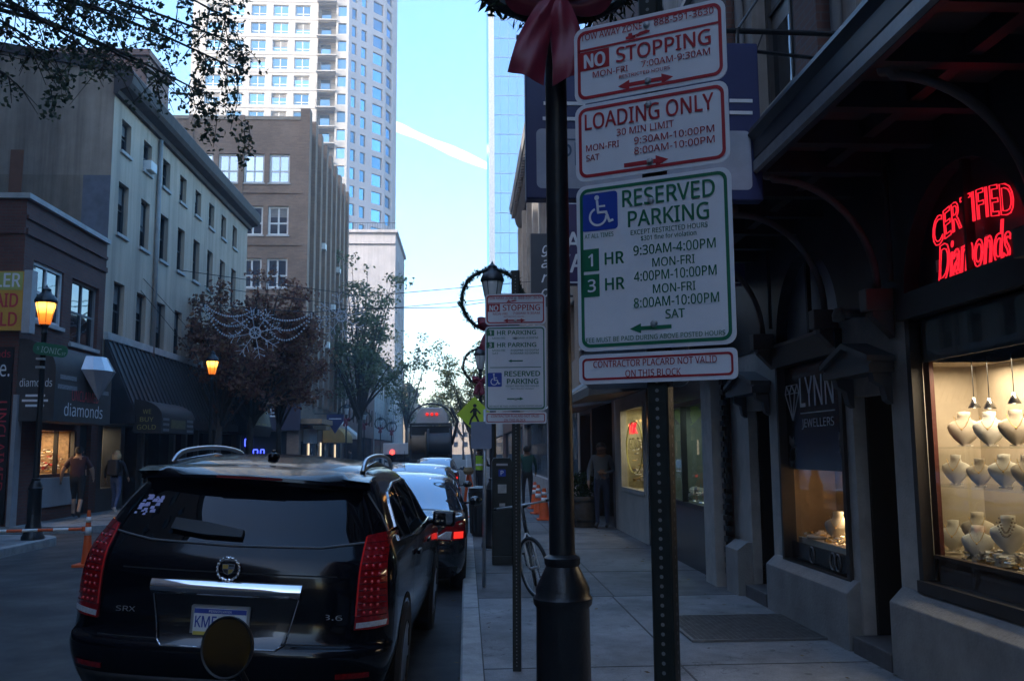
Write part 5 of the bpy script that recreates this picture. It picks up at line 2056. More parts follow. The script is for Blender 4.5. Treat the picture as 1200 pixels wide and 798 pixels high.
# purple sign further back
s = thing('hanging_shop_sign', 'purple projecting sign with white capitals, framed in white, beyond the blue one', 'sign', (2.0, 9.7, 3.5))
p0, p1 = at(652, 334, 9.7), at(872, 240, 9.7)
b = MB()
b.box(p0.x, p1.x, 9.64, 9.76, p0.z, p1.z)
pan = b.build('panel', M('purple_panel', (0.05, 0.025, 0.10), 0.5, var=0.12), s)
b = MB()
w_, h_ = p1.x - p0.x, p1.z - p0.z
cx_, cz_ = (p0.x + p1.x) / 2, (p0.z + p1.z) / 2
b.ring(rrect(w_ - 0.02, h_ - 0.02, 0.02, 3, cx_, cz_), rrect(w_ - 0.05, h_ - 0.05, 0.015, 3, cx_, cz_), (0, 9.637, 0), UX, UZ)
t1, t2, t3 = at(672, 293, 9.63), at(673, 319, 9.63), at(672, 331, 9.63)
b.text('A', (t1.x, 9.636, t1.z), UX, UZ, 0.2, 0.17, 'C', 0.02)
b.text('VA', (t2.x - 0.04, 9.636, t2.z), UX, UZ, 0.2, 0.3, 'C', 0.02)
b.build('lettering', MAT['letter_white'], pan)
b = MB()
b.tube([(p1.x, 9.7, p1.z - 0.1), (WX, 9.7, p1.z - 0.1)], 0.02, 6)
b.tube([(p1.x, 9.7, p0.z + 0.1), (WX, 9.7, p0.z + 0.1)], 0.02, 6)
b.pieces('arm', MAT['black_metal'], s)

# ---- granite-base shop next door ---------------------------------
g = thing('granite_shop_building', 'dark building next door with polished granite base and a wide display window', 'building', (7, 12.5, 0))
BY_0, BY_1 = 10.4, 15.0
b = MB()
ops = [(0.62, 3.1, 0.95, 2.35)]
wall(b, (RX, BY_0, 0), UY, NX, BY_1 - BY_0, 0, 3.4, ops, 0.1)
b.build('granite_wall', M('black_granite', (0.03, 0.032, 0.035), 0.22, var=0.5, scale=30), g)
b = MB()
b.box(RX - 0.14, RX - 0.004, 10.5, 10.95, 0.12, 3.3)
b.build('pilaster', m_pillar, g, bevel=0.01)
b = MB()
for k in range(22):
    b.box(RX - 0.06, RX - 0.003, 10.26, 10.4, 0.3 + 0.12 * k, 0.36 + 0.12 * k)
b.pieces('grille_bar', MAT['black_metal'], g)
display_box(g, RX + 0.1, BY_0 + 0.62, BY_0 + 3.1, 0.95, 2.35, 0.6, 1, M('dim_green_case', (0.13, 0.15, 0.13), 0.7, var=0.3, scale=3), lamp=2.2, lc=(0.8, 1.0, 0.85))
b = MB()
b.quad((RX + 0.05, BY_0 + 0.62, 0.95), (RX + 0.05, BY_0 + 3.1, 0.95), (RX + 0.05, BY_0 + 3.1, 2.35), (RX + 0.05, BY_0 + 0.62, 2.35))
b.build('shop_pane', MAT['shop_glass'], g)
b = MB()
for (y0, y1, z0, z1) in ((BY_0 + 0.6, BY_0 + 0.66, 0.95, 2.35), (BY_0 + 3.05, BY_0 + 3.12, 0.95, 2.35), (BY_0 + 0.66, BY_0 + 3.05, 0.93, 0.99), (BY_0 + 0.66, BY_0 + 3.05, 2.3, 2.36), (BY_0 + 2.1, BY_0 + 2.13, 0.99, 2.3)):
    b.box(RX - 0.02, RX + 0.06, y0, y1, z0, z1)
b.build('window_frame', MAT['black_metal'], g)
b = MB()
ops = [(0.7, 1.8, 4.6, 6.6), (2.7, 3.8, 4.6, 6.6), (0.7, 1.8, 7.9, 9.9), (2.7, 3.8, 7.9, 9.9), (0.7, 1.8, 11, 12.8), (2.7, 3.8, 11, 12.8)]
wall(b, (RX + 0.05, BY_0, 0), UY, NX, BY_1 - BY_0, 3.4, 14.5, ops, 0.2)
b.build('upper_wall', m_upper_stone, g)
for o_ in ops:
    window(g, (RX + 0.05, BY_0, 0), UY, NX, *o_, m_frame_dark, MAT['dark_pane'], 0.2, 1, 2, 0.06, m_coping)
hollow(g, 'rear_wall', m_brick_r, RX + 0.05, 16, BY_0, BY_1, 14.5, skip=('W',))
roof(g, RX + 0.05, 16, BY_0, BY_1, 14.45)
b = MB()
b.prism([(0, 0), (-0.5, 0.1), (-0.55, 0.35), (0, 0.5)], (RX + 0.05, BY_0, 2.72), UX, UZ, UY, BY_1 - BY_0)
b.build('fascia', M('charcoal_fascia', (0.03, 0.03, 0.032), 0.5), g)
glitter('jewelry_trays', RX + 0.15, RX + 0.6, BY_0 + 0.8, BY_0 + 2.6, 0.97, 70, 0.05, [m_white_velvet, m_silver, m_cream], 'white jewelry trays on the greenish counter of the granite shop window', 21, zr=0.2)

# ---- bright window shop ------------------------------------------
g = thing('corner_gold_shop', 'small shop with a bright yellowish window over a white panel', 'building', (7, 16.3, 0))
Y0, Y1 = 15.0, 18.3
b = MB()
ops = [(0.25, 2.5, 0.98, 2.5)]
wall(b, (RX, Y0, 0), UY, NX, Y1 - Y0, 0, 3.3, ops, 0.1)
b.build('wall', M('pale_tile_wall', (0.38, 0.37, 0.34), 0.7, var=0.15, scale=2), g)
display_box(g, RX + 0.1, Y0 + 0.25, Y0 + 2.5, 0.98, 2.5, 0.5, 1, M('yellow_case', (0.45, 0.40, 0.24), 0.8, var=0.3, scale=5), lamp=4, lc=(1, 0.9, 0.62))
b = MB()
b.quad((RX + 0.05, Y0 + 0.25, 0.98), (RX + 0.05, Y0 + 2.5, 0.98), (RX + 0.05, Y0 + 2.5, 2.5), (RX + 0.05, Y0 + 0.25, 2.5))
b.build('shop_pane', MAT['shop_glass'], g)
b = MB()
for (y0, y1, z0, z1) in ((Y0 + 0.2, Y0 + 0.28, 0.95, 2.5), (Y0 + 2.46, Y0 + 2.54, 0.95, 2.5), (Y0 + 0.28, Y0 + 2.46, 0.93, 1.0), (Y0 + 0.28, Y0 + 2.46, 2.45, 2.53)):
    b.box(RX - 0.02, RX + 0.06, y0, y1, z0, z1)
b.build('window_frame', m_pillar, g)
b = outline_text('10K', (RX + 0.04, Y0 + 1.8, 2.0), -UY, UZ, 0.2, 0.75, 0.008)
b.build('neon_letters', m_neon, g)
b = MB()
b.tube([(RX + 0.045, Y0 + 1.4 + 0.8 * math.cos(a), 1.75 + 0.48 * math.sin(a)) for a in [2 * PI * k / 20 for k in range(20)]], 0.012, 4, closed=True)
b.text('GOLD', (RX + 0.045, Y0 + 1.4, 1.72), -UY, UZ, 0.2, 1.0)
b.build('window_lettering', M('yellow_green_letter', (0.45, 0.42, 0.12), 0.5), g)
b = MB()
ops = [(0.5, 1.5, 4.6, 6.4), (2.0, 3.0, 4.6, 6.4), (0.5, 1.5, 7.9, 9.7), (2.0, 3.0, 7.9, 9.7)]
wall(b, (RX + 0.05, Y0, 0), UY, NX, Y1 - Y0, 3.3, 13.0, ops, 0.2)
b.build('upper_wall', m_brick_r, g)
for o_ in ops:
    window(g, (RX + 0.05, Y0, 0), UY, NX, *o_, m_frame_dark, MAT['dark_pane'], 0.2, 1, 2, 0.06, m_coping)
hollow(g, 'rear_wall', m_brick_r, RX + 0.05, 16, Y0, Y1, 13, skip=('W',))
roof(g, RX + 0.05, 16, Y0, Y1, 12.95)
aw = MB()
aw.prism([(0, 0), (-1.0, -0.1), (-1.0, 0.05), (0, 0.75)], (RX + 0.03, Y0 + 0.02, 2.72), UX, UZ, UY, Y1 - Y0 - 0.1)
aw.build('awning', M('tan_grey_awning', (0.12, 0.10, 0.085), 0.7, var=0.2), g)
glitter('jewelry_display', RX + 0.15, RX + 0.5, Y0 + 0.35, Y0 + 2.4, 1.0, 90, 0.05, [m_white_velvet, m_gold, m_cream], 'cream and gold jewelry crowded in the bright yellowish window', 23, zr=0.9)

# ---- dark recessed entrance with string lights -------------------
g = thing('restaurant_building', 'dark recessed restaurant front with a string of warm bulbs and a scalloped awning', 'building', (7, 21, 0))
Y0, Y1 = 18.3, 24.0
b = MB()
wall(b, (RX, Y0, 0), UY, NX, Y1 - Y0, 0, 3.2, [(0.3, 3.3, 0.14, 2.9), (3.6, 5.6, 0.9, 2.6)], 0.6)
b.build('wall', M('dark_front', (0.035, 0.032, 0.032), 0.6, var=0.3), g)
b = MB()
b.box(RX + 0.55, RX + 0.6, Y0 + 0.3, Y0 + 5.6, 0.14, 2.9)
b.build('door', MAT['dark_room'], g)
b = MB()
ops = [(0.8, 1.9, 4.4, 6.2), (2.5, 3.6, 4.4, 6.2), (4.2, 5.3, 4.4, 6.2), (0.8, 1.9, 7.6, 9.4), (2.5, 3.6, 7.6, 9.4), (4.2, 5.3, 7.6, 9.4)]
wall(b, (RX + 0.05, Y0, 0), UY, NX, Y1 - Y0, 3.2, 12.0, ops, 0.2)
b.build('upper_wall', m_brick_r, g)
for o_ in ops:
    window(g, (RX + 0.05, Y0, 0), UY, NX, *o_, m_frame_dark, MAT['dark_pane'], 0.2, 1, 2, 0.06, m_coping)
hollow(g, 'rear_wall', m_brick_r, RX + 0.05, 16, Y0, Y1, 12, skip=('W',))
roof(g, RX + 0.05, 16, Y0, Y1, 11.95)
aw = MB()
aw.prism([(0, 0.1), (-1.1, -0.05), (-1.12, 0.1), (0, 0.85)], (RX + 0.03, Y0 + 0.3, 2.6), UX, UZ, UY, Y1 - Y0 - 0.4)
for k in range(10):
    yk = Y0 + 0.3 + 0.56 * k
    aw.prism([(0.02 + 0.26 + 0.26 * math.cos(a), 0.14 * math.sin(a)) for a in [PI + PI * j / 8 for j in range(9)]], (RX - 1.09, yk, 2.56), UY, UZ, UX, 0.02)
aw.build('awning', M('pale_scalloped_awning', (0.16, 0.16, 0.165), 0.7, var=0.2), g)
t = thing('string_lights', 'string of small warm bulbs glowing under the scalloped awning', 'string lights', (RX - 0.4, 21, 2.4))
b = MB()
P = [(RX - 0.95 + 0.02 * k, 18.6 + 0.36 * k, 2.36 - 0.05 * math.sin(k * 0.9)) for k in range(15)]
b.tube(P, 0.008, 4)
b.build('wire', MAT['black_metal'], t)
b = MB()
for p in P:
    b.sphere((p[0], p[1], p[2] - 0.045), 0.03, 7, 5)
b.pieces('bulb', emit('warm_bulb', (1, 0.45, 0.12), 1.2), t)

# ---- further right-hand buildings --------------------------------
g = block('brick_building', 'brick building behind the vertical blade sign on the right', RX, 16, 24.0, 33.0, 11.6, M('peach_stucco', (0.36, 0.26, 0.19), 0.85, var=0.12), '-', fl=3.2)
g = block('stone_building', 'old pale building with a deep bracketed cornice far on the right', RX, 16, 33.2, 48.0, 14.2, M('old_grey_stone', (0.26, 0.25, 0.24), 0.85, var=0.25, scale=1.2), '-', fl=3.3)
b = MB()
b.prism([(0, 0), (-0.15, 0.0), (-0.25, 0.3), (-0.6, 0.36), (-0.66, 0.7), (0, 0.8)], (RX - 0.003, 33.15, 14.2), UX, UZ, UY, 14.9)
b.build('deep_cornice', m_upper_stone, g)
b = MB()
for k in range(36):
    y = 33.3 + 0.41 * k
    b.box(RX - 0.55, RX - 0.02, y, y + 0.16, 14.26, 14.55)
b.pieces('cornice_bracket', M('dark_bracket', (0.10, 0.09, 0.085), 0.8), g)
b = MB()
for y in (33.4, 36.8, 40.2, 43.6, 47.2):
    b.box(RX - 0.22, RX - 0.002, y, y + 0.5, 3.6, 13.6)
b.pieces('pilaster', m_upper_stone, g)
block('brick_building', 'dark brick building beyond the bracketed cornice on the right', RX, 16, 48.2, 74, 9.5, m_brick_red, '-')
block('stone_building', 'distant grey building on the right beyond the crossing sign', RX, 16, 75, 130, 9, m_far1, '-', bay=4)
block('brick_building', 'most distant brick building on the right of the street', RX, 16, 190, 330, 9.5, m_brick_red, '-', bay=7)
block('brick_building', 'brick row on the right side of the street behind the camera', RX, 16, -46, -3.1, 24, m_brick_r, '-', bay=3.2)
s = thing('blade_sign', 'dark vertical blade sign with pale script letters stacked down it', 'sign', (2.4, 24.5, 4.5))
p0, p1 = at(622, 335, 25), at(650, 275, 25)
b = MB()
b.box(p0.x, RX - 0.15, 24.9, 25.05, p0.z - 0.6, p1.z)
pan = b.build('panel', M('charcoal_panel', (0.035, 0.035, 0.04), 0.5, var=0.2), s)
t = MB()
for k, ch in enumerate('garo'):
    pp = at(639, 297 + 17 * k, 24.9)
    t.text(ch, (pp.x, 24.893, pp.z), UX, UZ, 0.3, 0.22, 'C', 0.01, 0.3)
t.build('lettering', MAT['letter_white'], pan)
b = MB()
for z in (p0.z - 0.3, p1.z - 0.2):
    b.tube([(RX - 0.2, 24.97, z), (RX + 0.02, 24.97, z)], 0.03, 6)
b.pieces('arm', MAT['black_metal'], s)
# glass skyscraper
g = thing('glass_skyscraper', 'pale blue glass skyscraper with a white corner rising at the right end of the street', 'building', (20, 165, 0))
SX0, SY = 4.4, 150.0
b = MB()
b.quad((SX0, SY, 0), (40, SY, 0), (40, SY, 105), (SX0, SY, 105))
b.quad((SX0, SY, 0), (SX0, SY + 35, 0), (SX0, SY + 35, 105), (SX0, SY, 105))
b.quad((40, SY, 0), (40, SY + 35, 0), (40, SY + 35, 105), (40, SY, 105))
b.quad((SX0, SY + 35, 0), (40, SY + 35, 0), (40, SY + 35, 105), (SX0, SY + 35, 105))
b.quad((SX0, SY, 105), (40, SY, 105), (40, SY + 35, 105), (SX0, SY + 35, 105))
b.build('curtain_wall', m_blue_glass, g)
b = MB()
for k in range(30):
    z = 3.5 * k
    b.box(SX0, 40, SY - 0.06, SY, z, z + 0.14)
for k in range(24):
    x = SX0 + 1.5 * k
    b.box(x, x + 0.06, SY - 0.1, SY - 0.01, 0, 105)
b.build('mullions', M('blue_grey_mullion', (0.22, 0.32, 0.42), 0.4, 0.3), g)
b = MB()
b.box(SX0 - 0.45, SX0 + 0.5, SY - 0.3, SY + 0.8, 0, 105)
b.build('corner_mast', M('white_corner', (0.75, 0.73, 0.7), 0.5), g)

# ================================================================== STREET LAMPS


def lamp_proto(name, label, lit, wreath, group, cat='street lamp'):
    t = local_thing(name, label, cat, group)
    b = MB()
    b.lathe([(0.2, 0), (0.2, 0.05), (0.175, 0.09), (0.14, 0.22), (0.122, 0.3), (0.116, 0.9), (0.128, 0.915), (0.13, 0.94), (0.118, 0.955), (0.118, 0.98), (0.072, 1.075), (0.078, 1.085), (0.08, 1.11), (0.06, 1.125)], n=28)
    b.build('base', MAT['black_iron'], t, smooth=True, split=40)
    b = MB()
    b.lathe([(0.057, 1.12), (0.055, 1.6), (0.048, 3.8), (0.06, 3.82), (0.06, 3.86), (0.05, 3.88), (0.055, 3.95), (0.085, 4.0)], n=20)
    b.build('pole', MAT['black_iron'], t, smooth=True, split=50)
    b = MB()
    b.lathe([(0.085, 4.0), (0.1, 4.01), (0.135, 4.2), (0.17, 4.36), (0.175, 4.42), (0.0, 4.43)], n=22)
    b.build('lamp_glass', MAT['lit_globe'] if lit else MAT['globe'], t, smooth=True)
    b = MB()
    for k in range(6):
        a = 2 * PI * k / 6
        b.tube([(0.09 * math.cos(a), 0.09 * math.sin(a), 4.0), (0.139 * math.cos(a), 0.139 * math.sin(a), 4.2), (0.18 * math.cos(a), 0.18 * math.sin(a), 4.42)], 0.007, 4)
    b.lathe([(0.19, 4.41), (0.205, 4.43), (0.2, 4.47), (0.16, 4.55), (0.095, 4.6), (0.08, 4.66), (0.085, 4.68), (0.03, 4.72), (0, 4.78)], n=22)
    b.build('lamp_cap', MAT['black_iron'], t, smooth=True, split=50)
    return t


def crom(tab, n):
    out = []
    m = len(tab)
    for i in range(m - 1):
        p0, p1, p2, p3 = tab[max(0, i - 1)], tab[i], tab[i + 1], tab[min(m - 1, i + 2)]
        for k in range(n):
            t = k / n
            out.append(tuple(0.5 * ((2 * b_) + (-a + c) * t + (2 * a - 5 * b_ + 4 * c - d) * t * t + (-a + 3 * b_ - 3 * c + d) * t ** 3) for a, b_, c, d in zip(p0, p1, p2, p3)))
    out.append(tab[-1])
    return out


def wreath_proto(label, group, seed=1):
    t = local_thing('wreath', label, 'wreath', group)
    r = random.Random(seed)
    b = MB()
    R0, zc = 0.52, 0.0
    for k in range(1500):
        a = r.uniform(0, 2 * PI)
        lump = 0.75 + 0.35 * math.sin(a * 17) * math.sin(a * 5 + 1)
        q = r.uniform(0, 2 * PI)
        rad = 0.075 * lump * math.sqrt(r.random())
        c = Vector(((R0 + rad * math.cos(q)) * math.cos(a), rad * math.sin(q), zc + (R0 + rad * math.cos(q)) * math.sin(a)))
        d = Vector((r.uniform(-1, 1), r.uniform(-1, 1), r.uniform(-1, 1))).normalized()
        e = d.orthogonal().normalized()
        L, w = r.uniform(0.03, 0.06), r.uniform(0.006, 0.014)
        b.add([c - d * L * .5, c + e * w, c + d * L, c - e * w], [(0, 1, 2, 3)])
    b.build('garland', MAT['garland'], t)
    b = MB()
    b.tube([(R0 * math.cos(a), 0, R0 * math.sin(a)) for a in [2 * PI * k / 40 for k in range(40)]], 0.03, 6, closed=True)
    b.build('hoop', MAT['black_iron'], t)
    # bow of wide ribbon at the bottom
    z0 = -R0 + 0.06
    b = MB()
    th = 0.008

    def ribbon(center, width_dir, w, cup=0.03):
        """soft ribbon: smooth path, cupped and rippled across its width, both faces modelled"""
        wd_ = width_dir if isinstance(width_dir, list) else [width_dir] * len(center)
        rows_ = crom([tuple(p) + tuple(d) + (q,) for p, d, q in zip(center, wd_, w)], 6)
        V, F, m = [], [], 8
        n = len(rows_)
        for i, q in enumerate(rows_):
            p, d, ww = Vector(q[:3]), Vector(q[3:6]), q[6]
            for side in (0, 1):
                for k in range(m + 1):
                    x = -1 + 2 * k / m
                    yy = cup * (1 - x * x) * ww / .15 + .007 * math.sin(5 * x + i * .35) + (.006 if side else 0)
                    V.append(p + d * (x * ww / 2) + Vector((0, -yy if side else -yy, 0)))
        M_ = 2 * (m + 1)
        for i in range(n - 1):
            a0, a1 = i * M_, (i + 1) * M_
            for k in range(m):
                F.append((a0 + k, a0 + k + 1, a1 + k + 1, a1 + k))
                F.append((a0 + m + 1 + k, a1 + m + 1 + k, a1 + m + 2 + k, a0 + m + 2 + k))
            F.append((a0, a1, a1 + m + 1, a0 + m + 1))
            F.append((a0 + m, a0 + 2 * m + 1, a1 + 2 * m + 1, a1 + m))
        b.add(V, F)
    for s in (-1, 1):
        ribbon([(0.0, -0.10, z0), (s * 0.09, -0.16, z0 + 0.05), (s * 0.2, -0.17, z0 + 0.075), (s * 0.255, -0.13, z0 + 0.05), (s * 0.2, -0.09, z0 + 0.0), (s * 0.09, -0.08, z0 - 0.02), (0, -0.10, z0)],
               [(0, 0.15, 1), (-0.1 * s, 0.2, 1), (0, .2, 1), (0.1 * s, 0.1, 1), (0, 0, 1), (0, 0, 1), (0, 0.1, 1)], [0.06, 0.13, 0.15, 0.15, 0.14, 0.11, 0.06])
        ribbon([(s * 0.01 - .01, -0.13, z0 - 0.0), (s * 0.035 - .025, -0.16, z0 - 0.1), (s * 0.072 - .04, -0.15, z0 - 0.22), (s * 0.09 - .05, -0.17, z0 - 0.34), (s * 0.10 - .055, -0.16, z0 - 0.42)], [(1, 0, 0.0), (1, 0.15, 0.1 * s), (1, -0.1 * s, 0.15 * s), (1, 0.1, 0.3 * s), (1, 0, 0.4 * s)], [0.06, 0.11, 0.14, 0.15, 0.16])
    b.sphere((0, -0.15, z0), 0.04, 10, 7, (1, 0.8, 1.1))
    b.build('bow', MAT['red_ribbon'], t, smooth=True, split=45)
    return t


lampU = lamp_proto('street_lamp', 'black street lamp', False, True, 'lamp posts along the kerbs')
lampL = lamp_proto('street_lamp', 'black street lamp', True, False, 'lamp posts along the kerbs')
wre = wreath_proto('wreath', 'wreaths hung on the lamp posts')
LXp, RXp = -8.0, 0.42
lampL.location = (LXp, 17.3, SW)
tag(lampL, 'black cast iron street lamp glowing orange that carries the green street name sign')
dup(lampL, (LXp, 28.6, SW), 0.3, 'street lamp glowing orange in front of the dark seamed canopy')
lampU.location = (RXp, 4.0, SW)
tag(lampU, 'nearest black street lamp post beside the parking signs, its head above the picture')
wre.location = (RXp, 4.0 - 0.02, SW + 4.1)
tag(wre, 'pine wreath with big dark red bow on the nearest lamp post, cut by the frame')
left_labels = ['first of the wreathed unlit lamps on the far left pavement, by the blue shield sign', 'second wreathed lamp on the far left pavement', 'third wreathed lamp on the far left pavement', 'farthest wreathed lamp on the left pavement']
for k, (x, y, lab) in enumerate(((at(577, 340, 15).x, 15.0, 'unlit lamp post on the right kerb rising behind the second parking sign'), (at(563, 430, 27).x, 27.0, 'third lamp post along the right kerb, behind the crossing sign'), (LXp, atx(406, 485, LXp).y, left_labels[0]), (LXp, atx(427, 490, LXp).y, left_labels[1]), (LXp, atx(446, 495, LXp).y, left_labels[2]), (LXp, atx(459, 500, LXp).y, left_labels[3]))):
    dup(lampU, (x, y, SW), 0.4 * k, lab)
    dup(wre, (x, y - 0.02, SW + 4.1), 0.05 * k, ('large wreath silhouetted against the sky above the second parking sign', 'lower wreath half hidden by the second parking sign', 'wreath with red bow on the lamp by the blue shield sign', 'wreath with red bow on the second far left lamp', 'wreath with red bow on the third far left lamp', 'wreath on the farthest left lamp')[k])

# street name sign on the left lamp
s = thing('street_name_sign', 'green street name plate with rounded ends fixed to the glowing lamp post', 'street sign', (LXp, 17.2, 3.4))
b = MB()
pc = at(59, 410, 17.15)
b.prism(rrect(0.62, 0.23, 0.1, 6), (pc.x, pc.y, pc.z), Vector((0.97, 0.1, -0.14)).normalized(), Vector((0.14, 0, 0.99)).normalized(), UY, 0.012)
pan = b.build('panel', MAT['sign_green'], s)
b = MB()
uu, vv = Vector((0.97, 0.1, -0.14)).normalized(), Vector((0.14, 0, 0.99)).normalized()
b.text('IONIC', Vector((pc.x, pc.y - 0.004, pc.z)) - vv * 0.065 + uu * 0.02, uu, vv, 0.11, 0.36)
b.text('ST', Vector((pc.x, pc.y - 0.004, pc.z)) - vv * 0.065 + uu * 0.25, uu, vv, 0.05)
b.text('S', Vector((pc.x, pc.y - 0.004, pc.z)) - vv * 0.03 - uu * 0.22, uu, vv, 0.06)
b.build('lettering', M('sign_letter_pale', (0.4, 0.5, 0.45), 0.5), pan)
b = MB()
b.box(LXp - 0.07, LXp + 0.07, 17.17, 17.26, 3.3, 3.34)
b.box(LXp - 0.07, LXp + 0.07, 17.17, 17.26, 3.46, 3.5)
b.pieces('bracket', MAT['steel'], s)

# ================================================================== PARKING SIGNS
BLACKHOLE = M('punched_hole', (0.16, 0.16, 0.16), 0.6)


def sign_post(h, name, label, loc, front_holes=True):
    t = thing(name, label, 'sign post', (0, 0, 0))
    b = MB()
    w = 0.03
    ch = 0.005
    P = [(-w, -w + ch), (-w + ch, -w), (w - ch, -w), (w, -w + ch), (w, w - ch), (w - ch, w), (-w + ch, w), (-w, w - ch)]
    b.prism(P, (0, 0, -0.02), UX, UY, UZ, h)
    b.build('post', MAT['green_black'], t)
    b = MB()
    z = 0.04
    while z < h - 0.05:
        b.poly(circ(0.0055, 8), (0.0, -w - 0.0015, z), UX, UZ)
        b.poly(circ(0.0055, 8), (-w - 0.0015, 0, z), UY, UZ)
        b.poly(circ(0.0055, 8), (w + 0.0015, 0, z), UY, UZ)
        z += 0.0254
    b.build('punched_holes', BLACKHOLE, t)
    return t


class Sign:
    """one sign panel: plate with border, lettering in fractions of its width and height"""
    def __init__(s, root, w, h, zc, colour, y=-0.042, x=0.0, name='sign_panel', rad=0.03, rim=0.0095, label=None):
        s.w, s.h, s.zc, s.y, s.x = w, h, zc, y, x
        b = MB()
        b.prism(rrect(w, h, rad), (x, y, zc), UX, UZ, UY, 0.004)
        s.pan = b.build(name, MAT['sign_white'], root)
        if label:
            s.pan['label'] = label
        s.parts = {}
        s.rad = rad
        g = s.mb(colour)
        m = 0.011
        g.ring(rrect(w - 2 * m, h - 2 * m, rad * 0.85), rrect(w - 2 * m - 2 * rim, h - 2 * m - 2 * rim, rad * 0.6), (x, y - 0.0015, zc), UX, UZ)
        g2 = s.mb('bolt')
        for v in (0.86, 0.14):
            if h > 0.12:
                g2.lathe([(0.0, -0.011), (0.007, -0.010), (0.008, -0.004), (0.011, -0.001)], (x + 0.0, y, zc - h / 2 + v * h), 10, 'y')

    def mb(s, c):
        if c not in s.parts:
            s.parts[c] = MB()
        return s.parts[c]

    def P(s, u, v, d=0.002):
        return Vector((s.x - s.w / 2 + u * s.w, s.y - d, s.zc - s.h / 2 + v * s.h))

    def text(s, c, t, u0, u1, v, vh, bold=0.0, d=0.002):
        s.mb(c).text(t, s.P((u0 + u1) / 2, v, d), UX, UZ, vh * s.h, (u1 - u0) * s.w if len(t) > 1 else None, 'C', max(bold, .004) * (2.0 if bold > .007 else 1.9))

    def rect(s, c, u0, u1, v0, v1, d=0.0015):
        a, e = s.P(u0, v0, d), s.P(u1, v1, d)
        s.mb(c).quad(a, (e.x, a.y, a.z), e, (a.x, a.y, e.z))

    def arrow(s, c, u0, u1, v, hh, left, right, shaft=0.38):
        """arrow from u0 to u1 centred on v, total head height hh"""
        hl = hh * s.h / s.w * 1.15
        a, e = u0 + (hl if left else 0), u1 - (hl if right else 0)
        s.rect(c, a, e, v - hh * shaft / 2, v + hh * shaft / 2)
        for (flag, tip, base) in ((left, u0, a), (right, u1, e)):
            if flag:
                s.mb(c).add([s.P(tip, v, 0.0015), s.P(base, v - hh / 2, 0.0015), s.P(base, v + hh / 2, 0.0015)], [(0, 1, 2)])

    def wheelchair(s, c, cu, cv, size):
        """access symbol: head, bent body, wheel ring"""
        m = s.mb(c)
        o = s.P(cu, cv, 0.0035)
        k = size

        def q(x, z):
            return o + Vector((x * k, 0, z * k))

        def stroke(pts, w):
            for (p, r_) in zip(pts[:-1], pts[1:]):
                p, r_ = q(*p), q(*r_)
                dd = (r_ - p).normalized()
                nn = Vector((-dd.z, 0, dd.x)) * w * k / 2
                p, r_ = p - dd * w * k * 0.3, r_ + dd * w * k * 0.3
                m.quad(p - nn, r_ - nn, r_ + nn, p + nn)
        m.poly([(a * k, b_ * k) for a, b_ in circ(0.075, 14, -0.08, 0.40)], o, UX, UZ)
        stroke([(-0.07, 0.30), (-0.04, -0.05), (0.20, -0.05), (0.30, -0.34), (0.40, -0.31)], 0.075)
        stroke([(-0.055, 0.13), (0.16, 0.13)], 0.06)
        # wheel
        n = 22
        A = [PI * 0.62 + (2 * PI * 0.70) * i / n for i in range(n + 1)]
        V = []
        for a in A:
            for rr in (0.22, 0.285):
                V.append(o + Vector(((-0.05 + rr * math.cos(a)) * k, 0, (-0.17 + rr * math.sin(a)) * k)))
        m.add(V, [(2 * i, 2 * i + 1, 2 * i + 3, 2 * i + 2) for i in range(n)])

    def finish(s):
        mm = dict(red=MAT['sign_red'], green=MAT['sign_green'], white=MAT['sign_white'], blue=MAT['sign_blue'], bolt=MAT['steel'], black=MAT['car_trim'])
        nm = dict(red='red_lettering', green='green_lettering', white='white_lettering', blue='blue_panel', bolt='bolts', black='marks')
        for c, m in s.parts.items():
            if c == 'bolt':
                if m.v:
                    m.pieces('bolt', mm[c], s.pan)
            else:
                m.build(nm[c], mm[c], s.pan)


def no_stopping(root, w, h, zc, detail=True):
    g = Sign(root, w, h, zc, 'red', label='red and white no stopping panel')
    g.rect('red', 0.03, 0.97, 0.685, 0.715)
    g.text('red', 'TOW AWAY ZONE', 0.05, 0.47, 0.825, 0.085, 0.003)
    g.text('red', '888-591-3630', 0.55, 0.93, 0.825, 0.085, 0.003)
    # tow truck towing a car
    m = g.mb('red')
    for (poly, du) in (([(0, 0), (.3, 0), (.3, .5), (.2, .5), (.2, .9), (.08, .9), (.08, .5), (0, .4)], 0.36), ([(0, .1), (.4, .45), (.42, .75), (.3, .9), (.12, .8), (.0, .45)], 0.43)):
        o = g.P(du, 0.725, 0.0018)
        m.poly([(a * 0.1, b_ * 0.019) for a, b_ in poly], o, UX, UZ)
    m.bar(g.P(0.40, 0.745, 0.002), g.P(0.44, 0.77, 0.002), 0.002, 0.002)
    g.rect('red', 0.035, 0.245, 0.425, 0.675)
    g.text('white', 'NO', 0.075, 0.215, 0.455, 0.175, 0.02, 0.003)
    g.text('red', 'STOPPING', 0.295, 0.905, 0.455, 0.185, 0.010)
    g.text('red', 'MON-FRI', 0.13, 0.37, 0.315, 0.075, 0.005)
    g.text('red', '7:00AM-9:30AM', 0.46, 0.90, 0.325, 0.08, 0.005)
    g.text('red', 'RESTRICTED HOURS', 0.31, 0.645, 0.235, 0.042)
    g.arrow('red', 0.30, 0.665, 0.135, 0.13, True, True)
    g.finish()


def contractor(root, w, h, zc):
    g = Sign(root, w, h, zc, 'red', rad=0.015, rim=0.006, label='narrow red and white contractor placard panel')
    g.text('red', 'CONTRACTOR PLACARD NOT VALID', 0.10, 0.88, 0.55, 0.22, 0.003)
    g.text('red', 'ON THIS BLOCK', 0.31, 0.66, 0.2, 0.22, 0.003)
    g.finish()


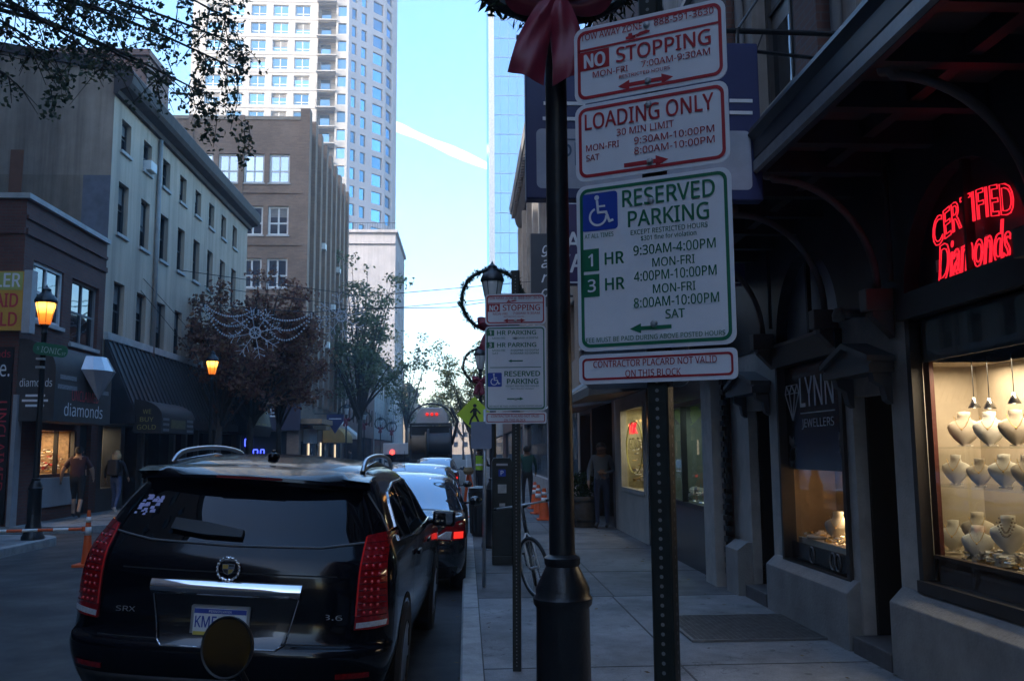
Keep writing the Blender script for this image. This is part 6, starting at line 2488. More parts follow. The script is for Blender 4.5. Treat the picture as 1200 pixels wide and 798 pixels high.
P1 = sign_post(3.0, 'parking_sign_post', 'perforated black post in the foreground carrying four big parking signs', None)
w = 0.457
dz = SW   # local z is height above the pavement
no_stopping(P1, w, 0.235, 2.862 - dz)
g = Sign(P1, w, 0.235, 2.622 - dz, 'red', label='red and white loading only panel')
g.text('red', 'LOADING ONLY', 0.07, 0.91, 0.665, 0.20, 0.008)
g.text('red', '30 MIN LIMIT', 0.285, 0.66, 0.525, 0.085, 0.004)
g.text('red', 'MON-FRI', 0.075, 0.30, 0.385, 0.08, 0.004)
g.text('red', '9:30AM-10:00PM', 0.40, 0.91, 0.385, 0.085, 0.004)
g.text('red', 'SAT', 0.075, 0.165, 0.255, 0.08, 0.004)
g.text('red', '8:00AM-10:00PM', 0.40, 0.91, 0.255, 0.085, 0.004)
g.arrow('red', 0.33, 0.62, 0.135, 0.14, False, True)
g.finish()
g = Sign(P1, w, 0.492, 2.246 - dz, 'green', label='green and white reserved parking panel with blue wheelchair square')
a = g.P(0.15, 0.86, 0.001)
g.mb('blue').poly(rrect(0.112, 0.112, 0.01), g.P(0.158, 0.832, 0.0015), UX, UZ)
g.wheelchair('white', 0.16, 0.835, 0.1)
g.text('green', 'RESERVED', 0.315, 0.90, 0.84, 0.098, 0.008)
g.text('green', 'PARKING', 0.35, 0.86, 0.716, 0.093, 0.008)
g.text('green', 'AT ALL TIMES', 0.055, 0.25, 0.675, 0.026)
g.text('green', 'EXCEPT RESTRICTED HOURS', 0.365, 0.85, 0.667, 0.028)
g.text('green', '$301 fine for violation', 0.43, 0.78, 0.628, 0.026, 0.006)
for (t1, va, t2, vb, t3, vc, num) in (('9:30AM-4:00PM', 0.545, 'MON-FRI', 0.468, None, 0, '1'), ('4:00PM-10:00PM', 0.392, 'MON-FRI', 0.315, None, 0, '3')):
    g.text('green', t1, 0.38, 0.895, va, 0.055, 0.006)
    g.text('green', t2, 0.50, 0.765, vb, 0.05, 0.006)
    g.rect('green', 0.026, 0.15, vb + 0.008, va + 0.065)
    g.text('white', num, 0.075, 0.112 if num == '1' else 0.122, vb + 0.038, 0.072, 0.012, 0.003)
    g.text('green', 'HR', 0.19, 0.315, vb + 0.04, 0.07, 0.012)
g.text('green', '8:00AM-10:00PM', 0.375, 0.905, 0.238, 0.055, 0.006)
g.text('green', 'SAT', 0.575, 0.695, 0.165, 0.05, 0.006)
g.arrow('green', 0.345, 0.61, 0.118, 0.058, True, False)
g.text('green', 'FEE MUST BE PAID DURING ABOVE POSTED HOURS', 0.055, 0.935, 0.052, 0.027, 0.0)
g.finish()
contractor(P1, w, 0.085, 1.948 - dz)
# grey backing of a sign on the rear side
b = MB()
b.prism(rrect(0.32, 0.26, 0.03), (-0.085, 0.04, 2.025 - dz), UX, UZ, UY, 0.004)
b.build('rear_panel', MAT['steel'], P1)
pp = at(773, 470, 2.52)
P1.location = (pp.x, 2.52, SW)
P1.rotation_euler = (R(0.4), R(0.2), R(-29))

P2 = sign_post(2.95, 'parking_sign_post', 'second perforated black post, between the lamp post and the parked cars, carrying three parking signs', None)
no_stopping(P2, w, 0.235, 2.77 - dz)
g = Sign(P2, w, 0.635, 2.325 - dz, 'green', label='tall green and white hour parking panel with blue wheelchair square')
for (num, vv) in (('1', 0.90), ('3', 0.755)):
    g.rect('green', 0.02, 0.15, vv - 0.015, vv + 0.055)
    g.text('white', num, 0.065, 0.11, vv - 0.002, 0.045, 0.02, 0.003)
    g.text('green', 'HR PARKING', 0.20, 0.84, vv - 0.005, 0.05, 0.014)
g.text('green', 'MON-FRI', 0.12, 0.33, 0.845, 0.022)
g.text('green', '9:30AM-4:00PM', 0.45, 0.87, 0.845, 0.022)
g.text('green', 'MON-FRI', 0.12, 0.33, 0.70, 0.022)
g.text('green', '4:00PM-10:00PM', 0.42, 0.88, 0.70, 0.022)
g.text('green', 'SAT', 0.12, 0.22, 0.665, 0.022)
g.text('green', '8:00AM-10:00PM', 0.42, 0.88, 0.665, 0.022)
g.arrow('green', 0.38, 0.62, 0.585, 0.035, True, False)
g.rect('green', 0.08, 0.92, 0.505, 0.513)
g.mb('blue').poly(rrect(0.105, 0.105, 0.008), g.P(0.16, 0.365, 0.0015), UX, UZ)
g.wheelchair('white', 0.16, 0.368, 0.095)
g.text('green', 'RESERVED', 0.32, 0.90, 0.405, 0.058, 0.014)
g.text('green', 'PARKING', 0.36, 0.87, 0.315, 0.058, 0.014)
g.text('green', 'EXCEPT RESTRICTED HOURS', 0.34, 0.88, 0.28, 0.018)
g.text('green', '$301 fine for violation', 0.42, 0.80, 0.25, 0.016)
g.arrow('green', 0.36, 0.63, 0.14, 0.038, False, True)
g.text('green', 'FEE MUST BE PAID DURING ABOVE POSTED HOURS', 0.07, 0.93, 0.045, 0.018)
g.finish()
contractor(P2, w, 0.085, 1.955 - dz)
pp = at(606, 770, 6.7)
P2.location = (pp.x, 6.7, SW)
P2.rotation_euler = (0, R(0.2), R(-8))

# ================================================================== CARS


def car_shell(tab, ne=3.0, n=5):
    """tab rows: z, rear y, front y, half width, rear corner depth, front corner depth -> MB, bvh"""
    rows_ = crom(tab, n)
    V, F = [], []
    q1, q2, q3 = 14, 16, 12
    cnt = None
    for (z, yr, yf, w, lr, lf) in rows_:
        half = []
        for k in range(q1 + 1):
            t = PI / 2 * k / q1
            half.append((w * math.sin(t) ** (2 / ne), yr + lr * (1 - math.cos(t) ** (2 / ne))))
        ya, yb = yr + lr, yf - lf
        for k in range(1, q2):
            u = k / q2
            half.append((w * (1 + 0.012 * math.sin(PI * u)), ya + (yb - ya) * u))
        for k in range(q3 + 1):
            t = PI / 2 * (1 - k / q3)
            half.append((w * math.sin(t) ** (2 / ne), yf - lf * (1 - math.cos(t) ** (2 / ne))))
        ringp = half + [(-x, y) for x, y in half[-2:0:-1]]
        cnt = len(ringp)
        V += [(x, y, z) for x, y in ringp]
    for j in range(len(rows_) - 1):
        for i in range(cnt):
            l = (i + 1) % cnt
            F.append((j * cnt + i, j * cnt + l, (j + 1) * cnt + l, (j + 1) * cnt + i))
    F.append(tuple(range(cnt - 1, -1, -1)))
    F.append(tuple((len(rows_) - 1) * cnt + i for i in range(cnt)))
    b = MB()
    b.add(V, F)
    bvh = BVHTree.FromPolygons([Vector(v) for v in V], F)
    return b, bvh


def proj(bvh, axis, a, c, off=0.0):
    if axis == 'rear':
        o, d = Vector((a, -3, c)), UY
    elif axis == 'front':
        o, d = Vector((a, 9, c)), -UY
    elif axis == 'right':
        o, d = Vector((4, a, c)), -UX
    elif axis == 'left':
        o, d = Vector((-4, a, c)), UX
    else:
        o, d = Vector((a, c, 5)), -UZ
    h, nrm, i, dist = bvh.ray_cast(o, d)
    if h is None:
        h = o + d * 3.5
        return h
    nrm = nrm if nrm.dot(d) < 0 else -nrm
    return h + (nrm * 0.5 - d * 0.5).normalized() * off


def pl(pts, u):
    """point at fraction u along polyline (by index length)"""
    L = [0]
    for p, q in zip(pts[:-1], pts[1:]):
        L.append(L[-1] + math.dist(p, q))
    s = u * L[-1]
    for i in range(len(pts) - 1):
        if s <= L[i + 1] + 1e-9:
            t = (s - L[i]) / max(1e-9, L[i + 1] - L[i])
            return tuple(a + (c - a) * t for a, c in zip(pts[i], pts[i + 1]))
    return pts[-1]


def patch(b, bvh, axis, bottom, top, nu=16, nv=8, off=0.004, bow=0.0, skirt=True):
    def fn(u, v):
        p, q = pl(bottom, u), pl(top, u)
        return (p[0] + (q[0] - p[0]) * v, p[1] + (q[1] - p[1]) * v)
    base = len(b.v)
    V = []
    for j in range(nv + 1):
        for i in range(nu + 1):
            u, v = i / nu, j / nv
            a, c = fn(u, v)
            V.append(proj(bvh, axis, a, c, off + bow * math.sin(PI * v)))
    F = [(j * (nu + 1) + i, j * (nu + 1) + i + 1, (j + 1) * (nu + 1) + i + 1, (j + 1) * (nu + 1) + i) for j in range(nv) for i in range(nu)]
    if skirt:
        border = [(i, 0) for i in range(nu + 1)] + [(nu, j) for j in range(1, nv + 1)] + [(i, nv) for i in range(nu - 1, -1, -1)] + [(0, j) for j in range(nv - 1, 0, -1)]
        k0 = len(V)
        for (i, j) in border:
            a, c = fn(i / nu, j / nv)
            V.append(proj(bvh, axis, a, c, -0.012))
        m = len(border)
        for k in range(m):
            i0, j0 = border[k]
            i1, j1 = border[(k + 1) % m]
            F.append((j0 * (nu + 1) + i0, k0 + k, k0 + (k + 1) % m, j1 * (nu + 1) + i1))
    b.add(V, F)


def trim(b, bvh, axis, pts, r, off=0.006, n=6, sub=6):
    P = []
    for i in range(len(pts) - 1):
        for k in range(sub):
            t = k / sub
            P.append(proj(bvh, axis, pts[i][0] + (pts[i + 1][0] - pts[i][0]) * t, pts[i][1] + (pts[i + 1][1] - pts[i][1]) * t, off))
    P.append(proj(bvh, axis, pts[-1][0], pts[-1][1], off))
    b.tube(P, r, n)


def wheel(root, x, y, r, side, w=0.22):
    b = MB()
    xo = x
    b.lathe([(r * 0.62, -w / 2), (r * 0.93, -w / 2), (r, -w / 2 + 0.03), (r, w / 2 - 0.03), (r * 0.93, w / 2), (r * 0.66, w / 2), (r * 0.62, w / 2 - 0.02)], (xo, y, r), 32, 'x')
    wh = b.build('wheel', MAT['rubber'], root, smooth=True, split=40)
    b = MB()
    s = side
    b.lathe([(0.0, s * (w / 2 - 0.05)), (r * 0.2, s * (w / 2 - 0.045)), (r * 0.6, s * (w / 2 - 0.09)), (r * 0.66, s * (w / 2 - 0.01))], (xo, y, r), 28, 'x')
    for k in range(6):
        a = 2 * PI * k / 6
        b.bar((xo + s * (w / 2 - 0.03), y, r), (xo + s * (w / 2 - 0.015), y + r * 0.6 * math.cos(a), r + r * 0.6 * math.sin(a)), 0.06, 0.025, up=(1, 0, 0))
    b.build('rim', MAT['brushed'], wh)
    return wh


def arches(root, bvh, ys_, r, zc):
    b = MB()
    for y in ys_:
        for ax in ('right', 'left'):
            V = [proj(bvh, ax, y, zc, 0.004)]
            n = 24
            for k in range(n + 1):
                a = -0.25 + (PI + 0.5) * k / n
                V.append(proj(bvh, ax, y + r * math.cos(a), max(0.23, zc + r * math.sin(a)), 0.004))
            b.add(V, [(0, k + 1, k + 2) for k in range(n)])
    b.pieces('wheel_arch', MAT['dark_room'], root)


MAT_DIODE = M('deep_red_diode', (0.55, 0.012, 0.02), 0.1, coat=1)
# ---- black SUV ----------------------------------------------------
suv = local_thing('parked_car', 'black sport utility vehicle parked nearest the camera, seen from behind, with tall red tail lamps', 'car', 'cars parked along the right kerb')
tab = [(0.22, 0.16, 4.62, 0.80, .4, .6), (0.30, 0.07, 4.72, 0.885, .4, .7), (0.42, 0.01, 4.80, 0.93, .42, .8), (0.52, -0.01, 4.83, 0.95, .42, .8), (0.575, 0.0, 4.83, 0.953, .42, .8),
       (0.61, 0.045, 4.82, 0.953, .42, .8), (0.70, 0.07, 4.81, 0.953, .40, .8), (0.85, 0.075, 4.77, 0.95, .40, .8), (0.97, 0.085, 4.66, 0.94, .40, .8), (1.05, 0.115, 4.3, 0.925, .40, .8), (1.10, 0.16, 3.75, 0.905, .38, .7),
       (1.17, 0.225, 3.38, 0.872, .36, .5), (1.27, 0.30, 3.18, 0.832, .36, .45), (1.38, 0.39, 2.92, 0.785, .36, .4), (1.47, 0.47, 2.66, 0.74, .36, .4), (1.54, 0.56, 2.42, 0.69, .4, .4), (1.595, 0.72, 2.15, 0.60, .45, .5), (1.63, 1.0, 1.9, 0.40, .3, .3), (1.645, 1.2, 1.7, 0.15, .2, .2)]
b, bvh = car_shell(tab, 3.2)
b.build('body', MAT['paint_black'], suv, smooth=True, split=50)
b = MB()
patch(b, bvh, 'rear', [(-.845, 1.215), (-.76, 1.17), (-.5, 1.135), (0, 1.125), (.5, 1.135), (.76, 1.17), (.845, 1.215)], [(-.70, 1.43), (-.4, 1.455), (0, 1.462), (.4, 1.455), (.70, 1.43)], 30, 10, 0.005)
rw = b.build('rear_window', MAT['car_glass'], suv, smooth=True, split=40)
b = MB()
trim(b, bvh, 'rear', [(-.70, 1.44), (-.80, 1.31), (-.85, 1.215), (-.76, 1.165), (-.5, 1.13), (0, 1.12), (.5, 1.13), (.76, 1.165), (.85, 1.215), (.80, 1.31), (.70, 1.44)], 0.006, 0.004)
b.build('window_seal', M('grey_seal', (0.12, 0.12, 0.125), 0.4), rw)
b = MB()
patch(b, bvh, 'rear', [(-.40, 1.19), (-.2, 1.165), (.03, 1.16)], [(-.39, 1.25), (-.2, 1.235), (.03, 1.20)], 12, 4, 0.035)
b.build('rear_wiper', MAT['car_trim'], suv, smooth=True, split=50)
b = MB()
rr = random.Random(5)
for k in range(26):
    u, v = rr.uniform(-.66, -.55), rr.uniform(1.26, 1.37)
    s_ = rr.uniform(0.008, 0.02)
    x_ = u - (v - 1.3) * -0.4
    patch(b, bvh, 'rear', [(x_ - s_, v - s_ * .6), (x_ + s_, v - s_ * .5)], [(x_ - s_ * .6, v + s_ * .5), (x_ + s_ * .9, v + s_ * .6)], 1, 1, 0.008, 0, False)
b.build('decal', M('lavender_decal', (0.42, 0.38, 0.58), 0.5), rw)
# roof spoiler
b = MB()
V, F = [], []
n = 24
for i in range(n + 1):
    x = -0.72 + 1.44 * i / n
    k = abs(x / 0.72)
    lip = 0.36 + 0.16 * k ** 3
    dzc = -0.03 * k ** 2
    pr = [(0.80, 1.598 + dzc - 0.025 * k ** 2), (0.60, 1.575 + dzc), (0.44, 1.545 + dzc), (lip, 1.52 + dzc), (lip - 0.004, 1.50 + dzc), (lip + 0.03, 1.475 + dzc), (0.50 + 0.05 * k, 1.45 + dzc)]
    V += [(x * (0.93 if j > 4 else 1), y, z) for j, (y, z) in enumerate(pr)]
m = 7
F = [(i * m + j, (i + 1) * m + j, (i + 1) * m + j + 1, i * m + j + 1) for i in range(n) for j in range(m - 1)]
F += [tuple(range(m)), tuple(n * m + j for j in range(m - 1, -1, -1))]
b.add(V, F)
sp_ = b.build('roof_spoiler', MAT['paint_black'], suv, smooth=True, split=45)
b = MB()
b.box(-0.2, 0.2, 0.352, 0.365, 1.503, 1.517)
b.build('brake_light', M('dark_red_lens', (0.16, 0.01, 0.012), 0.2), sp_)
for sx in (-1, 1):
    b = MB()
    bt = [(sx * .735, .685), (sx * .85, .69), (sx * .915, .705)]
    tp = [(sx * .745, 1.20), (sx * .82, 1.215), (sx * .865, 1.22)]
    patch(b, bvh, 'rear', bt, tp, 14, 18, 0.016)
    tl = b.build('tail_light', MAT['lamp_red'], suv, smooth=True, split=50)
    b = MB()
    for k in range(9):
        z = .78 + .043 * k
        for q in (0.765, 0.80, 0.835):
            xx = sx * (q + 0.02 - 0.03 * (z - .7))
            b.sphere(proj(bvh, 'rear', xx, z + .002, 0.015), 0.0105, 8, 5)
    b.pieces('light_diode', MAT_DIODE, tl, smooth=True)
    b = MB()
    for k in range(12):
        z = .762 + .036 * k
        trim(b, bvh, 'rear', [(sx * .748, z), (sx * (.905 - .09 * (z - .7)), z + .008)], .0035, .0165, 4, 8)
    b.pieces('lens_rib', M('dark_lens_rib', (.10, .002, .004), .2), tl)
    b = MB()
    patch(b, bvh, 'rear', [(sx * .745, .695), (sx * .90, .71)], [(sx * .745, .725), (sx * .905, .74)], 10, 3, 0.020)
    b.build('reverse_lens', MAT['lamp_clear'], tl, smooth=True, split=50)
    b = MB()
    trim(b, bvh, 'rear', [(sx * .74, .765), (sx * .742, 1.0), (sx * .745, 1.19)], 0.006, 0.019)
    b.build('lit_strip', M('bright_red_strip', (0.75, 0.02, 0.02), 0.15, coat=1), tl)
# chrome handle bar, plate recess, plate
b = MB()
patch(b, bvh, 'rear', [(-.335, .575), (.335, .575)], [(-.41, .855), (.41, .855)], 14, 8, 0.003, 0, False)
rec = b.build('plate_recess', M('gloss_black_recess', (0.006, 0.006, 0.008), 0.15, coat=0.6), suv, smooth=True)
b = MB()
trim(b, bvh, 'rear', [(-.415, .85), (-.36, .60), (-.32, .575), (.32, .575), (.36, .60), (.415, .85)], 0.005, 0.004)
b.build('recess_trim', MAT['chrome'], rec)
b = MB()
patch(b, bvh, 'rear', [(-.425, .845), (.425, .845)], [(-.43, .93), (.43, .93)], 22, 10, 0.012, 0.028)
b.build('chrome_bar', MAT['chrome'], suv, smooth=True, split=60)
yp = proj(bvh, 'rear', 0, 0.71).y - 0.016
b = MB()
b.prism(rrect(0.335, 0.185, 0.012), (-0.015, yp, 0.705), UX, UZ, UY, 0.012)
pf_ = b.build('plate_frame', MAT['brushed'], suv)
b = MB()
b.prism(rrect(0.300, 0.150, 0.008), (-0.015, yp - 0.003, 0.705), UX, UZ, UY, 0.003)
lp = b.build('license_plate', MAT['plate_white'], suv)
b = MB()
b.box(-0.163, 0.133, yp - 0.0045, yp - 0.003, 0.752, 0.778)
b.text('KME', (-0.155, yp - 0.0045, 0.675), UX, UZ, 0.062, 0.12, 'L', 0.012)
b.build('blue_marks', MAT['plate_blue'], lp)
b = MB()
b.box(-0.163, 0.133, yp - 0.0045, yp - 0.003, 0.632, 0.652)
b.build('yellow_strip', MAT['plate_yellow'], lp)
b = MB()
b.text('PENNSYLVANIA', (-0.015, yp - 0.006, 0.758), UX, UZ, 0.014, 0.13)
b.build('state_name', MAT['letter_white'], lp)
yb = proj(bvh, 'rear', 0.0, 1.0).y - 0.014
b = MB()
b.tube([(0.062 * math.cos(a), yb, 1.0 + 0.062 * math.sin(a)) for a in [2 * PI * k / 36 for k in range(36)]], [0.008 + 0.0025 * math.sin(k * 2.1) for k in range(36)], 8, closed=True)
for k in range(20):
    a = R(-150 + 360 * k / 20)
    b.sphere((0.066 * math.cos(a), yb - 0.005, 1.0 + 0.066 * math.sin(a)), 0.0075, 6, 4)
bd = b.build('emblem', MAT['chrome'], suv, smooth=True)
b = MB()
sh = [(-.036, .028), (.036, .028), (.034, -.004), (.022, -.024), (0, -.034), (-.022, -.024), (-.034, -.004)]
b.prism(sh, (0, yb - 0.004, 1.0), UX, UZ, UY, 0.012)
b.build('crest', MAT['chrome'], bd)
b = MB()
b.prism([(-.032, .024), (-.002, .024), (-.002, .002), (-.031, .002)], (0, yb - 0.0065, 1.0), UX, UZ, UY, 0.002)
b.prism([(.002, -.002), (.03, -.002), (.02, -.02), (.002, -.028)], (0, yb - 0.0065, 1.0), UX, UZ, UY, 0.002)
b.build('crest_gold', MAT['gold_badge'], bd)
b = MB()
b.prism([(.002, .024), (.032, .024), (.031, .015), (.002, .015)], (0, yb - 0.0065, 1.0), UX, UZ, UY, 0.002)
b.prism([(-.002, -.002), (-.03, -.002), (-.02, -.02), (-.002, -.028)], (0, yb - 0.0065, 1.0), UX, UZ, UY, 0.002)
b.build('crest_dark', MAT['car_trim'], bd)
for (txt, x_, z_) in (('SRX', -0.57, 0.735), ('3.6', 0.615, 0.74)):
    y_ = proj(bvh, 'rear', x_, z_).y - 0.006
    b = MB()
    b.text(txt, (x_, y_, z_), UX, UZ, 0.028, 0.11, 'C', 0.004)
    b.build('model_badge', MAT['brushed'], suv)
# lower bumper trim, reflector, exhausts
b = MB()
patch(b, bvh, 'rear', [(-.80, .24), (.80, .24)], [(-.85, .40), (.85, .40)], 20, 4, 0.006)
b.build('lower_bumper', MAT['car_trim'], suv, smooth=True)
for sx in (-1, 1):
    b = MB()
    patch(b, bvh, 'rear', [(sx * .66, .425), (sx * .84, .43)], [(sx * .66, .455), (sx * .84, .46)], 8, 2, 0.008)
    b.build('bumper_reflector', MAT['lamp_red'], suv)
b = MB()
patch(b, bvh, 'rear', [(-.62, .975), (.62, .975)], [(-.62, .983), (.62, .983)], 20, 1, 0.001, 0, False)
patch(b, bvh, 'rear', [(-.72, .60), (.72, .60)], [(-.72, .606), (.72, .606)], 20, 1, 0.002, 0, False)
b.pieces('tailgate_seam', MAT['dark_room'], suv)
# side glass with chrome surround
for ax, sx in (('right', 1), ('left', -1)):
    b = MB()
    patch(b, bvh, ax, [(0.86, 1.15), (1.6, 1.12), (2.2, 1.115), (3.22, 1.115)], [(0.98, 1.40), (1.5, 1.47), (2.2, 1.475), (2.62, 1.43)], 22, 6, 0.004)
    sg = b.build('side_window', MAT['car_glass'], suv, smooth=True, split=40)
    b = MB()
    trim(b, bvh, ax, [(3.24, 1.105), (2.2, 1.105), (1.6, 1.11), (0.84, 1.14), (0.93, 1.36), (1.05, 1.43), (1.5, 1.483), (2.2, 1.487), (2.62, 1.44)], 0.008, 0.004)
    b.build('window_trim', MAT['chrome'], sg)
    b = MB()
    for y_ in (1.42, 2.28):
        patch(b, bvh, ax, [(y_, 1.115), (y_ + .07, 1.115)], [(y_ - .02, 1.475), (y_ + .05, 1.475)], 1, 4, 0.007, 0, False)
    b.build('pillar', MAT['paint_black'], sg)
    b = MB()
    for y_ in (1.38, 2.30):
        patch(b, bvh, ax, [(y_, .40), (y_ + .006, .40)], [(y_, 1.10), (y_ + .006, 1.10)], 1, 8, 0.001, 0, False)
    b.build('door_seam', MAT['dark_room'], suv)
    for y_ in (1.55, 2.45):
        b = MB()
        p = proj(bvh, ax, y_ + .1, 0.98, 0.02)
        b.obox(p, UX, UY, UZ, 0.012, 0.09, 0.016)
        b.build('door_handle', MAT['paint_black'], suv, bevel=0.006)
    b = MB()
    b.box(sx * 1.06 - .1, sx * 1.06 + .1, 2.98, 3.1, 1.055, 1.19)
    b.bar((sx * 0.9, 3.08, 1.08), (sx * 1.0, 3.06, 1.1), 0.07, 0.04)
    mr_ = b.build('wing_mirror', MAT['paint_black'], suv, bevel=0.035)
    b = MB()
    b.poly(rrect(.16, .10, .03), (sx * 1.06, 2.977, 1.122), UX, UZ)
    b.build('mirror_glass', MAT['car_glass_bright'], mr_)
    # roof rail
    b = MB()
    P = [(sx * 0.63, 0.78, 1.565), (sx * 0.625, 0.86, 1.615), (sx * 0.62, 1.0, 1.645), (sx * 0.615, 1.4, 1.665), (sx * 0.615, 1.9, 1.66), (sx * 0.615, 2.3, 1.625), (sx * 0.62, 2.42, 1.56)]
    P = crom(P, 5)
    b.tube(P, 0.017, 8)
    b.tube([(sx * 0.62, 0.8, 1.57), (sx * 0.60, 1.6, 1.615), (sx * 0.62, 2.4, 1.55)], 0.014, 6)
    b.build('roof_rail', MAT['brushed'], suv, smooth=True)
arches(suv, bvh, (0.92, 3.75), 0.42, 0.37)
for y_ in (0.92, 3.75):
    for sx in (-1, 1):
        wheel(suv, sx * 0.855, y_, 0.37, sx, 0.24)
b = MB()
b.prism([(-0.09, 0), (0.08, 0), (0.05, 0.02), (-0.06, 0.06), (-0.085, 0.055)], (-0.012, 0.98, 1.622), UY, UZ, UX, 0.024)
b.sphere((0, 0.9, 1.635), 0.035, 12, 8, (1, 1.2, 0.9))
b.build('roof_antenna', MAT['paint_black'], suv, smooth=True, split=50)
suv.location = (-1.43, 5.28, road_z(-1.37) - 0.01)
suv.rotation_euler = (0, R(3.4), R(-2.0))

# ---- dark sedans --------------------------------------------------


def make_sedan(paint, label, rearglass):
    t = local_thing('parked_car', label, 'car', 'cars parked along the right kerb')
    tab = [(0.20, 0.14, 4.35, 0.74, .4, .6), (0.28, 0.05, 4.42, 0.81, .45, .7), (0.42, 0.0, 4.46, 0.845, .45, .8), (0.55, 0.0, 4.47, 0.85, .45, .8), (0.62, 0.03, 4.46, 0.852, .45, .8), (0.74, 0.045, 4.42, 0.85, .45, .8),
           (0.84, 0.05, 4.3, 0.842, .45, .8), (0.90, 0.09, 3.9, 0.825, .45, .8), (0.935, 0.22, 3.45, 0.81, .45, .7), (0.96, 0.52, 3.25, 0.79, .45, .5), (1.02, 0.68, 3.08, 0.765, .42, .45),
           (1.14, 0.88, 2.82, 0.715, .40, .4), (1.26, 1.10, 2.55, 0.655, .40, .4), (1.345, 1.32, 2.30, 0.60, .40, .4), (1.39, 1.52, 2.15, 0.50, .35, .4), (1.41, 1.7, 2.0, 0.28, .1, .1)]
    b, bv = car_shell(tab, 3.0)
    b.build('body', paint, t, smooth=True, split=50)
    b = MB()
    patch(b, bv, 'top', [(-.62, .66), (0, .60), (.62, .66)], [(-.49, 1.36), (0, 1.42), (.49, 1.36)], 20, 10, 0.004)
    b.build('rear_window', rearglass, t, smooth=True, split=40)
    for sx in (-1, 1):
        b = MB()
        patch(b, bv, 'rear', [(sx * .45, .68), (sx * .62, .66), (sx * .80, .67), (sx * .835, .69)], [(sx * .60, .83), (sx * .70, .875), (sx * .78, .895), (sx * .815, .90)], 14, 8, 0.01)
        tl = b.build('tail_light', MAT['lamp_red'], t, smooth=True, split=50)
        b = MB()
        patch(b, bv, 'rear', [(sx * .46, .685), (sx * .66, .67)], [(sx * .60, .77), (sx * .67, .77)], 8, 5, 0.013)
        b.build('reverse_lens', MAT['lamp_clear'], tl, smooth=True)
        b = MB()
        patch(b, bv, 'rear', [(sx * .69, .685), (sx * .80, .69)], [(sx * .69, .765), (sx * .80, .77)], 6, 5, 0.015)
        b.build('lit_lens', MAT['lamp_red_lit'], tl, smooth=True)
        ax = 'right' if sx > 0 else 'left'
        b = MB()
        patch(b, bv, ax, [(0.95, 0.985), (2.0, 0.97), (3.0, 0.975)], [(1.25, 1.27), (1.9, 1.33), (2.35, 1.27)], 18, 6, 0.004)
        b.build('side_window', MAT['car_glass_bright'], t, smooth=True, split=40)
        b = MB()
        b.sphere((sx * 0.96, 2.75, 1.0), 0.085, 12, 8, (1.2, 0.7, 0.85))
        b.bar((sx * 0.78, 2.78, 0.96), (sx * 0.9, 2.76, 0.98), 0.06, 0.035)
        b.build('wing_mirror', paint, t, smooth=True)
        for y_ in (0.78, 3.45):
            wheel(t, sx * 0.765, y_, 0.31, sx, 0.19)
    arches(t, bv, (0.78, 3.45), 0.35, 0.31)
    b = MB()
    patch(b, bv, 'rear', [(-.4, .885), (.4, .885)], [(-.4, .91), (.4, .91)], 12, 2, 0.008, 0.006)
    b.build('trunk_trim', MAT['chrome'], t)
    b = MB()
    yq = proj(bv, 'rear', 0, 0.76).y - 0.01
    b.prism(rrect(0.30, 0.15, 0.01), (0, yq, 0.76), UX, UZ, UY, 0.01)
    b.build('license_plate', MAT['plate_white'], t)
    b = MB()
    patch(b, bv, 'rear', [(-.72, .22), (.72, .22)], [(-.76, .36), (.76, .36)], 16, 3, 0.006)
    b.build('lower_bumper', MAT['car_trim'], t)
    b = MB()
    p = proj(bv, 'top', -0.32, 1.55, 0)
    b.tube([p, p + Vector((0.0, -0.08, 0.26))], 0.005, 5)
    b.sphere(p + Vector((0, -0.02, 0.075)), 0.018, 8, 6)
    b.build('antenna', MAT['black_metal'], t)
    return t


sedan = make_sedan(MAT['paint_grey'], 'dark sedan parked directly ahead of the black sport utility vehicle, rear window reflecting the sky', MAT['car_glass_bright'])
car3 = dup(sedan, (-0.98, 16.6, road_z(-0.98)), 0, 'third dark car in the parked row, just ahead of the sedan')
car3.rotation_euler = (0, R(2.6), 0)
sedan.location = (-0.88, 10.9, road_z(-0.86) - 0.03)
sedan.rotation_euler = (0, R(2.8), R(-0.3))

# ================================================================== PEOPLE


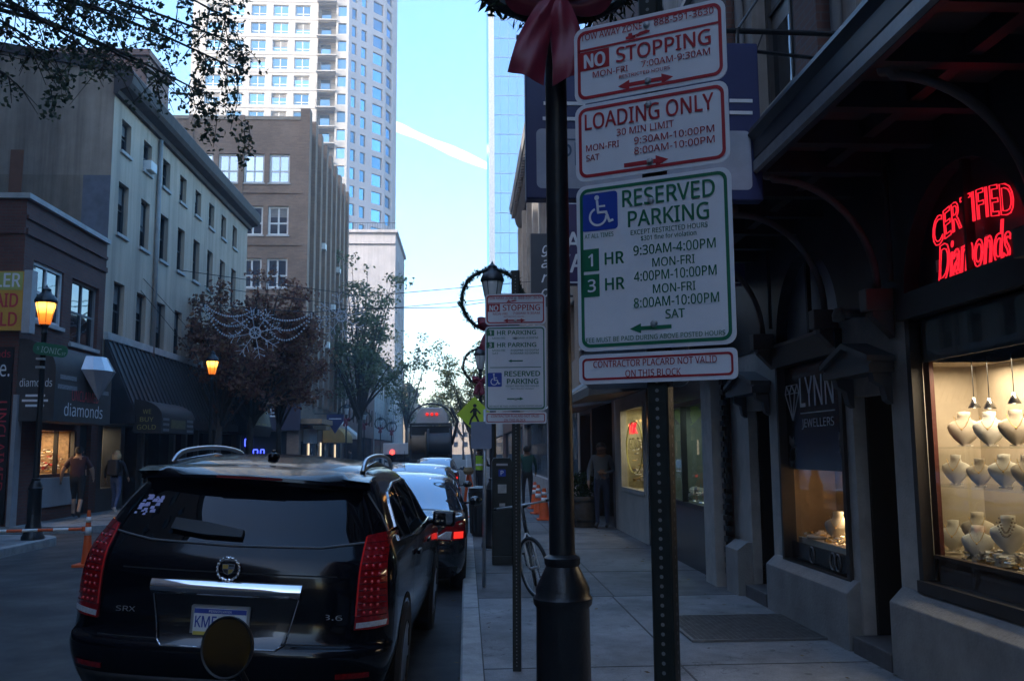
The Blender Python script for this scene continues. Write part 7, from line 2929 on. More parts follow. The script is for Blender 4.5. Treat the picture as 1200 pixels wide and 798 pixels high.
def person(label, H, top, legs, skin, hair, pose, sleeves=True, shorts=False, shoes=None, build=1.0, hair_len=0.0, extra=None, group=None):
    """one continuous skinned body facing +Y; pose overrides joints; clothing by nearest limb"""
    k = H / 1.75
    J = dict(pel=(0, 0, .95), bel=(0, 0.01, 1.10), che=(0, 0.0, 1.30), nk=(0, -.01, 1.47), hd=(0, .01, 1.60), tp=(0, 0.0, 1.70))
    for s, n in ((-1, 'L'), (1, 'R')):
        J.update({'sh' + n: (s * .17, 0, 1.41), 'el' + n: (s * .235, -.03, 1.14), 'wr' + n: (s * .25, .03, .90), 'hn' + n: (s * .25, .05, .83),
                  'hp' + n: (s * .09, 0, .90), 'kn' + n: (s * .10, .02, .49), 'an' + n: (s * .10, -.02, .09), 'ft' + n: (s * .11, .14, .04)})
    J.update(pose)
    rad = dict(pel=.135, bel=.13, che=.14, nk=.056, hd=.095, tp=.06, sh=.07, el=.044, wr=.03, hn=.032, hp=.092, kn=.058, an=.04, ft=.036)
    E = [('pel', 'bel'), ('bel', 'che'), ('che', 'nk'), ('nk', 'hd'), ('hd', 'tp')]
    for n in 'LR':
        E += [('che', 'sh' + n), ('sh' + n, 'el' + n), ('el' + n, 'wr' + n), ('wr' + n, 'hn' + n), ('pel', 'hp' + n), ('hp' + n, 'kn' + n), ('kn' + n, 'an' + n), ('an' + n, 'ft' + n)]
    names = list(J)
    idx = {n: i for i, n in enumerate(names)}
    me = bpy.data.meshes.new('p')
    me.from_pydata([Vector(J[n]) * k for n in names], [(idx[a], idx[c]) for a, c in E], [])
    ob = bpy.data.objects.new('p', me)
    COL.objects.link(ob)
    md = ob.modifiers.new('s', 'SKIN')
    md.use_smooth_shade = True
    sub = ob.modifiers.new('u', 'SUBSURF')
    sub.levels = sub.render_levels = 2
    if not me.skin_vertices:
        me.attributes.new('skin_vertex', 'FLOAT', 'POINT') if False else None
    for n in names:
        r_ = rad.get(n, rad.get(n[:2], .05)) * k
        if n in ('pel', 'bel', 'che', 'hpL', 'hpR', 'shL', 'shR', 'elL', 'elR'):
            r_ *= build
        sv = me.skin_vertices[0].data[idx[n]]
        sv.radius = (r_ * (1.12 if n in ('che', 'bel', 'pel') else 1), r_ * (0.82 if n in ('che', 'bel', 'pel') else 1))
        sv.use_root = (n == 'pel')
    dg = bpy.context.evaluated_depsgraph_get()
    dg.update()
    bm = bpy.data.meshes.new_from_object(ob.evaluated_get(dg))
    b = MB()
    b.v = [tuple(v.co) for v in bm.vertices]
    segs = [(Vector(J[a]) * k, Vector(J[c]) * k, a, c) for a, c in E]
    for p in bm.polygons:
        c = p.center
        best, bd_, bt = None, 9, 0
        for (p0, p1, a, cc) in segs:
            d = p1 - p0
            t = max(0, min(1, (c - p0).dot(d) / d.length_squared))
            q = (c - p0 - d * t).length
            if q < bd_:
                best, bd_, bt = (a, cc), q, t
        a, cc = best
        if cc in ('hd', 'tp') or (a == 'che' and cc == 'nk' and bt > .75):
            m = 0
        elif cc[:2] in ('wr', 'hn'):
            m = 1 if (sleeves and cc[:2] == 'wr' and bt < .9) else 0
        elif cc[:2] == 'el':
            m = 1 if (sleeves or bt < .75) else 0
        elif cc[:2] in ('hp', 'kn'):
            m = 2
        elif cc[:2] == 'an':
            m = (0 if bt > .15 else 2) if shorts else 2
            if bt > .93:
                m = 3
        elif cc[:2] == 'ft':
            m = 3
        elif (a, cc) == ('pel', 'bel'):
            m = 2 if bt < .25 else 1
        else:
            m = 1
        b.f.append(tuple(p.vertices))
        b.mi.append(m)
    # face and fingers grow out of the same mesh
    b.m = 0
    hc = Vector(J['hd']) * k
    b.sphere(hc + Vector((0, .105, -.015)) * k, .017 * k, 7, 5, (.8, 1.1, 1.2))
    for s in (-1, 1):
        b.sphere(hc + Vector((s * .094, -.01, 0)) * k, .026 * k, 7, 5, (.4, .8, 1.2))
        n = 'L' if s < 0 else 'R'
        h0 = Vector(J['hn' + n]) * k
        dr = (h0 - Vector(J['wr' + n]) * k).normalized()
        sd = dr.cross(Vector((s, 0, 0))).normalized()
        for q, (off, ln) in enumerate(((-.027, .062), (-.009, .075), (.009, .07), (.027, .055))):
            p0 = h0 + sd * off * k
            b.tube([p0, p0 + dr * ln * .5 * k, p0 + (dr * ln * .95 + Vector((-s * .012, .012, 0))) * k], [.0095 * k, .009 * k, .006 * k], 6)
        b.tube([h0 + sd * -.02 * k - dr * .01, h0 + (sd * -.045 + dr * .02) * k, h0 + (sd * -.05 + dr * .045) * k], [.011 * k, .0095 * k, .007 * k], 6)
    b.m = 4
    for s in (-1, 1):
        b.sphere(hc + Vector((s * .035, .088, .022)) * k, .010 * k, 6, 4)
    b.tube([hc + Vector((-.024, .094, -.052)) * k, hc + Vector((0, .100, -.054)) * k, hc + Vector((.024, .094, -.052)) * k], .005 * k, 4)
    bpy.data.objects.remove(ob)
    t = local_thing('person', label, 'person', group)
    sm = M('shoe_leather', (0.03, 0.03, 0.032), 0.6) if shoes is None else shoes
    b.build('body', [skin, top, legs, sm, MAT['car_trim']], t, smooth=True)
    if hair is not None:
        h = MB()
        h.grid(lambda u, v: hc + Vector((math.cos(2 * PI * u) * .103 * math.sin(.15 + v * 1.55), -.018 + math.sin(2 * PI * u) * .108 * math.sin(.15 + v * 1.55) * (1 if math.sin(2 * PI * u) < 0 else .9), .018 + .115 * math.cos(.15 + v * 1.55) + (.035 * max(0, math.sin(2 * PI * u)) * v - (.05 + hair_len) * v * max(0, -math.sin(2 * PI * u)) ** .5))) * k, 18, 9)
        if hair_len > .05:
            for q in range(16):
                a = PI + PI * q / 15
                p0 = hc + Vector((math.cos(a) * .095, math.sin(a) * .1 - .01, .02)) * k
                h.tube([p0, p0 + Vector((0, -.015, -hair_len * .5)) * k, p0 + Vector((-math.cos(a) * .02, .0, -hair_len)) * k], [.03 * k, .034 * k, .012 * k], 6)
        h.build('hair', hair, t, smooth=True)
    if extra:
        extra(t, k)
    return t


c_ = lambda n, r, g_, b_, **kw: M(n, (r, g_, b_), 0.8, **kw)
hair_dark = c_('dark_hair', .02, .015, .012)
jeans = c_('blue_jeans', .05, .08, .17, var=.3, scale=9)
blk = c_('black_cloth', .016, .016, .018)
walkA = dict(hpL=(-.09, .0, .90), knL=(-.10, .13, .52), anL=(-.10, .10, .12), ftL=(-.11, .25, .09), knR=(.10, -.02, .49), anR=(.10, -.22, .14), ftR=(.11, -.12, .04),
             elL=(-.27, -.10, 1.16), wrL=(-.29, -.02, .95), hnL=(-.29, .01, .88), elR=(.26, .04, 1.15), wrR=(.26, .17, .97), hnR=(.26, .21, .91))
man = person('heavy man in maroon shirt and dark shorts walking away past the diamonds shop', 1.76, c_('maroon_shirt', .06, .022, .028), blk, MAT['skin'], hair_dark,
             dict(walkA, elL=(-.33, -.06, 1.17), wrL=(-.37, -.02, .95), hnL=(-.38, 0, .89), elR=(.31, .03, 1.16), wrR=(.31, .14, .98), hnR=(.31, .18, .92), anL=(-.1, .10, .09), ftL=(-.11, .24, .05)), sleeves=False, shorts=True, build=1.28)
p = at(89, 606, 22.6)
man.location = (p.x, 22.6, SW)
man.rotation_euler = (0, 0, R(8))


def backpack(t, k):
    b = MB()
    b.obox(Vector((0, -.19, 1.25)) * k, UX, UY, UZ, .15 * k, .075 * k, .22 * k)
    b.build('backpack', c_('dark_backpack', .022, .02, .022), t, bevel=0.04)
    b = MB()
    for s in (-1, 1):
        b.tube([Vector(q) * k for q in ((s * .1, -.14, 1.44), (s * .12, .0, 1.50), (s * .13, .13, 1.38), (s * .14, .05, 1.15), (s * .12, -.14, 1.08))], .018 * k, 6)
    b.pieces('strap', blk, t)


woman = person('woman with long blond hair, backpack and blue jeans walking away on the left pavement', 1.66, c_('dark_jacket', .02, .02, .024), jeans, MAT['skin'], c_('blond_hair', .42, .3, .16, var=.3, scale=30),
               walkA, hair_len=.26, shoes=c_('white_shoe', .5, .5, .52), build=.92, extra=backpack)
p = at(134, 601, 24.5)
woman.location = (p.x, 24.5, SW)
woman.rotation_euler = (0, 0, R(-5))
stand = person('person in a pale jacket standing in the dark doorway by the planter', 1.74, c_('pale_jacket', .09, .11, .14), c_('navy_trousers', .02, .026, .06), MAT['skin_brown'], hair_dark,
               dict(elL=(-.26, .04, 1.15), wrL=(-.10, .17, 1.10), hnL=(-.03, .18, 1.12), elR=(.26, .02, 1.15), wrR=(.25, .12, .93), hnR=(.24, .15, .87)), build=1.05)
p = at(709, 617, 18.3)
stand.location = (p.x - 0.05, 18.3, SW)
stand.rotation_euler = (0, 0, R(160))
walker = person('person in a green top walking away on the right pavement by the cones', 1.72, c_('green_top', .014, .06, .045), blk, MAT['skin_brown'], hair_dark, walkA)
p = at(618, 592, 25)
walker.location = (p.x, 25, SW)


def vest(t, k):
    b = MB()
    for z0, z1 in ((1.03, 1.43),):
        b.grid(lambda u, v: Vector((math.cos(2 * PI * u) * (.185 + .02 * v), math.sin(2 * PI * u) * .145, z0 + (z1 - z0) * v)) * k, 20, 4)
    b.build('safety_vest', c_('lime_vest', .35, .62, .04), t, smooth=True)
    b = MB()
    b.grid(lambda u, v: Vector((math.cos(2 * PI * u) * .2, math.sin(2 * PI * u) * .152, 1.15 + .05 * v)) * k, 20, 1)
    b.build('reflective_band', MAT['reflect_white'], t)
    b = MB()
    b.lathe([(.118, 1.64), (.112, 1.70), (.08, 1.76), (0, 1.785)], (0, 0, 0), 16)
    b.build('hard_hat', c_('white_helmet', .6, .6, .55), t, smooth=True)


worker = person('road worker in lime vest and pale helmet at the kerb beyond the parked cars', 1.74, c_('dark_sweater', .03, .03, .035), c_('work_trousers', .03, .032, .04), MAT['skin_brown'], hair_dark,
                dict(elR=(.28, .06, 1.16), wrR=(.22, .25, 1.14), hnR=(.20, .31, 1.15)), extra=vest)
worker.location = (0.38, 25.6, SW)
worker.rotation_euler = (0, 0, R(-50))
q = person('distant pedestrian in dark clothes crossing beyond the left lamps', 1.7, blk, jeans, MAT['skin'], hair_dark, walkA)
q.location = (-7.9, 62, SW)
q.rotation_euler = (0, 0, R(70))

# ================================================================== STREET FURNITURE


def cone(label, h=0.71, group='orange traffic cones', slim=False):
    t = local_thing('traffic_cone', label, 'traffic cone', group)
    b = MB()
    r0 = .075 if slim else .125
    b.lathe([(r0, .03), (r0 * .35, h * .95), (r0 * .28, h), (0, h)], n=20)
    b.build('body', MAT['orange'], t, smooth=True, split=40)
    b = MB()
    s = .17 if not slim else .16
    b.prism(rrect(s * 2, s * 2, .03, 3), (0, 0, 0), UX, UY, UZ, .035)
    b.build('base', MAT['orange'], t)
    for z0, z1 in ((.55, .70), (.78, .88)):
        b = MB()
        f = lambda z: r0 + (r0 * .35 - r0) * (z * h - .03) / (h * .95 - .03) + .002
        b.lathe([(f(z0), z0 * h), (f(z1), z1 * h)], n=20)
        b.build('reflective_band', MAT['reflect_white'], t, smooth=True)
    return t


c0 = cone('nearest of the three orange cones on the right pavement, standing apart')
p = at(638, 607, 20.6)
c0.location = (p.x, 20.6, SW)
for (px, py, Y, lab) in ((631, 598, 22.6, 'middle one of the three orange cones on the right pavement'), (627, 592, 24.6, 'farthest of the three orange cones on the right pavement'), (557, 606, 21.5, 'orange cone with two white bands at the kerb beside the parked cars')):
    p = at(px, py, Y)
    dup(c0, (p.x, Y, SW), 0.3, lab)
c1 = cone('slim orange marker cone in the street behind the black sport utility vehicle on the left', 0.80, 'orange traffic cones', True)
p = at(101, 668, 13.6)
c1.location = (p.x, 13.6, road_z(p.x))
c2 = dup(c1, (-8.5, 13.2, SW), .2, 'slim orange cone holding the far end of the striped bar')
t = thing('barrier_bar', 'orange and white striped bar strung between two slim cones across the side street', 'barrier', (p.x, 13.6, .5))
A_, B_ = Vector((p.x - .06, 13.6, .62)), Vector((-8.44, 13.2, .60))
b = MB()
n = 14
for i in range(n):
    b.m = i % 2
    b.tube([A_.lerp(B_, i / n), A_.lerp(B_, (i + 1) / n)], .022, 8, cap=(i in (0, n - 1)))
b.build('striped_tube', [MAT['orange'], MAT['reflect_white']], t)
b = MB()
for q in (A_, B_):
    b.tube([q + Vector((0, 0, -.03)), q + Vector((0, 0, .03))], .035, 8)
b.pieces('end_clip', MAT['orange'], t)

# parking kiosk
t = thing('parking_kiosk', 'dark green parking payment kiosk with a blue square letter plate, by the kerb', 'parking kiosk', (0.57, 12.7, SW))
p0, p1 = at(577, 655, 12.7), at(600, 541, 12.7)
xa, xb = p0.x, p1.x
b = MB()
b.box(xa, xb, 12.68, 13.0, SW, SW + .12)
b.prism([(0, .12), (xb - xa, .12), (xb - xa, 1.42), (xb - xa - .03, 1.47), (.03, 1.47), (0, 1.42)], (xa, 12.7, SW), UX, UZ, UY, .28)
b.build('cabinet', MAT['green_black'], t, bevel=.008)
b = MB()
xc = (xa + xb) / 2
b.prism(rrect(.10, .10, .012), (xc, 12.692, SW + 1.26), UX, UZ, UY, .006)
pl_ = b.build('blue_plate', MAT['sign_blue'], t)
b = MB()
b.text('P', (xc, 12.690, SW + 1.232), UX, UZ, .06, None, 'C', .02)
b.build('lettering', MAT['letter_white'], pl_)
b = MB()
b.box(xc - .08, xc + .08, 12.688, 12.699, SW + 1.36, SW + 1.39)
b.box(xc - .06, xc + .06, 12.69, 12.699, SW + .98, SW + 1.1)
b.box(xc - .04, xc + .04, 12.69, 12.699, SW + .8, SW + .84)
b.pieces('control_panel', MAT['steel'], t)
# slim grey post with the back of a small sign
p0 = at(567, 682, 10.7)
t = thing('sign_post', 'slim galvanised post with the plain back of a small blue grey sign', 'sign post', (p0.x, 10.7, SW))
b = MB()
b.tube([(p0.x, 10.7, SW), (p0.x + .02, 10.7, 2.2)], .02, 8)
b.build('post', MAT['steel'], t, smooth=True)
b = MB()
a, e = at(552, 526, 10.66), at(576, 494, 10.66)
b.prism(rrect(e.x - a.x, e.z - a.z, .02), ((a.x + e.x) / 2, 10.66, (a.z + e.z) / 2), UX, UZ, UY, .004)
b.build('sign_panel', M('sign_back_blue_grey', (.22, .25, .33), .5, var=.1), t)
# pedestrian crossing sign
pc = at(556, 485, 24.0)
t = thing('crossing_sign', 'lime yellow diamond sign with a black walking figure above the right kerb', 'traffic sign', (pc.x, 24, SW))
b = MB()
b.tube([(pc.x, 24.06, SW), (pc.x, 24.06, pc.z + .4)], .03, 8)
b.build('post', MAT['steel'], t)
b = MB()
rr_ = .47
b.prism([(rr_ * math.cos(PI / 2 * k), rr_ * math.sin(PI / 2 * k)) for k in range(4)], (pc.x, 24, pc.z), UX, UZ, UY, .01)
pn = b.build('sign_panel', M('lime_yellow', (.52, .70, .03), .5, var=.05), t)
b = MB()
o = Vector((pc.x + .01, 23.993, pc.z - .02))
b.poly(circ(.05, 12, 0, .24), o, UX, UZ)
for pts, w_ in (([(0, .18), (.0, .0)], .10), ([(0, .02), (-.10, -.12), (-.14, -.27)], .055), ([(0, .02), (.07, -.12), (.12, -.26)], .055), ([(-.02, .16), (-.12, .05)], .045), ([(.02, .16), (.10, .08), (.15, .02)], .04)):
    for (q0, q1) in zip(pts[:-1], pts[1:]):
        b.bar(o + Vector((q0[0], -.001, q0[1])), o + Vector((q1[0], -.001, q1[1])), w_, .002, up=(0, 1, 0))
b.build('walking_figure', MAT['car_trim'], pn)
# litter bin and planter barrel
t = thing('litter_bin', 'black round litter bin on the right kerb beyond the kiosk', 'bin', (.30, 17, SW))
b = MB()
b.lathe([(.2, 0), (.24, .8), (.26, .82), (.26, .88), (.1, .92), (.09, .9)], (.30, 17, SW), 22)
b.build('drum', MAT['black_iron'], t, smooth=True, split=40)
b = MB()
for k in range(16):
    a = 2 * PI * k / 16
    b.bar((.30 + .215 * math.cos(a), 17 + .215 * math.sin(a), SW + .05), (.30 + .25 * math.cos(a), 17 + .25 * math.sin(a), SW + .8), .03, .012)
b.pieces('slat', MAT['black_metal'], t)
p = at(686, 617, 18.4)
t = thing('planter_barrel', 'tall dark wooden barrel with clipped shrub beside the restaurant doorway', 'planter', (p.x, 18.7, SW))
b = MB()
b.lathe([(.24, 0), (.27, .2), (.28, .4), (.26, .6), (.25, .62), (.22, .6), (0, .58)], (p.x, 18.7, SW), 20)
b.build('barrel', M('dark_barrel_wood', (.045, .035, .028), .7, var=.4, scale=8), t, smooth=True, split=40)
b = MB()
for z in (.1, .5):
    b.lathe([(.268 + .01 * (z > .3), z), (.272 + .01 * (z > .3), z + .05)], (p.x, 18.7, SW), 20)
b.pieces('hoop', MAT['black_metal'], t)


def leaves(b, r, c, rad, n, s, flat=1.0):
    for k in range(n):
        d = Vector((r.gauss(0, 1), r.gauss(0, 1), r.gauss(0, 1)))
        d.normalize()
        q = Vector(c) + Vector((d.x * rad[0], d.y * rad[1], d.z * rad[2])) * (r.random() ** .45)
        a = Vector((r.uniform(-1, 1), r.uniform(-1, 1), r.uniform(-1, .6))).normalized()
        e = a.orthogonal().normalized()
        e = (Quaternion(a, r.uniform(0, 6.28)) @ e)
        L = s * r.uniform(.6, 1.3)
        w_ = L * r.uniform(.28, .42)
        nn = a.cross(e) * L * .12
        b.add([q, q + a * L * .5 + e * w_ + nn, q + a * L, q + a * L * .5 - e * w_ + nn], [(0, 1, 2, 3)])


b = MB()
leaves(b, random.Random(2), (p.x, 18.7, SW + .85), (.27, .27, .3), 700, .07)
b.build('shrub', leaf_mat('dark_shrub', [(.012, .02, .012), (.025, .045, .02), (.04, .06, .03)], .2), t)
# pavement grate
t = thing('pavement_grate', 'square steel ventilation grate set in the right pavement before the narrow jeweller window', 'grate', (2.5, 8.0, SW))
gx0, gx1, gy0, gy1 = 1.88, 3.0, 7.55, 8.62
b = MB()
for k in range(27):
    y = gy0 + (gy1 - gy0) * k / 26
    b.box(gx0, gx1, y - .005, y + .005, SW + .004, SW + .018)
for k in range(24):
    x = gx0 + (gx1 - gx0) * k / 23
    b.box(x - .0035, x + .0035, gy0, gy1, SW + .006, SW + .015)
for (x0, x1, y0, y1) in ((gx0 - .03, gx1 + .03, gy0 - .03, gy0 - .006), (gx0 - .03, gx1 + .03, gy1 + .006, gy1 + .03), (gx0 - .03, gx0, gy0, gy1), (gx1, gx1 + .03, gy0, gy1)):
    b.box(x0, x1, y0, y1, SW + .003, SW + .02)
b.build('grating', M('dark_grate_steel', (.15, .153, .157), .5, .4, var=.3, scale=12), t)
b = MB()
b.quad((gx0, gy0, SW + .0025), (gx1, gy0, SW + .0025), (gx1, gy1, SW + .0025), (gx0, gy1, SW + .0025))
b.build('shaft', MAT['dark_room'], t)

# ================================================================== BICYCLE
t = local_thing('bicycle', 'dark bicycle with white fork and silver handlebar leaning by the second parking sign', 'bicycle')
fr, mt = M('bike_frame_paint', (.03, .035, .04), .35), MAT['black_metal']


def bike_wheel(cy, cx=0, ang=0):
    q = Quaternion(UZ, ang)
    P = lambda a, r_: Vector((cx, cy, .335)) + q @ Vector((0, r_ * math.cos(a), r_ * math.sin(a)))
    b = MB()
    b.tube([P(2 * PI * k / 40, .315) for k in range(40)], .019, 8, closed=True)
    w_ = b.build('wheel', MAT['rubber'], t, smooth=True)
    b = MB()
    b.tube([P(2 * PI * k / 40, .29) for k in range(40)], .009, 6, closed=True)
    for k in range(24):
        b.tube([P(2 * PI * k / 24, .015), P(2 * PI * k / 24 + .3 * (-1) ** k, .288)], .0012, 3)
    b.tube([Vector((cx, cy, .335)) + q @ Vector((-.05, 0, 0)), Vector((cx, cy, .335)) + q @ Vector((.05, 0, 0))], .018, 8)
    b.build('rim', MAT['steel'], w_)
    return P


bike_wheel(.52)
bike_wheel(-.5, .03, R(28))
b = MB()
bb, st, hd0, hd1 = Vector((0, .1, .3)), Vector((0, .26, .80)), Vector((0, -.30, .70)), Vector((0, -.34, .84))
for a, e in ((bb, st), (st - Vector((0, .02, .08)), hd1), (bb, hd0), (hd0, hd1)):
    b.tube([a, e], .017, 8)
for s in (-1, 1):
    b.tube([Vector((s * .05, .52, .335)), bb], .009, 6)
    b.tube([Vector((s * .05, .52, .335)), st - Vector((0, .02, .06))], .008, 6)
b.build('frame', fr, t, smooth=True)
b = MB()
for s in (-1, 1):
    b.tube([Vector((.03 + s * .05, -.5, .335)), Vector((.01 + s * .045, -.36, .62)), hd0], .010, 6)
b.build('fork', MAT['white_paint'], t, smooth=True)
b = MB()
b.tube([hd1, hd1 + Vector((0, -.03, .12)), hd1 + Vector((0, -.08, .15))], .013, 8)
b.tube([Vector((-.27, -.32, 1.0)), Vector((-.12, -.41, 1.0)), Vector((.12, -.41, 1.0)), Vector((.27, -.30, 1.0))], .011, 8)
hb = b.build('handlebar', MAT['steel'], t, smooth=True)
b = MB()
b.tube([Vector((-.27, -.32, 1.0)), Vector((-.30, -.22, .995))], .016, 8)
b.tube([Vector((.27, -.30, 1.0)), Vector((.30, -.2, .995))], .016, 8)
b.pieces('grip', MAT['rubber'], hb)
b = MB()
b.tube([st, st + Vector((0, .04, .13))], .012, 8)
b.sphere(st + Vector((0, .04, .15)), .1, 12, 7, (.7, 1.3, .28))
b.build('saddle', MAT['car_trim'], t, smooth=True)
b = MB()
b.lathe([(.0, -.003), (.085, -.003), (.085, .003), (0, .003)], (.05, .1, .3), 20, 'x')
b.tube([bb + Vector((.06, 0, 0)), bb + Vector((.07, -.1, -.13))], .009, 6)
b.tube([bb + Vector((-.06, 0, 0)), bb + Vector((-.07, .1, .13))], .009, 6)
b.box(.06, .13, -.04, .04, .16, .18)
b.box(-.13, -.06, .16, .24, .42, .44)
b.build('crank', mt, t)
t.location = (.78, 10.25, SW - .006)
t.rotation_euler = (0, R(-9), R(-4))

# ================================================================== SCOOTER MIRROR IN FRONT
mc = at(267, 758, 2.15)
t = thing('motor_scooter', 'black motor scooter parked behind the sport utility vehicle, only its round mirror rising into view', 'scooter', (mc.x + .25, 2.3, 0))
ox, oy = mc.x + .27, 2.3
b = MB()
b.prism([(-.18, .25), (.18, .25), (.2, .6), (.14, .95), (-.14, .95), (-.2, .6)], (ox, oy + .12, 0), UX, UZ, UY, .06)
b.prism([(0, .22), (-.1, .3), (-.75, .3), (-.85, .5), (-1.3, .62), (-1.35, .45), (-.9, .18), (-.1, .16)], (ox - .14, oy + .15, 0), UY, UZ, UX, .28)
b.build('body', MAT['paint_black'], t, bevel=.03)
b = MB()
b.prism([(-.55, .66), (-1.3, .72), (-1.32, .66), (-.6, .6)], (ox - .13, oy + .15, 0), UY, UZ, UX, .26)
b.build('seat', MAT['car_trim'], t, bevel=.02)
for dy in (.35, -1.0):
    b = MB()
    b.lathe([(.13, -.05), (.2, -.05), (.215, 0), (.2, .05), (.13, .05), (0, .03)], (ox, oy + dy, .215), 24, 'x')
    b.build('wheel', MAT['rubber'], t, smooth=True)
b = MB()
b.tube([(ox, oy + .35, .215), (ox, oy + .15, .9), (ox, oy + .1, 1.0)], .03, 8)
b.tube([(ox - .32, oy - .02, 1.02), (ox - .1, oy + .08, 1.01), (ox + .1, oy + .08, 1.01), (ox + .32, oy - .02, 1.02)], .016, 8)
b.build('handlebar', MAT['black_metal'], t, smooth=True)
mirror_n = Vector((-.2, -1, .12)).normalized()
mu = mirror_n.cross(UZ).normalized()
mv = mu.cross(mirror_n).normalized()
for s, c in ((1, mc),):
    b = MB()
    base = Vector((ox - s * .2, oy + .04, 1.02))
    b.tube([base, base + Vector((-s * .02, -.02, .05)), c + mirror_n * -.03 + Vector((s * .02, 0, -.06)), c + mirror_n * -.02], .007, 6)
    ms = b.build('mirror_stem', MAT['black_metal'], t, smooth=True)
    b = MB()
    n = 32
    prof = [(.0, -.028), (.045, -.024), (.062, -.008), (.066, .004), (.0645, .008), (.060, .006)]
    V = []
    for (r_, d_) in prof:
        for k in range(n):
            a = 2 * PI * k / n
            V.append(c + mu * r_ * math.cos(a) * .97 + mv * r_ * math.sin(a) * 1.06 + mirror_n * d_)
    b.add(V, [(i * n + k, i * n + (k + 1) % n, (i + 1) * n + (k + 1) % n, (i + 1) * n + k) for i in range(len(prof) - 1) for k in range(n)])
    hs = b.build('mirror_housing', MAT['car_trim'], t, smooth=True, split=50)
    b = MB()
    b.add([c + mu * .061 * math.cos(2 * PI * k / n) * .97 + mv * .061 * math.sin(2 * PI * k / n) * 1.06 + mirror_n * .005 for k in range(n)], [tuple(range(n))])
    b.build('mirror_glass', MAT['scooter_mirror'], hs)

# ================================================================== TRUCKS FAR DOWN THE STREET
t = thing('utility_truck', 'utility truck with large cable reels on its back standing in the street ahead', 'truck', (-1.7, 47, 0))
tx = at(505, 505, 46).x
dk = M('dark_truck_metal', (.03, .034, .04), .5, .2)
b = MB()
b.box(tx - 1.1, tx + 1.1, 46, 52, .7, 1.25)
b.box(tx - 1.15, tx + 1.15, 46.0, 46.15, .5, .85)
b.build('bed', dk, t)
for (x0, x1, m_, rr_) in ((-1.15, -.25, M('wood_reel', (.17, .11, .06), .7), .62), (-.2, 1.0, dk, .78)):
    b = MB()
    cz = 2.05
    b.lathe([(.0, x0), (rr_, x0), (rr_, x0 + .08), (rr_ * .72, x0 + .08), (rr_ * .72, x1 - .08), (rr_, x1 - .08), (rr_, x1), (0, x1)], (tx, 46.6, cz), 28, 'x')
    b.build('cable_reel', m_, t, smooth=True, split=40)
b = MB()
b.box(tx - 1.1, tx + 1.05, 47.6, 48.4, 1.25, 3.0)
for s in (-1.05, 1.0):
    b.bar((tx + s, 46.3, .9), (tx + s, 46.3, 3.1), .1)
b.bar((tx - 1.05, 46.3, 3.05), (tx + 1.0, 46.3, 3.05), .12)
b.build('frame', dk, t)
b = MB()
b.prism([(-.85, 0), (.85, 0), (.8, .5), (.55, .85), (-.55, .85), (-.8, .5)], (tx, 47.2, 3.1), UX, UZ, UY, 2.2)
b.build('cab', M('pale_cab', (.42, .42, .42), .5, var=.1), t, bevel=.05)
b = MB()
b.tube([(tx - 1.15 + 1.15 * (1 - math.cos(a)), 46.3, 3.1 + 1.0 * math.sin(a)) for a in [PI * k / 16 for k in range(17)]], .05, 6)
b.tube([(tx + 1.05, 46.8, 2.0), (tx + 1.35, 46.8, 3.2), (tx + 1.0, 47, 3.9)], .09, 6)
b.build('boom', dk, t)
for s in (-.25, .0, .25):
    b = MB()
    b.sphere((tx + s, 47.16, 3.6), .085, 8, 6)
    b.build('warning_light', MAT['lamp_red_lit'], t)
for s in (-1, 1):
    for y_ in (46.9, 51):
        b = MB()
        b.lathe([(.2, -.15), (.48, -.15), (.5, 0), (.48, .15), (.2, .15), (0, .1)], (tx + s * .95, y_, .5), 20, 'x')
        b.build('wheel', MAT['rubber'], t, smooth=True)
# pale box van at the crossing
vx = at(466, 540, 58).x
t = thing('delivery_van', 'pale grey box van with a lit red signal far up the street', 'van', (vx, 60, 0))
b = MB()
b.box(vx - .95, vx + .95, 58, 62, .55, 2.2)
b.build('cargo_box', M('pale_grey_van', (.36, .38, .40), .5, var=.08), t, bevel=.05)
b = MB()
b.prism([(0, .5), (1.7, .5), (1.7, 1.2), (1.2, 1.35), (.7, 2.0), (0, 2.05)], (vx - .9, 62, 0), UY, UZ, UX, 1.8)
b.build('cab', MAT['white_paint'], t, bevel=.04)
b = MB()
b.sphere((vx - .35, 57.97, 1.62), .16, 10, 7, (1, .4, 1))
b.build('red_signal', emit('red_signal', (1, .05, .04), 1.0), t)
b = MB()
b.box(vx - .8, vx + .8, 57.985, 57.995, 1.0, 1.5)
b.build('rear_pane', MAT['dark_pane'], t)
for s in (-1, 1):
    for y_ in (58.8, 62.6):
        b = MB()
        b.lathe([(.15, -.1), (.32, -.1), (.34, 0), (.32, .1), (.15, .1), (0, .08)], (vx + s * .85, y_, .34), 18, 'x')
        b.build('wheel', MAT['rubber'], t, smooth=True)
car = dup(car3, (-1.1, 31.0, road_z(-1.1)), 0, 'dark car parked far ahead in the row near the road works')
# orange work frame by the worker
t = thing('work_tripod', 'leaning orange tripod frame at the kerb beside the road worker', 'tripod', (.2, 23.2, SW))
a, e = at(549, 552, 23.2), at(560, 598, 23.2)
b = MB()
b.bar((a.x, 23.2, a.z), (e.x, 23.2, SW), .09, .05)
b.bar((a.x, 23.2, a.z), (a.x - .12, 23.5, SW), .06, .05)
b.bar((a.x, 23.2, a.z), (e.x, 23.7, SW), .06, .05)
b.build('legs', MAT['orange'], t)
b = MB()
b.lathe([(.1, -.08), (.14, 0), (.1, .1)], (a.x, 23.2, a.z), 12)
b.build('head', M('brass_head', (.22, .15, .06), .5), t)

# ================================================================== TREES


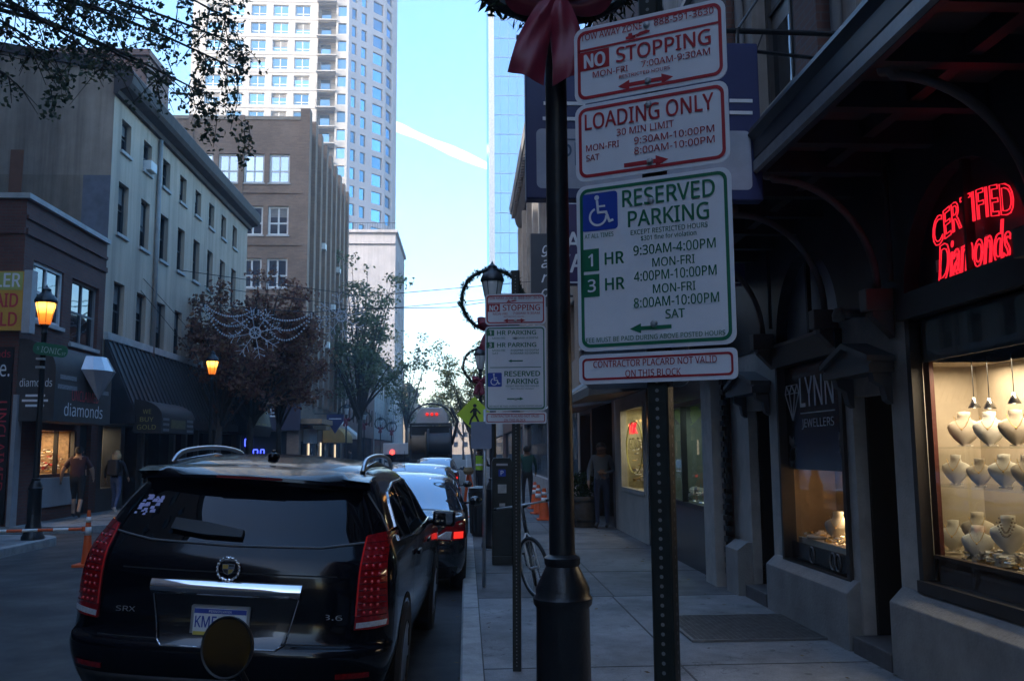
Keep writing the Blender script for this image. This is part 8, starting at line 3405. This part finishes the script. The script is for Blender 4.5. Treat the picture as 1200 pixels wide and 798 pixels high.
def tree(name, label, base, trunk_h, r0, crown, lm, ls, nper, seed, ntw, group=None, limbs=9, rad=.55, lean=(0, 0)):
    """crown: list of (centre, radii) ellipsoids relative to base; limbs reach into them, leaf sprays on the twigs"""
    r = random.Random(seed)
    base = Vector(base)
    t = thing(name, label, 'tree', base, group)
    b = MB()
    top = base + Vector((lean[0], lean[1], trunk_h))
    b.tube([base + Vector((0, 0, -.1)), base + Vector((0, 0, .3)), base.lerp(top, .5) + Vector((r.uniform(-.1, .1), r.uniform(-.1, .1), 0)), top], [r0 * 1.4, r0 * 1.05, r0 * .85, r0 * .7], 9)
    tips = []
    for (c, q) in crown:
        c = base + Vector(c)
        for k in range(limbs):
            d = Vector((r.gauss(0, 1), r.gauss(0, 1), r.gauss(0.15, 1))).normalized()
            e = c + Vector((d.x * q[0], d.y * q[1], d.z * q[2])) * r.uniform(.55, .95)
            s0 = base.lerp(top, r.uniform(.75, 1))
            m1 = s0.lerp(e, .4) + Vector((r.uniform(-.2, .2), r.uniform(-.2, .2), r.uniform(.1, .5)))
            b.tube([s0, m1, s0.lerp(e, .75) + Vector((0, 0, .2)), e], [r0 * .45, r0 * .3, r0 * .16, r0 * .05], 6)
            tips += [m1.lerp(e, u) for u in (.35, .7, 1.0)]
            for w_ in range(ntw):
                s1 = m1.lerp(e, r.uniform(.2, 1))
                e1 = s1 + Vector((r.gauss(0, .45), r.gauss(0, .45), r.gauss(.0, .4))) * q[0] * .45
                b.tube([s1, s1.lerp(e1, .5) + Vector((0, 0, .08)), e1], [r0 * .09, r0 * .06, .006], 4)
                tips += [s1.lerp(e1, .6), e1]
    b.build('trunk', MAT['bark'], t, smooth=True)
    b = MB()
    for p in tips:
        if r.random() < .12:
            continue
        leaves(b, r, p, (rad * r.uniform(.6, 1.2), rad * r.uniform(.6, 1.2), rad * r.uniform(.4, .9)), int(nper * r.uniform(.4, 1.3)), ls)
    b.build('crown', lm, t)
    return t


lm_brown = leaf_mat('russet_leaf', [(.11, .05, .042), (.19, .085, .065), (.27, .125, .09), (.30, .18, .11), (.15, .09, .06)], .45)
lm_green = leaf_mat('late_green_leaf', [(.10, .13, .07), (.14, .17, .09), (.18, .21, .12), (.23, .23, .13)], .5)
lm_pale = leaf_mat('yellow_green_leaf', [(.22, .21, .08), (.32, .28, .11), (.40, .32, .12), (.20, .22, .08)], .65)
lm_dark = leaf_mat('hanging_leaf', [(.04, .055, .04), (.065, .085, .06), (.10, .12, .075), (.14, .14, .085)], .5)
g1 = 'street trees with russet leaves'
tree('street_tree', 'broad russet leaved street tree on the left pavement in front of the loft building', (-8.3, 35.2, SW), 3.2, .17, [((-.2, .2, 5.3), (2.3, 2.0, 2.1)), ((.6, -.2, 7.5), (1.9, 1.7, 1.7)), ((1.7, 0, 4.9), (1.9, 1.7, 1.7))], lm_brown, .15, 52, 3, 3, g1, 11, .5)
tree('street_tree', 'russet street tree nearer the cream rowhouse, slightly lower', (-8.5, 31.6, SW), 2.9, .14, [((.1, 0, 4.7), (1.7, 1.7, 1.6)), ((-.2, .4, 6.4), (1.4, 1.2, 1.3))], lm_brown, .16, 30, 4, 3, g1, 10, .45)
tree('street_tree', 'russet street tree furthest along, thinning to the right', (-8.0, 38.8, SW), 3.2, .14, [((.5, 0, 5.2), (2.1, 1.7, 2.1)), ((.4, 0, 7.4), (1.4, 1.3, 1.4))], lm_brown, .15, 40, 5, 3, g1, 9, .5)
tree('street_tree', 'tall airy green street tree with thin dark stems before the pale podium', (at(422, 520, 66).x, 66.0, SW), 4.5, .22, [((.0, 0, 13.0), (3.9, 3, 3.8)), ((-1.9, 0, 9.6), (3.6, 3, 3.6)), ((2.3, 0, 9.8), (3.3, 2.4, 4.0))], lm_green, .26, 34, 8, 3, None, 10, .85)
tree('street_tree', 'thin pale yellow green tree against the bright sky beyond the wreaths', (.6, 74, SW), 3.5, .13, [((-1.0, 0, 9.0), (3.6, 2.5, 2.8)), ((-.2, 0, 6.2), (2.4, 2, 2.2))], lm_pale, .2, 46, 9, 3, None, 10, .7, (-.4, 0))
tree('street_tree', 'hazy green tree half behind the podium corner on the left', (-7.4, 112, SW), 5, .2, [((.8, 0, 13), (3.4, 3, 4.6)), ((.6, 0, 8), (2.6, 2.5, 3))], lm_green, .3, 14, 10, 3, None, 10, 1.0)
tree('street_tree', 'far yellow green tree low over the street end', (-5.2, 140, SW), 4, .2, [((1.8, 0, 8), (4.5, 3, 3.5))], lm_pale, .34, 26, 12, 3, None, 12, 1.2)
tree('street_tree', 'farthest yellow green tree over the reel truck', (-.5, 165, SW), 4, .2, [((-1.5, 0, 9.5), (5, 3, 4.5))], lm_pale, .36, 26, 14, 3, None, 12, 1.3)
# overhanging tree at the upper left: trunk outside the picture
r = random.Random(21)
base = Vector((-8.2, 6.0, SW))
t = thing('street_tree', 'dark leaved branches hanging into the top left corner against the sky', 'tree', base)
b = MB()
b.tube([base, base + Vector((0, 0, .3)), base + Vector((.1, .2, 2.6)), base + Vector((.3, .5, 4.2)), base + Vector((.5, .9, 6.5))], [.24, .18, .15, .12, .05], 9)
lv = MB()
tips = []


def bough(tgt, start_h, r_):
    s0 = base + Vector((.3, .5, start_h))
    e = Vector(tgt)
    m1 = s0.lerp(e, .35) + Vector((0, 0, .9))
    m2 = s0.lerp(e, .7) + Vector((0, 0, .75))
    P = crom([tuple(s0), tuple(m1), tuple(m2), tuple(e)], 6)
    b.tube(P, [r_ * (1 - .85 * i / (len(P) - 1)) for i in range(len(P))], 6)
    return [Vector(q) for q in P]


tg = []
for (px, py, Y) in ((265, 20, 10.5), (275, 80, 11), (240, 110, 10.5), (205, 40, 10), (150, 20, 10), (95, 20, 9.5), (60, 60, 9.5), (30, 50, 9), (130, 75, 9.6), (285, 55, 11.5), (180, 85, 10.2), (10, 90, 9)):
    tg.append((at(px, py, Y), rnd.uniform(3.6, 5.2)))
for (e, sh) in tg:
    P = bough(e, sh, .05)
    for i in range(7, len(P)):
        for w_ in range(3):
            s1 = P[i]
            e1 = s1 + Vector((r.gauss(.05, .28), r.gauss(0, .3), r.uniform(-.55, .12)))
            b.tube([s1, s1.lerp(e1, .5) + Vector((0, 0, .04)), e1], [.008, .006, .003], 4)
            dens = 1.0 if e.x > -3.3 else .55
            for u in (.3, .5, .7, .85, 1.0):
                if r.random() < .8 * dens:
                    leaves(lv, r, s1.lerp(e1, u), (.10, .10, .10), r.randrange(3, 8), .062)
# drooping sprays over the tower
for (px, py) in ((232, 120), (245, 150), (262, 135), (270, 165), (285, 100), (228, 60), (252, 60), (268, 40), (215, 20), (285, 20), (205, 125), (140, 100), (100, 95), (78, 110), (240, 175), (72, 130), (58, 150), (250, 185), (290, 190), (282, 205)):
    e = at(px, py - 12, 10.6)
    s1 = e + Vector((r.uniform(-.15, .1), 0, r.uniform(.35, .6)))
    b.tube([s1, s1.lerp(e, .5) + Vector((.03, 0, .02)), e], [.007, .005, .003], 4)
    for u in (.2, .4, .6, .8, 1.0):
        leaves(lv, r, s1.lerp(e, u), (.10, .10, .08), r.randrange(6, 13), .066)
b.build('trunk', MAT['bark'], t, smooth=True)
lv.build('crown', lm_dark, t)

# ================================================================== FESTOONS
GY = 29.0
m_bead = M('white_bead', (.48, .49, .52), .4)
m_wire = MAT['black_metal']


def swag(a, e, sag, n, b_w, b_b, s):
    P = []
    for k in range(n + 1):
        u = k / n
        q = a.lerp(e, u) - Vector((0, 0, sag * 4 * u * (1 - u)))
        P.append(q)
    b_w.tube(P, .012, 4)
    for q in P[1:-1]:
        b_b.sphere(q, s, 6, 4)


def snowflake(c, R0, label):
    t = thing('snowflake_ornament', label, 'ornament', c, 'snowflake ornaments on the festoon')
    b = MB()
    for k in range(8):
        a = 2 * PI * k / 8 + .2
        d = Vector((math.cos(a), 0, math.sin(a)))
        nn = Vector((-d.z, 0, d.x))
        b.tube([c, c + d * R0], .012, 5)
        for f, l in ((.55, .22), (.8, .2)):
            for s in (-1, 1):
                b.tube([c + d * R0 * f, c + d * R0 * (f + l * .8) + nn * s * R0 * l], .009, 4)
    b.build('rods', m_bead, t)
    b = MB()
    for k in range(16):
        a = 2 * PI * k / 16
        b.sphere(c + Vector((math.cos(a), 0, math.sin(a))) * R0 * .2, .035, 6, 4)
        b.sphere(c + Vector((math.cos(a), 0, math.sin(a))) * R0 * (.95 if k % 2 else .6), .03, 6, 4)
    b.build('bulbs', m_bead, t)
    return t


K = [at(238, 356, GY), at(300, 362, GY), at(368, 366, GY)]
K2 = at(400, 362, GY)
t = thing('light_festoon', 'white beaded festoon hung in three rows of swags across the street', 'festoon', K[0])
bw, bb_ = MB(), MB()
for a, e in ((K[0], K[1]), (K[1], K[2])):
    for j in range(3):
        swag(a - Vector((0, 0, .02 * j)), e - Vector((0, 0, .02 * j)), .33 + .30 * j, 24, bw, bb_, .034)
for dz_ in (.25, -.1, -.55):
    swag(K[2] + Vector((0, 0, dz_)), K2 + Vector((0, 0, dz_ * .1)), .15, 9, bw, bb_, .03)
end = Vector((RX, GY, K2.z + .6))
wp = [(K[0] + Vector((-.3, 0, .15))), K[0], K[1], K[2], K2, K2.lerp(end, .5) - Vector((0, 0, .25)), end]
bw.tube(wp, .012, 4)
for q in (2.0, 5.0):
    bw.tube([Vector((LX, GY + q, K[0].z + 1.5)), Vector((-3.5, GY + q, K[0].z + .6)), Vector((RX, GY + q, K[0].z + 1.2))], .012, 4)
bw.build('wire', m_wire, t)
bb_.build('beads', m_bead, t)['kind'] = 'stuff'
snowflake(at(299, 390, GY - .05), .85, 'large white snowflake ornament below the beaded swags before the russet tree')
snowflake(at(400, 371, GY - .05), .8, 'white snowflake ornament at the right end of the beaded swags before the green tree')

# ================================================================== CONTRAIL (thin ice cloud high in the sky)
m, nt, bsd = new_mat('contrail_ice')
bsd.inputs['Base Color'].default_value = (1, 1, 1, 1)
bsd.inputs['Roughness'].default_value = 1
tcn = N(nt, 'ShaderNodeTexNoise')
tcn.inputs['Scale'].default_value = .02
lw = N(nt, 'ShaderNodeLayerWeight')
lw.inputs[0].default_value = .35
mp_ = N(nt, 'ShaderNodeMapRange')
mp_.inputs[1].default_value = 0
mp_.inputs[2].default_value = .7
mp_.inputs[3].default_value = .6
mp_.inputs[4].default_value = 0
nt.links.new(lw.outputs['Facing'], mp_.inputs[0])
nt.links.new(mp_.outputs[0], bsd.inputs['Alpha'])
b = MB()
a, e = at(380, 112, 2100), at(610, 212, 1900)
P = [a.lerp(e, k / 12) for k in range(13)]
b.tube(P, [11 + 2.5 * math.sin(k * 1.7) for k in range(13)], 14)
o = b.build('contrail', m, smooth=True)
tag(o, 'thin white contrail slanting across the sky beside the tower', 'cloud', kind='stuff')
